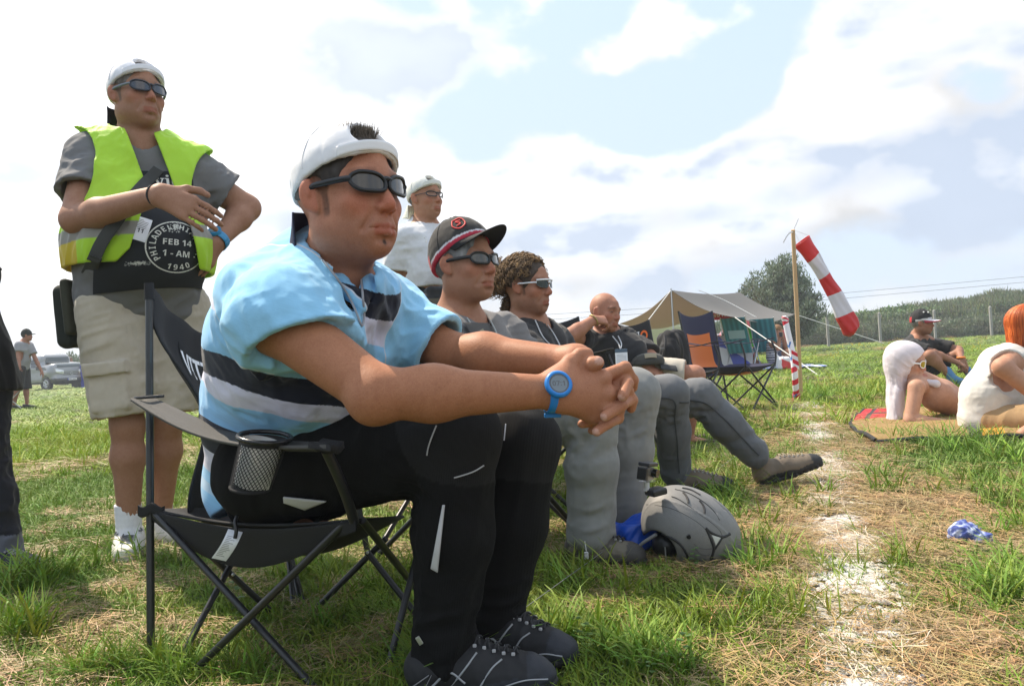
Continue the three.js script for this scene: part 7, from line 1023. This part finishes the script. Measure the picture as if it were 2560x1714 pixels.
{ // red car farther off
  const o = P(1868, 850, 30).setY(0), t = thing('red_car', 'small red car far behind the lime green umbrella', 'car', o.toArray()), F = new Field(); F.box(o.clone().add(V(0, .55, 0)), [.9, .32, 1.9], null, .15, 0); F.box(o.clone().add(V(0, 1.05, -.1)), [.72, .32, 1.0], null, .2, .15); part('body', solid(F, .06, [.42, .03, .03]), mat([1, 1, 1], .3, { vertexColors: true, clearcoat: .8 }), t); part('window', sheet((u, v) => o.clone().add(V((u - .5) * 1.15, .95 + .3 * v, .92 - .12 * v)), 4, 3, .02), M.lens, t); for (const x of [-.7, .7]) part('wheel', new THREE.CylinderGeometry(.3, .3, .2, 20).rotateZ(Math.PI / 2).translate(o.x + x, .3, o.z + 1.2), M.black, t);
}
function parasol(label, c, R, h, cols, tiltQ, text, low = 0) {
  const t = thing('parasol', label, 'parasol', c.clone().setY(0).toArray()), at = (x, y, z) => V(x, y, z).applyQuaternion(tiltQ).add(c), N = 8;
  for (let i = 0; i < N; i++) { const a0 = i / N * 6.2832, a1 = (i + 1) / N * 6.2832; const e = (a, k) => at(Math.cos(a) * R * k, -h * k * k, Math.sin(a) * R * k); part('panel', sheet((u, v) => e(a0, v + .001).lerp(e(a1, v + .001), u), 6, 6, .006), mat(cols[i % cols.length], .7, { transmission: .3, thickness: 0 }), t); if (text) part('valance', sheet((u, v) => e(a0, 1).lerp(e(a1, 1), u).add(V(0, -.16 * v, 0)), 6, 2, .006), text, t); part('rib', rod(e(a0, .02).add(V(0, -.012, 0)), e(a0, 1).add(V(0, -.012, 0)), .006, .006, 5), M.steel, t); }
  part('pole', rod(at(0, 0, 0), low ? at(0, -low, 0) : V(c.x, 0, c.z), .016, .016, 8), M.steel, t); return t;
}
{
  const id = new THREE.Quaternion();
  parasol('red and white parasol with a lettered valance under the tarp', P(1800, 752, 19), .75, .28, [[.68, .03, .03], [.72, .7, .7], [.68, .03, .03], [.68, .03, .03]], id, mat([1, 1, 1], .7, { map: canvasTex(256, 96, (x) => { x.fillStyle = '#d8202a'; x.fillRect(0, 0, 256, 96); x.fillStyle = '#fff'; x.font = 'bold 58px sans-serif'; x.textAlign = 'center'; x.fillText('ALGIDA', 128, 66); }) }));
  parasol('lime green beach parasol leaning on the ground behind the teal chairs', P(1876, 822, 17.3), .42, .24, [[.1, .78, .03]], quat(.2, -.5, -.25), null, .6);
  parasol('white and blue beach parasol lying on its side beside the orange chair', P(1818, 872, 15.6), .52, .3, [[.78, .77, .8], [.1, .14, .6], [.78, .77, .8], [.78, .77, .8]], quat(.3, -.95, .5), null, .7);
  // teal folding chairs
  const mk = (label, x, y, d, yaw, s) => { const t = thing('garden_chair', label, 'chair', P(x, y, d).setY(0).toArray(), 'teal folding chairs'); t.rotation.y = yaw; const loc = (g) => { g.userData.local = 1; return g; }, A = (a, b, c) => V(a * s, b * s, c * s), teal = mat([1, 1, 1], .6, { map: s > .98 ? TEAL : TEAL2, transmission: .25, thickness: 0 });
    part('backrest', loc(sheet((u, v) => A((u - .5) * .46, .36 + .68 * v, -.2 - .3 * v - .03 * Math.sin(3.14 * u)), 8, 8, .006)), teal, t); part('seat', loc(sheet((u, v) => A((u - .5) * .46, .38 + .05 * v - .04 * Math.sin(3.14 * v), -.2 + .45 * v), 8, 6, .006)), teal, t);
    for (const e of [-1, 1]) { for (const [p, q] of [[A(e * .25, 0, .25), A(e * .25, .62, -.22)], [A(e * .27, 0, -.32), A(e * .27, .6, .12)]]) part('leg', loc(rod(p, q, .011)), M.steel, t); part('back_post', loc(rod(A(e * .24, .34, -.18), A(e * .24, 1.06, -.51), .011)), M.steel, t); part('armrest', loc(boxAt(.05 * s, .025 * s, .42 * s, e * .27 * s, .61 * s, -.02 * s, null, .008)), mat([.05, .07, .09], .6), t); } return t; };
  mk('teal folding chair with a pale patch on its back, nearest the tarp', 1862, 900, 15.4, 2.5, 1); mk('smaller teal folding chair in front of the lime green parasol', 1925, 900, 15.8, 2.6, .96);
}
{ // woman drinking, on a chair by the teal ones
  const d = 15.6, H = headFrame(P(1944, 828, d), 50, -5, 0, 1.02), fwd = V(.8, 0, .5);
  const J = { pel: P(1935, 893, d), neck: P(1938, 848, d), shR: P(1929, 856, d - .1), shL: P(1955, 856, d + .15), elR: P(1945, 872, d - .3), wrR: P(1950, 842, d - .35), elL: P(1965, 872, d), wrL: P(1957, 842, d - .25), hipR: P(1940, 893, d), hipL: P(1948, 893, d + .1), knR: P(1968, 880, d - .25), knL: P(1972, 878, d), anR: P(1978, 925, d - .2), anL: P(1982, 925, d) };
  J.handR = { dir: V(.2, 1, .2), back: V(.3, 0, .9), curl: .9 }; J.handL = { dir: V(-.3, 1, .1), back: V(.3, 0, .9), curl: .9 };
  const v = figure({ label: 'woman with short brown hair drinking, seated behind the taped post', cat: 'woman', J, H, fwd, b: .95, tone: [0.405, 0.196, 0.119], cell: .018, bodyCell: .016, face: {}, skin: {}, bare: true, shirt: { name: 'swimsuit', color: [.3, .28, .3], sleeve: 0, neckR: .12, ease: .012, paint: (x, y, z) => Math.sin(y * 130) > 0 ? [.6, .58, .6] : [.06, .06, .08] }, pants: { name: 'shorts', color: [.09, .12, .2], len: .35 } });
  part('hair', hairCoat(H, { r: .016, front: .07, side: -.045, color: [.22, .11, .045], cell: .014, amp: .01 }), M.hair, v.g);
  const c = thing('cup', 'small dark cup held up by the drinking woman', 'cup', P(1953, 836, d - .38).toArray()); part('cup_wall', new THREE.CylinderGeometry(.035, .028, .09, 14).translate(...P(1953, 836, d - .4).toArray()), mat([.05, .04, .05], .4), c);
}
{ // bather behind the teal chairs
  const d = 16.6, H = headFrame(P(1868, 858, d), 15, 10, -12, 1), J = { pel: P(1862, 905, d + .4).setY(.14), neck: P(1870, 882, d + .05), shR: P(1858, 890, d), shL: P(1886, 889, d), elR: P(1856, 907, d + .1), wrR: P(1866, 912, d - .1), elL: P(1890, 907, d + .1), wrL: P(1880, 910, d - .1), hipR: P(1862, 912, d).setY(.14), hipL: P(1880, 912, d).setY(.14), knR: P(1880, 905, d - .4), knL: P(1892, 905, d - .4), anR: P(1895, 915, d - .5).setY(.08), anL: P(1905, 915, d - .5).setY(.08) };
  J.handR = { dir: V(1, 0, .2), back: V(0, 1, 0) }; J.handL = { dir: V(-1, 0, .2), back: V(0, 1, 0) };
  const v = figure({ label: 'bather in sunglasses and a red top half hidden between the teal chairs', cat: 'person', J, H, fwd: V(.2, 0, 1), b: .9, tone: [0.396, 0.187, 0.119], cell: .02, bodyCell: .018, face: {}, skin: {}, bare: true, shirt: { name: 'top', color: [.4, .03, .06], sleeve: 0, neckR: .1 }, pants: { name: 'shorts', color: [.05, .05, .08], len: .3 } });
  part('hair', hairCoat(H, { r: .014, front: .07, side: -.04, color: [.07, .045, .03], cell: .014 }), M.hair, v.g); sunglasses(v.g, H, { hgt: .02 });
}
{ // person in a straw hat beyond the chairs
  const d = 18.4, H = headFrame(P(1831, 805, d), 160, -10, 0, 1), J = { pel: P(1830, 870, d), neck: P(1831, 824, d), shR: P(1846, 834, d), shL: P(1815, 834, d), elR: P(1850, 855, d), wrR: P(1840, 868, d - .2), elL: P(1811, 855, d), wrL: P(1818, 868, d - .2), hipR: P(1838, 872, d), hipL: P(1824, 872, d), knR: P(1838, 876, d - .4), knL: P(1824, 876, d - .4), anR: P(1838, 915, d - .4).setY(.09), anL: P(1824, 915, d - .4).setY(.09) };
  const v = figure({ label: 'seated person in a grey shirt and straw hat behind the teal chair', cat: 'person', J, H, fwd: V(.2, 0, -1), b: 1, tone: [0.370, 0.187, 0.119], cell: .02, bodyCell: .018, face: {}, skin: {}, shirt: { color: [.09, .085, .09], sleeve: .6 }, pants: { color: [.06, .06, .07] } });
  const g = new THREE.LatheGeometry([[0, .135], [.06, .13], [.095, .08], [.105, .03], [.2, .015], [.2, .008], [.1, .022]].map((a) => new THREE.Vector2(...a)), 24); g.applyQuaternion(H.q); g.translate(H.o.x, H.o.y, H.o.z); part('straw_hat', g, mat([.55, .42, .26], .9), v.g);
}
{ // carrier bag and ground sheet near the teal chairs
  const o = P(1960, 915, 14.6).setY(0), t = thing('carrier_bag', 'red and white plastic carrier bag on the grass by the taped post', 'bag', o.toArray()), F = new Field(); F.box(o.clone().add(V(0, .13, 0)), [.13, .13, .08], null, .06, 0); F.cone(o.clone().add(V(-.08, .24, 0)), o.clone().add(V(-.11, .31, 0)), .04, .02, .04); part('bag', solid(F, .012, (x, y, z) => (y - .1 - (x - o.x) * -.5 < .1 && x > o.x - .06) ? [.62, .03, .03] : [.74, .72, .74], { disp: folds(V(.2, 1, 0), 12, .018, 6), dispMax: .04 }), mat([1, 1, 1], .4, { vertexColors: true }), t);
  const s = thing('ground_sheet', 'pale blue ground sheet spread under the teal chairs', 'blanket', P(1930, 915, 14.8).setY(0).toArray()); part('cloth', sheet((u, v) => V(P(1878, 915, 14.8).x + 1.35 * u, .05 + .02 * fbm(u * 8, v * 5, 2, 3), -15.6 + 1.0 * v), 16, 8, .012), mat([1, 1, 1], .8, { map: canvasTex(128, 64, (x) => { x.fillStyle = '#d5d8e8'; x.fillRect(0, 0, 128, 64); x.fillStyle = '#5a72b5'; for (let i = 0; i < 8; i++) x.fillRect(i * 17, 0, 7, 64); }) }), s);
  const pb = thing('plastic_bottle_bag', 'crumpled clear plastic with a lime green edge on the grass near the orange chair', 'plastic', P(1860, 1055, 5.4).setY(0).toArray()), Fb = new Field(), pc = G(1860, 1052).setY(.03); Fb.egg(pc, [.1, .022, .05], quat(.3), 0); part('film', solid(Fb, .006, null, { disp: folds(V(1, 0, .3), 20, .008, 5), dispMax: .02 }), mat([.9, .95, .92], .12, { transmission: .85, thickness: 0 }), pb); part('rim', tube([pc.clone().add(V(-.1, .02, -.02)), pc.clone().add(V(-.04, .045, -.05)), pc.clone().add(V(.04, .03, -.06))], .008, 6, 16), mat([.45, .7, .05], .5), pb);
}
// ---------- far left ----------
{ // walker
  const d = 17.5, H = headFrame(P(66, 839, d), 105, 0, 0, 1.02), fwd = V(.8, 0, -.5);
  const J = { pel: P(52, 918, d), neck: P(60, 854, d), shR: P(46, 862, d - .15), shL: P(72, 862, d + .15), elR: P(45, 888, d - .2), wrR: P(48, 912, d - .3), elL: P(88, 898, d + .1), wrL: P(103, 928, d), hipR: P(48, 925, d - .1), hipL: P(60, 925, d + .1), knR: P(44, 965, d - .1), knL: P(64, 968, d + .1), anR: P(33, 1000, d - .1).setY(.1), anL: P(66, 1004, d + .1).setY(.09) };
  J.handR = { dir: V(.1, -1, 0), back: V(-1, 0, 0), curl: .5 }; J.handL = { dir: V(.4, -.9, 0), back: V(.8, .2, 0), curl: .5 };
  const v = figure({ label: 'man in a grey T-shirt, black cap and black shorts walking towards the grey van', cat: 'man', J, H, fwd, b: 1.02, tone: [0.352, 0.170, 0.111], cell: .018, bodyCell: .016, face: {}, skin: {}, shirt: { color: [.3, .3, .33], sleeve: .65, loose: .03 }, pants: { name: 'shorts', color: [.02, .02, .022], len: .55, r: [.115, .11, .1, .09] } });
  part('hair', hairCoat(H, { r: .01, front: .03, side: -.05, color: [.04, .03, .025], cell: .016 }), M.hair, v.g); cap(v.g, H, { crown: [.015, .02, .018], peak: [.015, .018, .016], tilt: .05, lowF: .012, lowB: -.03, r: .014, high: .016, cell: .014, len: .085, drop: .05, width: .08, label: 0 });
  for (const a of [J.anR, J.anL]) shoe(v.g, a.clone().add(V(-.08, -.085, .04)), a.clone().add(V(.17, -.08, -.08)), V(0, 1, 0), { cell: .014, laces: 0 });
}
{ // silver van
  const o = P(122, 950, 44).setY(0), t = thing('silver_van', 'silver grey van parked on the meadow behind the walking man', 'van', o.toArray()), q = quat(1.08), at = (x, y, z) => V(x, y, z).applyQuaternion(q).add(o), F = new Field();
  // local axes: z forward, x to its left; 4.8 m long, 1.9 m wide
  F.box(at(0, .85, -.4), [.94, .52, 2.3], q, .2, 0); F.box(at(0, 1.45, -.9), [.84, .5, 1.75], q, .3, .2); F.cone(at(-.6, .95, 1.6), at(.6, .95, 1.6), .38, .38, .3); F.cone(at(-.7, .5, 1.85), at(.7, .5, 1.85), .22, .22, .2);
  for (const e of [-1, 1]) for (const z of [1.25, -1.75]) F.egg(at(e * .95, .36, z), [.2, .42, .42], q, .03, { op: 'sub' });
  F.clip(at(0, .2, 0), V(0, -1, 0), .03); const qi = q.clone().invert(), loc = (x, y, z) => V(x - o.x, y - o.y, z - o.z).applyQuaternion(qi);
  part('body', solid(F, .05, (x, y, z) => { const p = loc(x, y, z); return p.y < .62 && p.z > .9 ? [.04, .042, .045] : p.y < .42 ? [.05, .05, .052] : [.27, .28, .295]; }), mat([1, 1, 1], .32, { vertexColors: true, metalness: .35, clearcoat: .7 }), t);
  const onV = (x, y, z, dx, dy, dz) => { const p = at(x, y, z), d = V(dx, dy, dz).normalize().applyQuaternion(q); for (let i = 0; i < 80; i++) { const e = evalList(F.p, p.x, p.y, p.z); if (e < .004) break; p.addScaledVector(d, Math.min(.1, e * .7)); } return p.addScaledVector(d, -.015); };
  part('windscreen', sheet((u, v) => onV((u - .5) * (1.5 - .25 * v), 1.2 + .58 * v, 2.6, 0, 0, -1), 14, 8, .01), mat([.04, .06, .065], .08, { clearcoat: .6 }), t);
  for (const e of [-1, 1]) { part('side_window', sheet((u, v) => onV(e * 1.6, 1.25 + .4 * v, .75 - .25 * v - .8 * u, -e, 0, 0), 6, 4, .01), mat([.03, .035, .04], .08), t); const hl = part('headlight', sheet((u, v) => onV(e * (.42 + .42 * u), .82 + .2 * v + .1 * u, 3, 0, 0, -1), 8, 6, .02), mat([.75, .78, .8], .08, { clearcoat: 1, metalness: .4 }), t); void hl; part('wing_mirror', boxAt(.2, .22, .12, ...at(e * 1.05, 1.22, .75).toArray(), q, .04), mat([.05, .05, .055], .5), t); for (const z of [1.25, -1.75]) { const w = part('wheel', new THREE.CylinderGeometry(.33, .33, .2, 28).rotateZ(Math.PI / 2).applyQuaternion(q).translate(...at(e * .84, .33, z).toArray()), M.black, t); const rims = []; for (let k = 0; k < 5; k++) { const a = k / 5 * 6.283; rims.push(rod(at(e * .955, .33, z), at(e * .955, .33 + .19 * Math.sin(a), z + .19 * Math.cos(a)), .035, .045, 6)); } const rg = new THREE.TorusGeometry(.2, .025, 8, 28).rotateY(Math.PI / 2).applyQuaternion(q); const c = at(e * .95, .33, z); rg.translate(c.x, c.y, c.z); part('rim', merge([...rims, rg]), mat([.6, .6, .62], .3, { metalness: .7 }), w); } }
  part('grille', sheet((u, v) => onV((u - .5) * .9, .78 + .1 * v, 3, 0, 0, -1), 10, 3, .02), M.black, t); part('lower_grille', sheet((u, v) => onV((u - .5) * .9, .3 + .14 * v, 3, 0, 0, -1), 10, 3, .02), M.black, t); part('chrome_bar', sheet((u, v) => onV((u - .5) * 1.0, .81 + .035 * v, 3, 0, 0, -1).addScaledVector(V(0, 0, 1).applyQuaternion(q), .02), 10, 2, .01), M.steel, t); const em = new THREE.TorusGeometry(.07, .014, 8, 20).applyQuaternion(q), ep = onV(0, .84, 3, 0, 0, -1).addScaledVector(V(0, 0, 1).applyQuaternion(q), .03); em.translate(ep.x, ep.y, ep.z); part('emblem', em, M.steel, t);
  part('number_plate', sheet((u, v) => onV((u - .5) * .52, .47 + .11 * v, 3, 0, 0, -1), 6, 2, .01), mat([1, 1, 1], .5, { map: canvasTex(256, 64, (x) => { x.fillStyle = '#dfe0e2'; x.fillRect(0, 0, 256, 64); x.fillStyle = '#2740a0'; x.fillRect(0, 0, 26, 64); x.fillStyle = '#3b3d42'; x.font = 'bold 46px sans-serif'; x.fillText('WGT 4441', 36, 49, 200); }) }), t);
  part('seat', merge([-.42, .42].map((x) => boxAt(.42, .5, .12, ...at(x, 1.3, .2).toArray(), q, .06))), M.black, t);
}
{ // advertising board and the man in yellow behind it
  const c = P(215, 941, 43.5), t = thing('display_board', 'blue advertising board standing beside the silver van', 'board', c.clone().setY(0).toArray()); part('board', boxAt(.68, 1.25, .06, c.x, .63, c.z, quat(-.15), .015), mat([.03, .06, .45], .5), t);
  part('print', boxAt(.6, 1.1, .01, c.x - .005, .64, c.z + .037, quat(-.15)), mat([1, 1, 1], .5, { map: canvasTex(128, 256, (x) => { x.fillStyle = '#26349c'; x.fillRect(0, 0, 128, 256); x.fillStyle = '#d8a14a'; x.beginPath(); x.ellipse(64, 90, 44, 54, .3, 0, 7); x.fill(); x.fillStyle = '#c33'; for (let i = 0; i < 4; i++) x.fillRect(30 + i * 18, 50 + i * 8, 8, 80); x.fillStyle = '#e8ecf6'; x.fillRect(78, 180, 34, 66); }) }), t); for (const e of [-.3, .3]) part('foot', boxAt(.05, .04, .5, c.x + e, .02, c.z, null, .01), M.black, t);
  const d = 46, H = headFrame(P(176, 897, d), 150, 0, 0, 1), J = { pel: P(185, 935, d), neck: P(181, 907, d), shR: P(192, 912, d), shL: P(173, 912, d + .2), elR: P(199, 919, d), wrR: P(206, 914, d), elL: P(172, 925, d), wrL: P(176, 935, d), hipR: P(188, 936, d), hipL: P(181, 936, d), knR: P(188, 952, d), knL: P(181, 952, d), anR: P(188, 968, d).setY(.09), anL: P(181, 968, d).setY(.09) };
  const v = figure({ label: 'man in a yellow and red shirt standing behind the blue board', cat: 'man', J, H, fwd: V(.5, 0, -.8), tone: [0.370, 0.170, 0.119], cell: .035, bodyCell: .03, face: {}, skin: {}, shirt: { color: [.72, .42, .03], sleeve: .6 }, pants: { color: [.06, .06, .08] } }); part('hair', hairCoat(H, { r: .012, front: .08, side: -.05, color: [.2, .14, .1], cell: .03 }), M.hair, v.g);
}
{ // figure cut by the left edge
  const d = 2.66, t = thing('person', 'person in black cap, long jacket and dark jeans cut off by the left edge', 'person', P(-60, 1300, d).setY(0).toArray()), F = new Field();
  const H = headFrame(P(-98, 662, d), 70, -8, 0, 1.0), B = new Field(); head(B, H, {}); B.cone(H.at(0, -.05, -.02), P(-120, 790, d), .055, .065, .03); B.cone(P(-120, 800, d), P(-100, 960, d), .1, .1, .05); B.cone(P(-55, 960, d), P(-45, 1180, d), .07, .05, .05); B.cone(P(-45, 1180, d), P(8, 1395, d), .05, .034, .03);
  part('body', solid(B, .007, skinColor([.42, .22, .14], H, {})), M.skin, t);
  const S = new Field(); S.cone(P(-110, 775, d), P(-110, 960, d), .12, .16, .06); S.cone(P(-82, 800, d), P(-68, 960, d), .06, .085, .05); S.cone(P(-95, 900, d), P(-95, 975, d), .15, .17, .05); S.cone(H.at(0, -.05, -.04), P(-118, 790, d), .075, .1, .05); S.clip(P(-20, 978, d), V(0, -1, 0), .005); S.egg(H.at(0, -.03, .02), [.097, .105, .115], H.q, .03);
  part('jacket', solid(S, .006, [.006, .006, .0065], { disp: folds(V(.2, 1, 0), 14, .006, 3), dispMax: .02 }), M.cloth, t);
  const T3 = new Field(); T3.cone(P(-55, 950, d), P(-58, 1150, d), .1, .09, .05); T3.cone(P(-58, 1150, d), P(-32, 1250, d), .09, .085, .03); T3.cone(P(-32, 1250, d), P(-2, 1385, d), .08, .072, .03); part('jeans', solid(T3, .006, (x, y, z) => y < P(0, 1388, d).y + .055 - (x - P(0, 0, d).x) * .3 ? [.12, .13, .17] : [.012, .014, .024], { disp: folds(V(1, .3, 0), 22, .006, 9), dispMax: .02 }), M.cloth, t);
  cap(t, H, { crown: [.008, .008, .009], peak: [.04, .04, .045], tilt: .1, lowF: .015, lowB: -.035, r: .012, high: .016, cell: .007, len: .075, drop: .55, width: .08 });
  shoe(t, P(-50, 1425, d).setY(.005), P(95, 1425, d - .05).setY(.01), V(0, 1, 0), { color: [.02, .02, .03], toeCap: [.05, .05, .06], laces: [.3, .3, .32], cell: .006 });
  const c = thing('folding_stool', 'thin framed folding stool on the meadow at the far left edge', 'stool', P(8, 1005, 17).setY(0).toArray()), o = c.position; for (const [a, b] of [[-.3, .25], [.25, -.3]]) for (const z of [-.2, .2]) part('leg', tube([o.clone().add(V(a, .02, z)), o.clone().add(V((a + b) / 2 + .05, .22, z)), o.clone().add(V(b, .42, z))], .012, 6, 10), M.steel, c); part('seat', boxAt(.6, .03, .42, o.x, .43, o.z, null, .01), M.blackCloth, c);
}
// ---------- summer haze ----------
scene.fog = new THREE.FogExp2(new THREE.Color().setRGB(.86, .92, 1), .0022);
renderer.render(scene, camera);
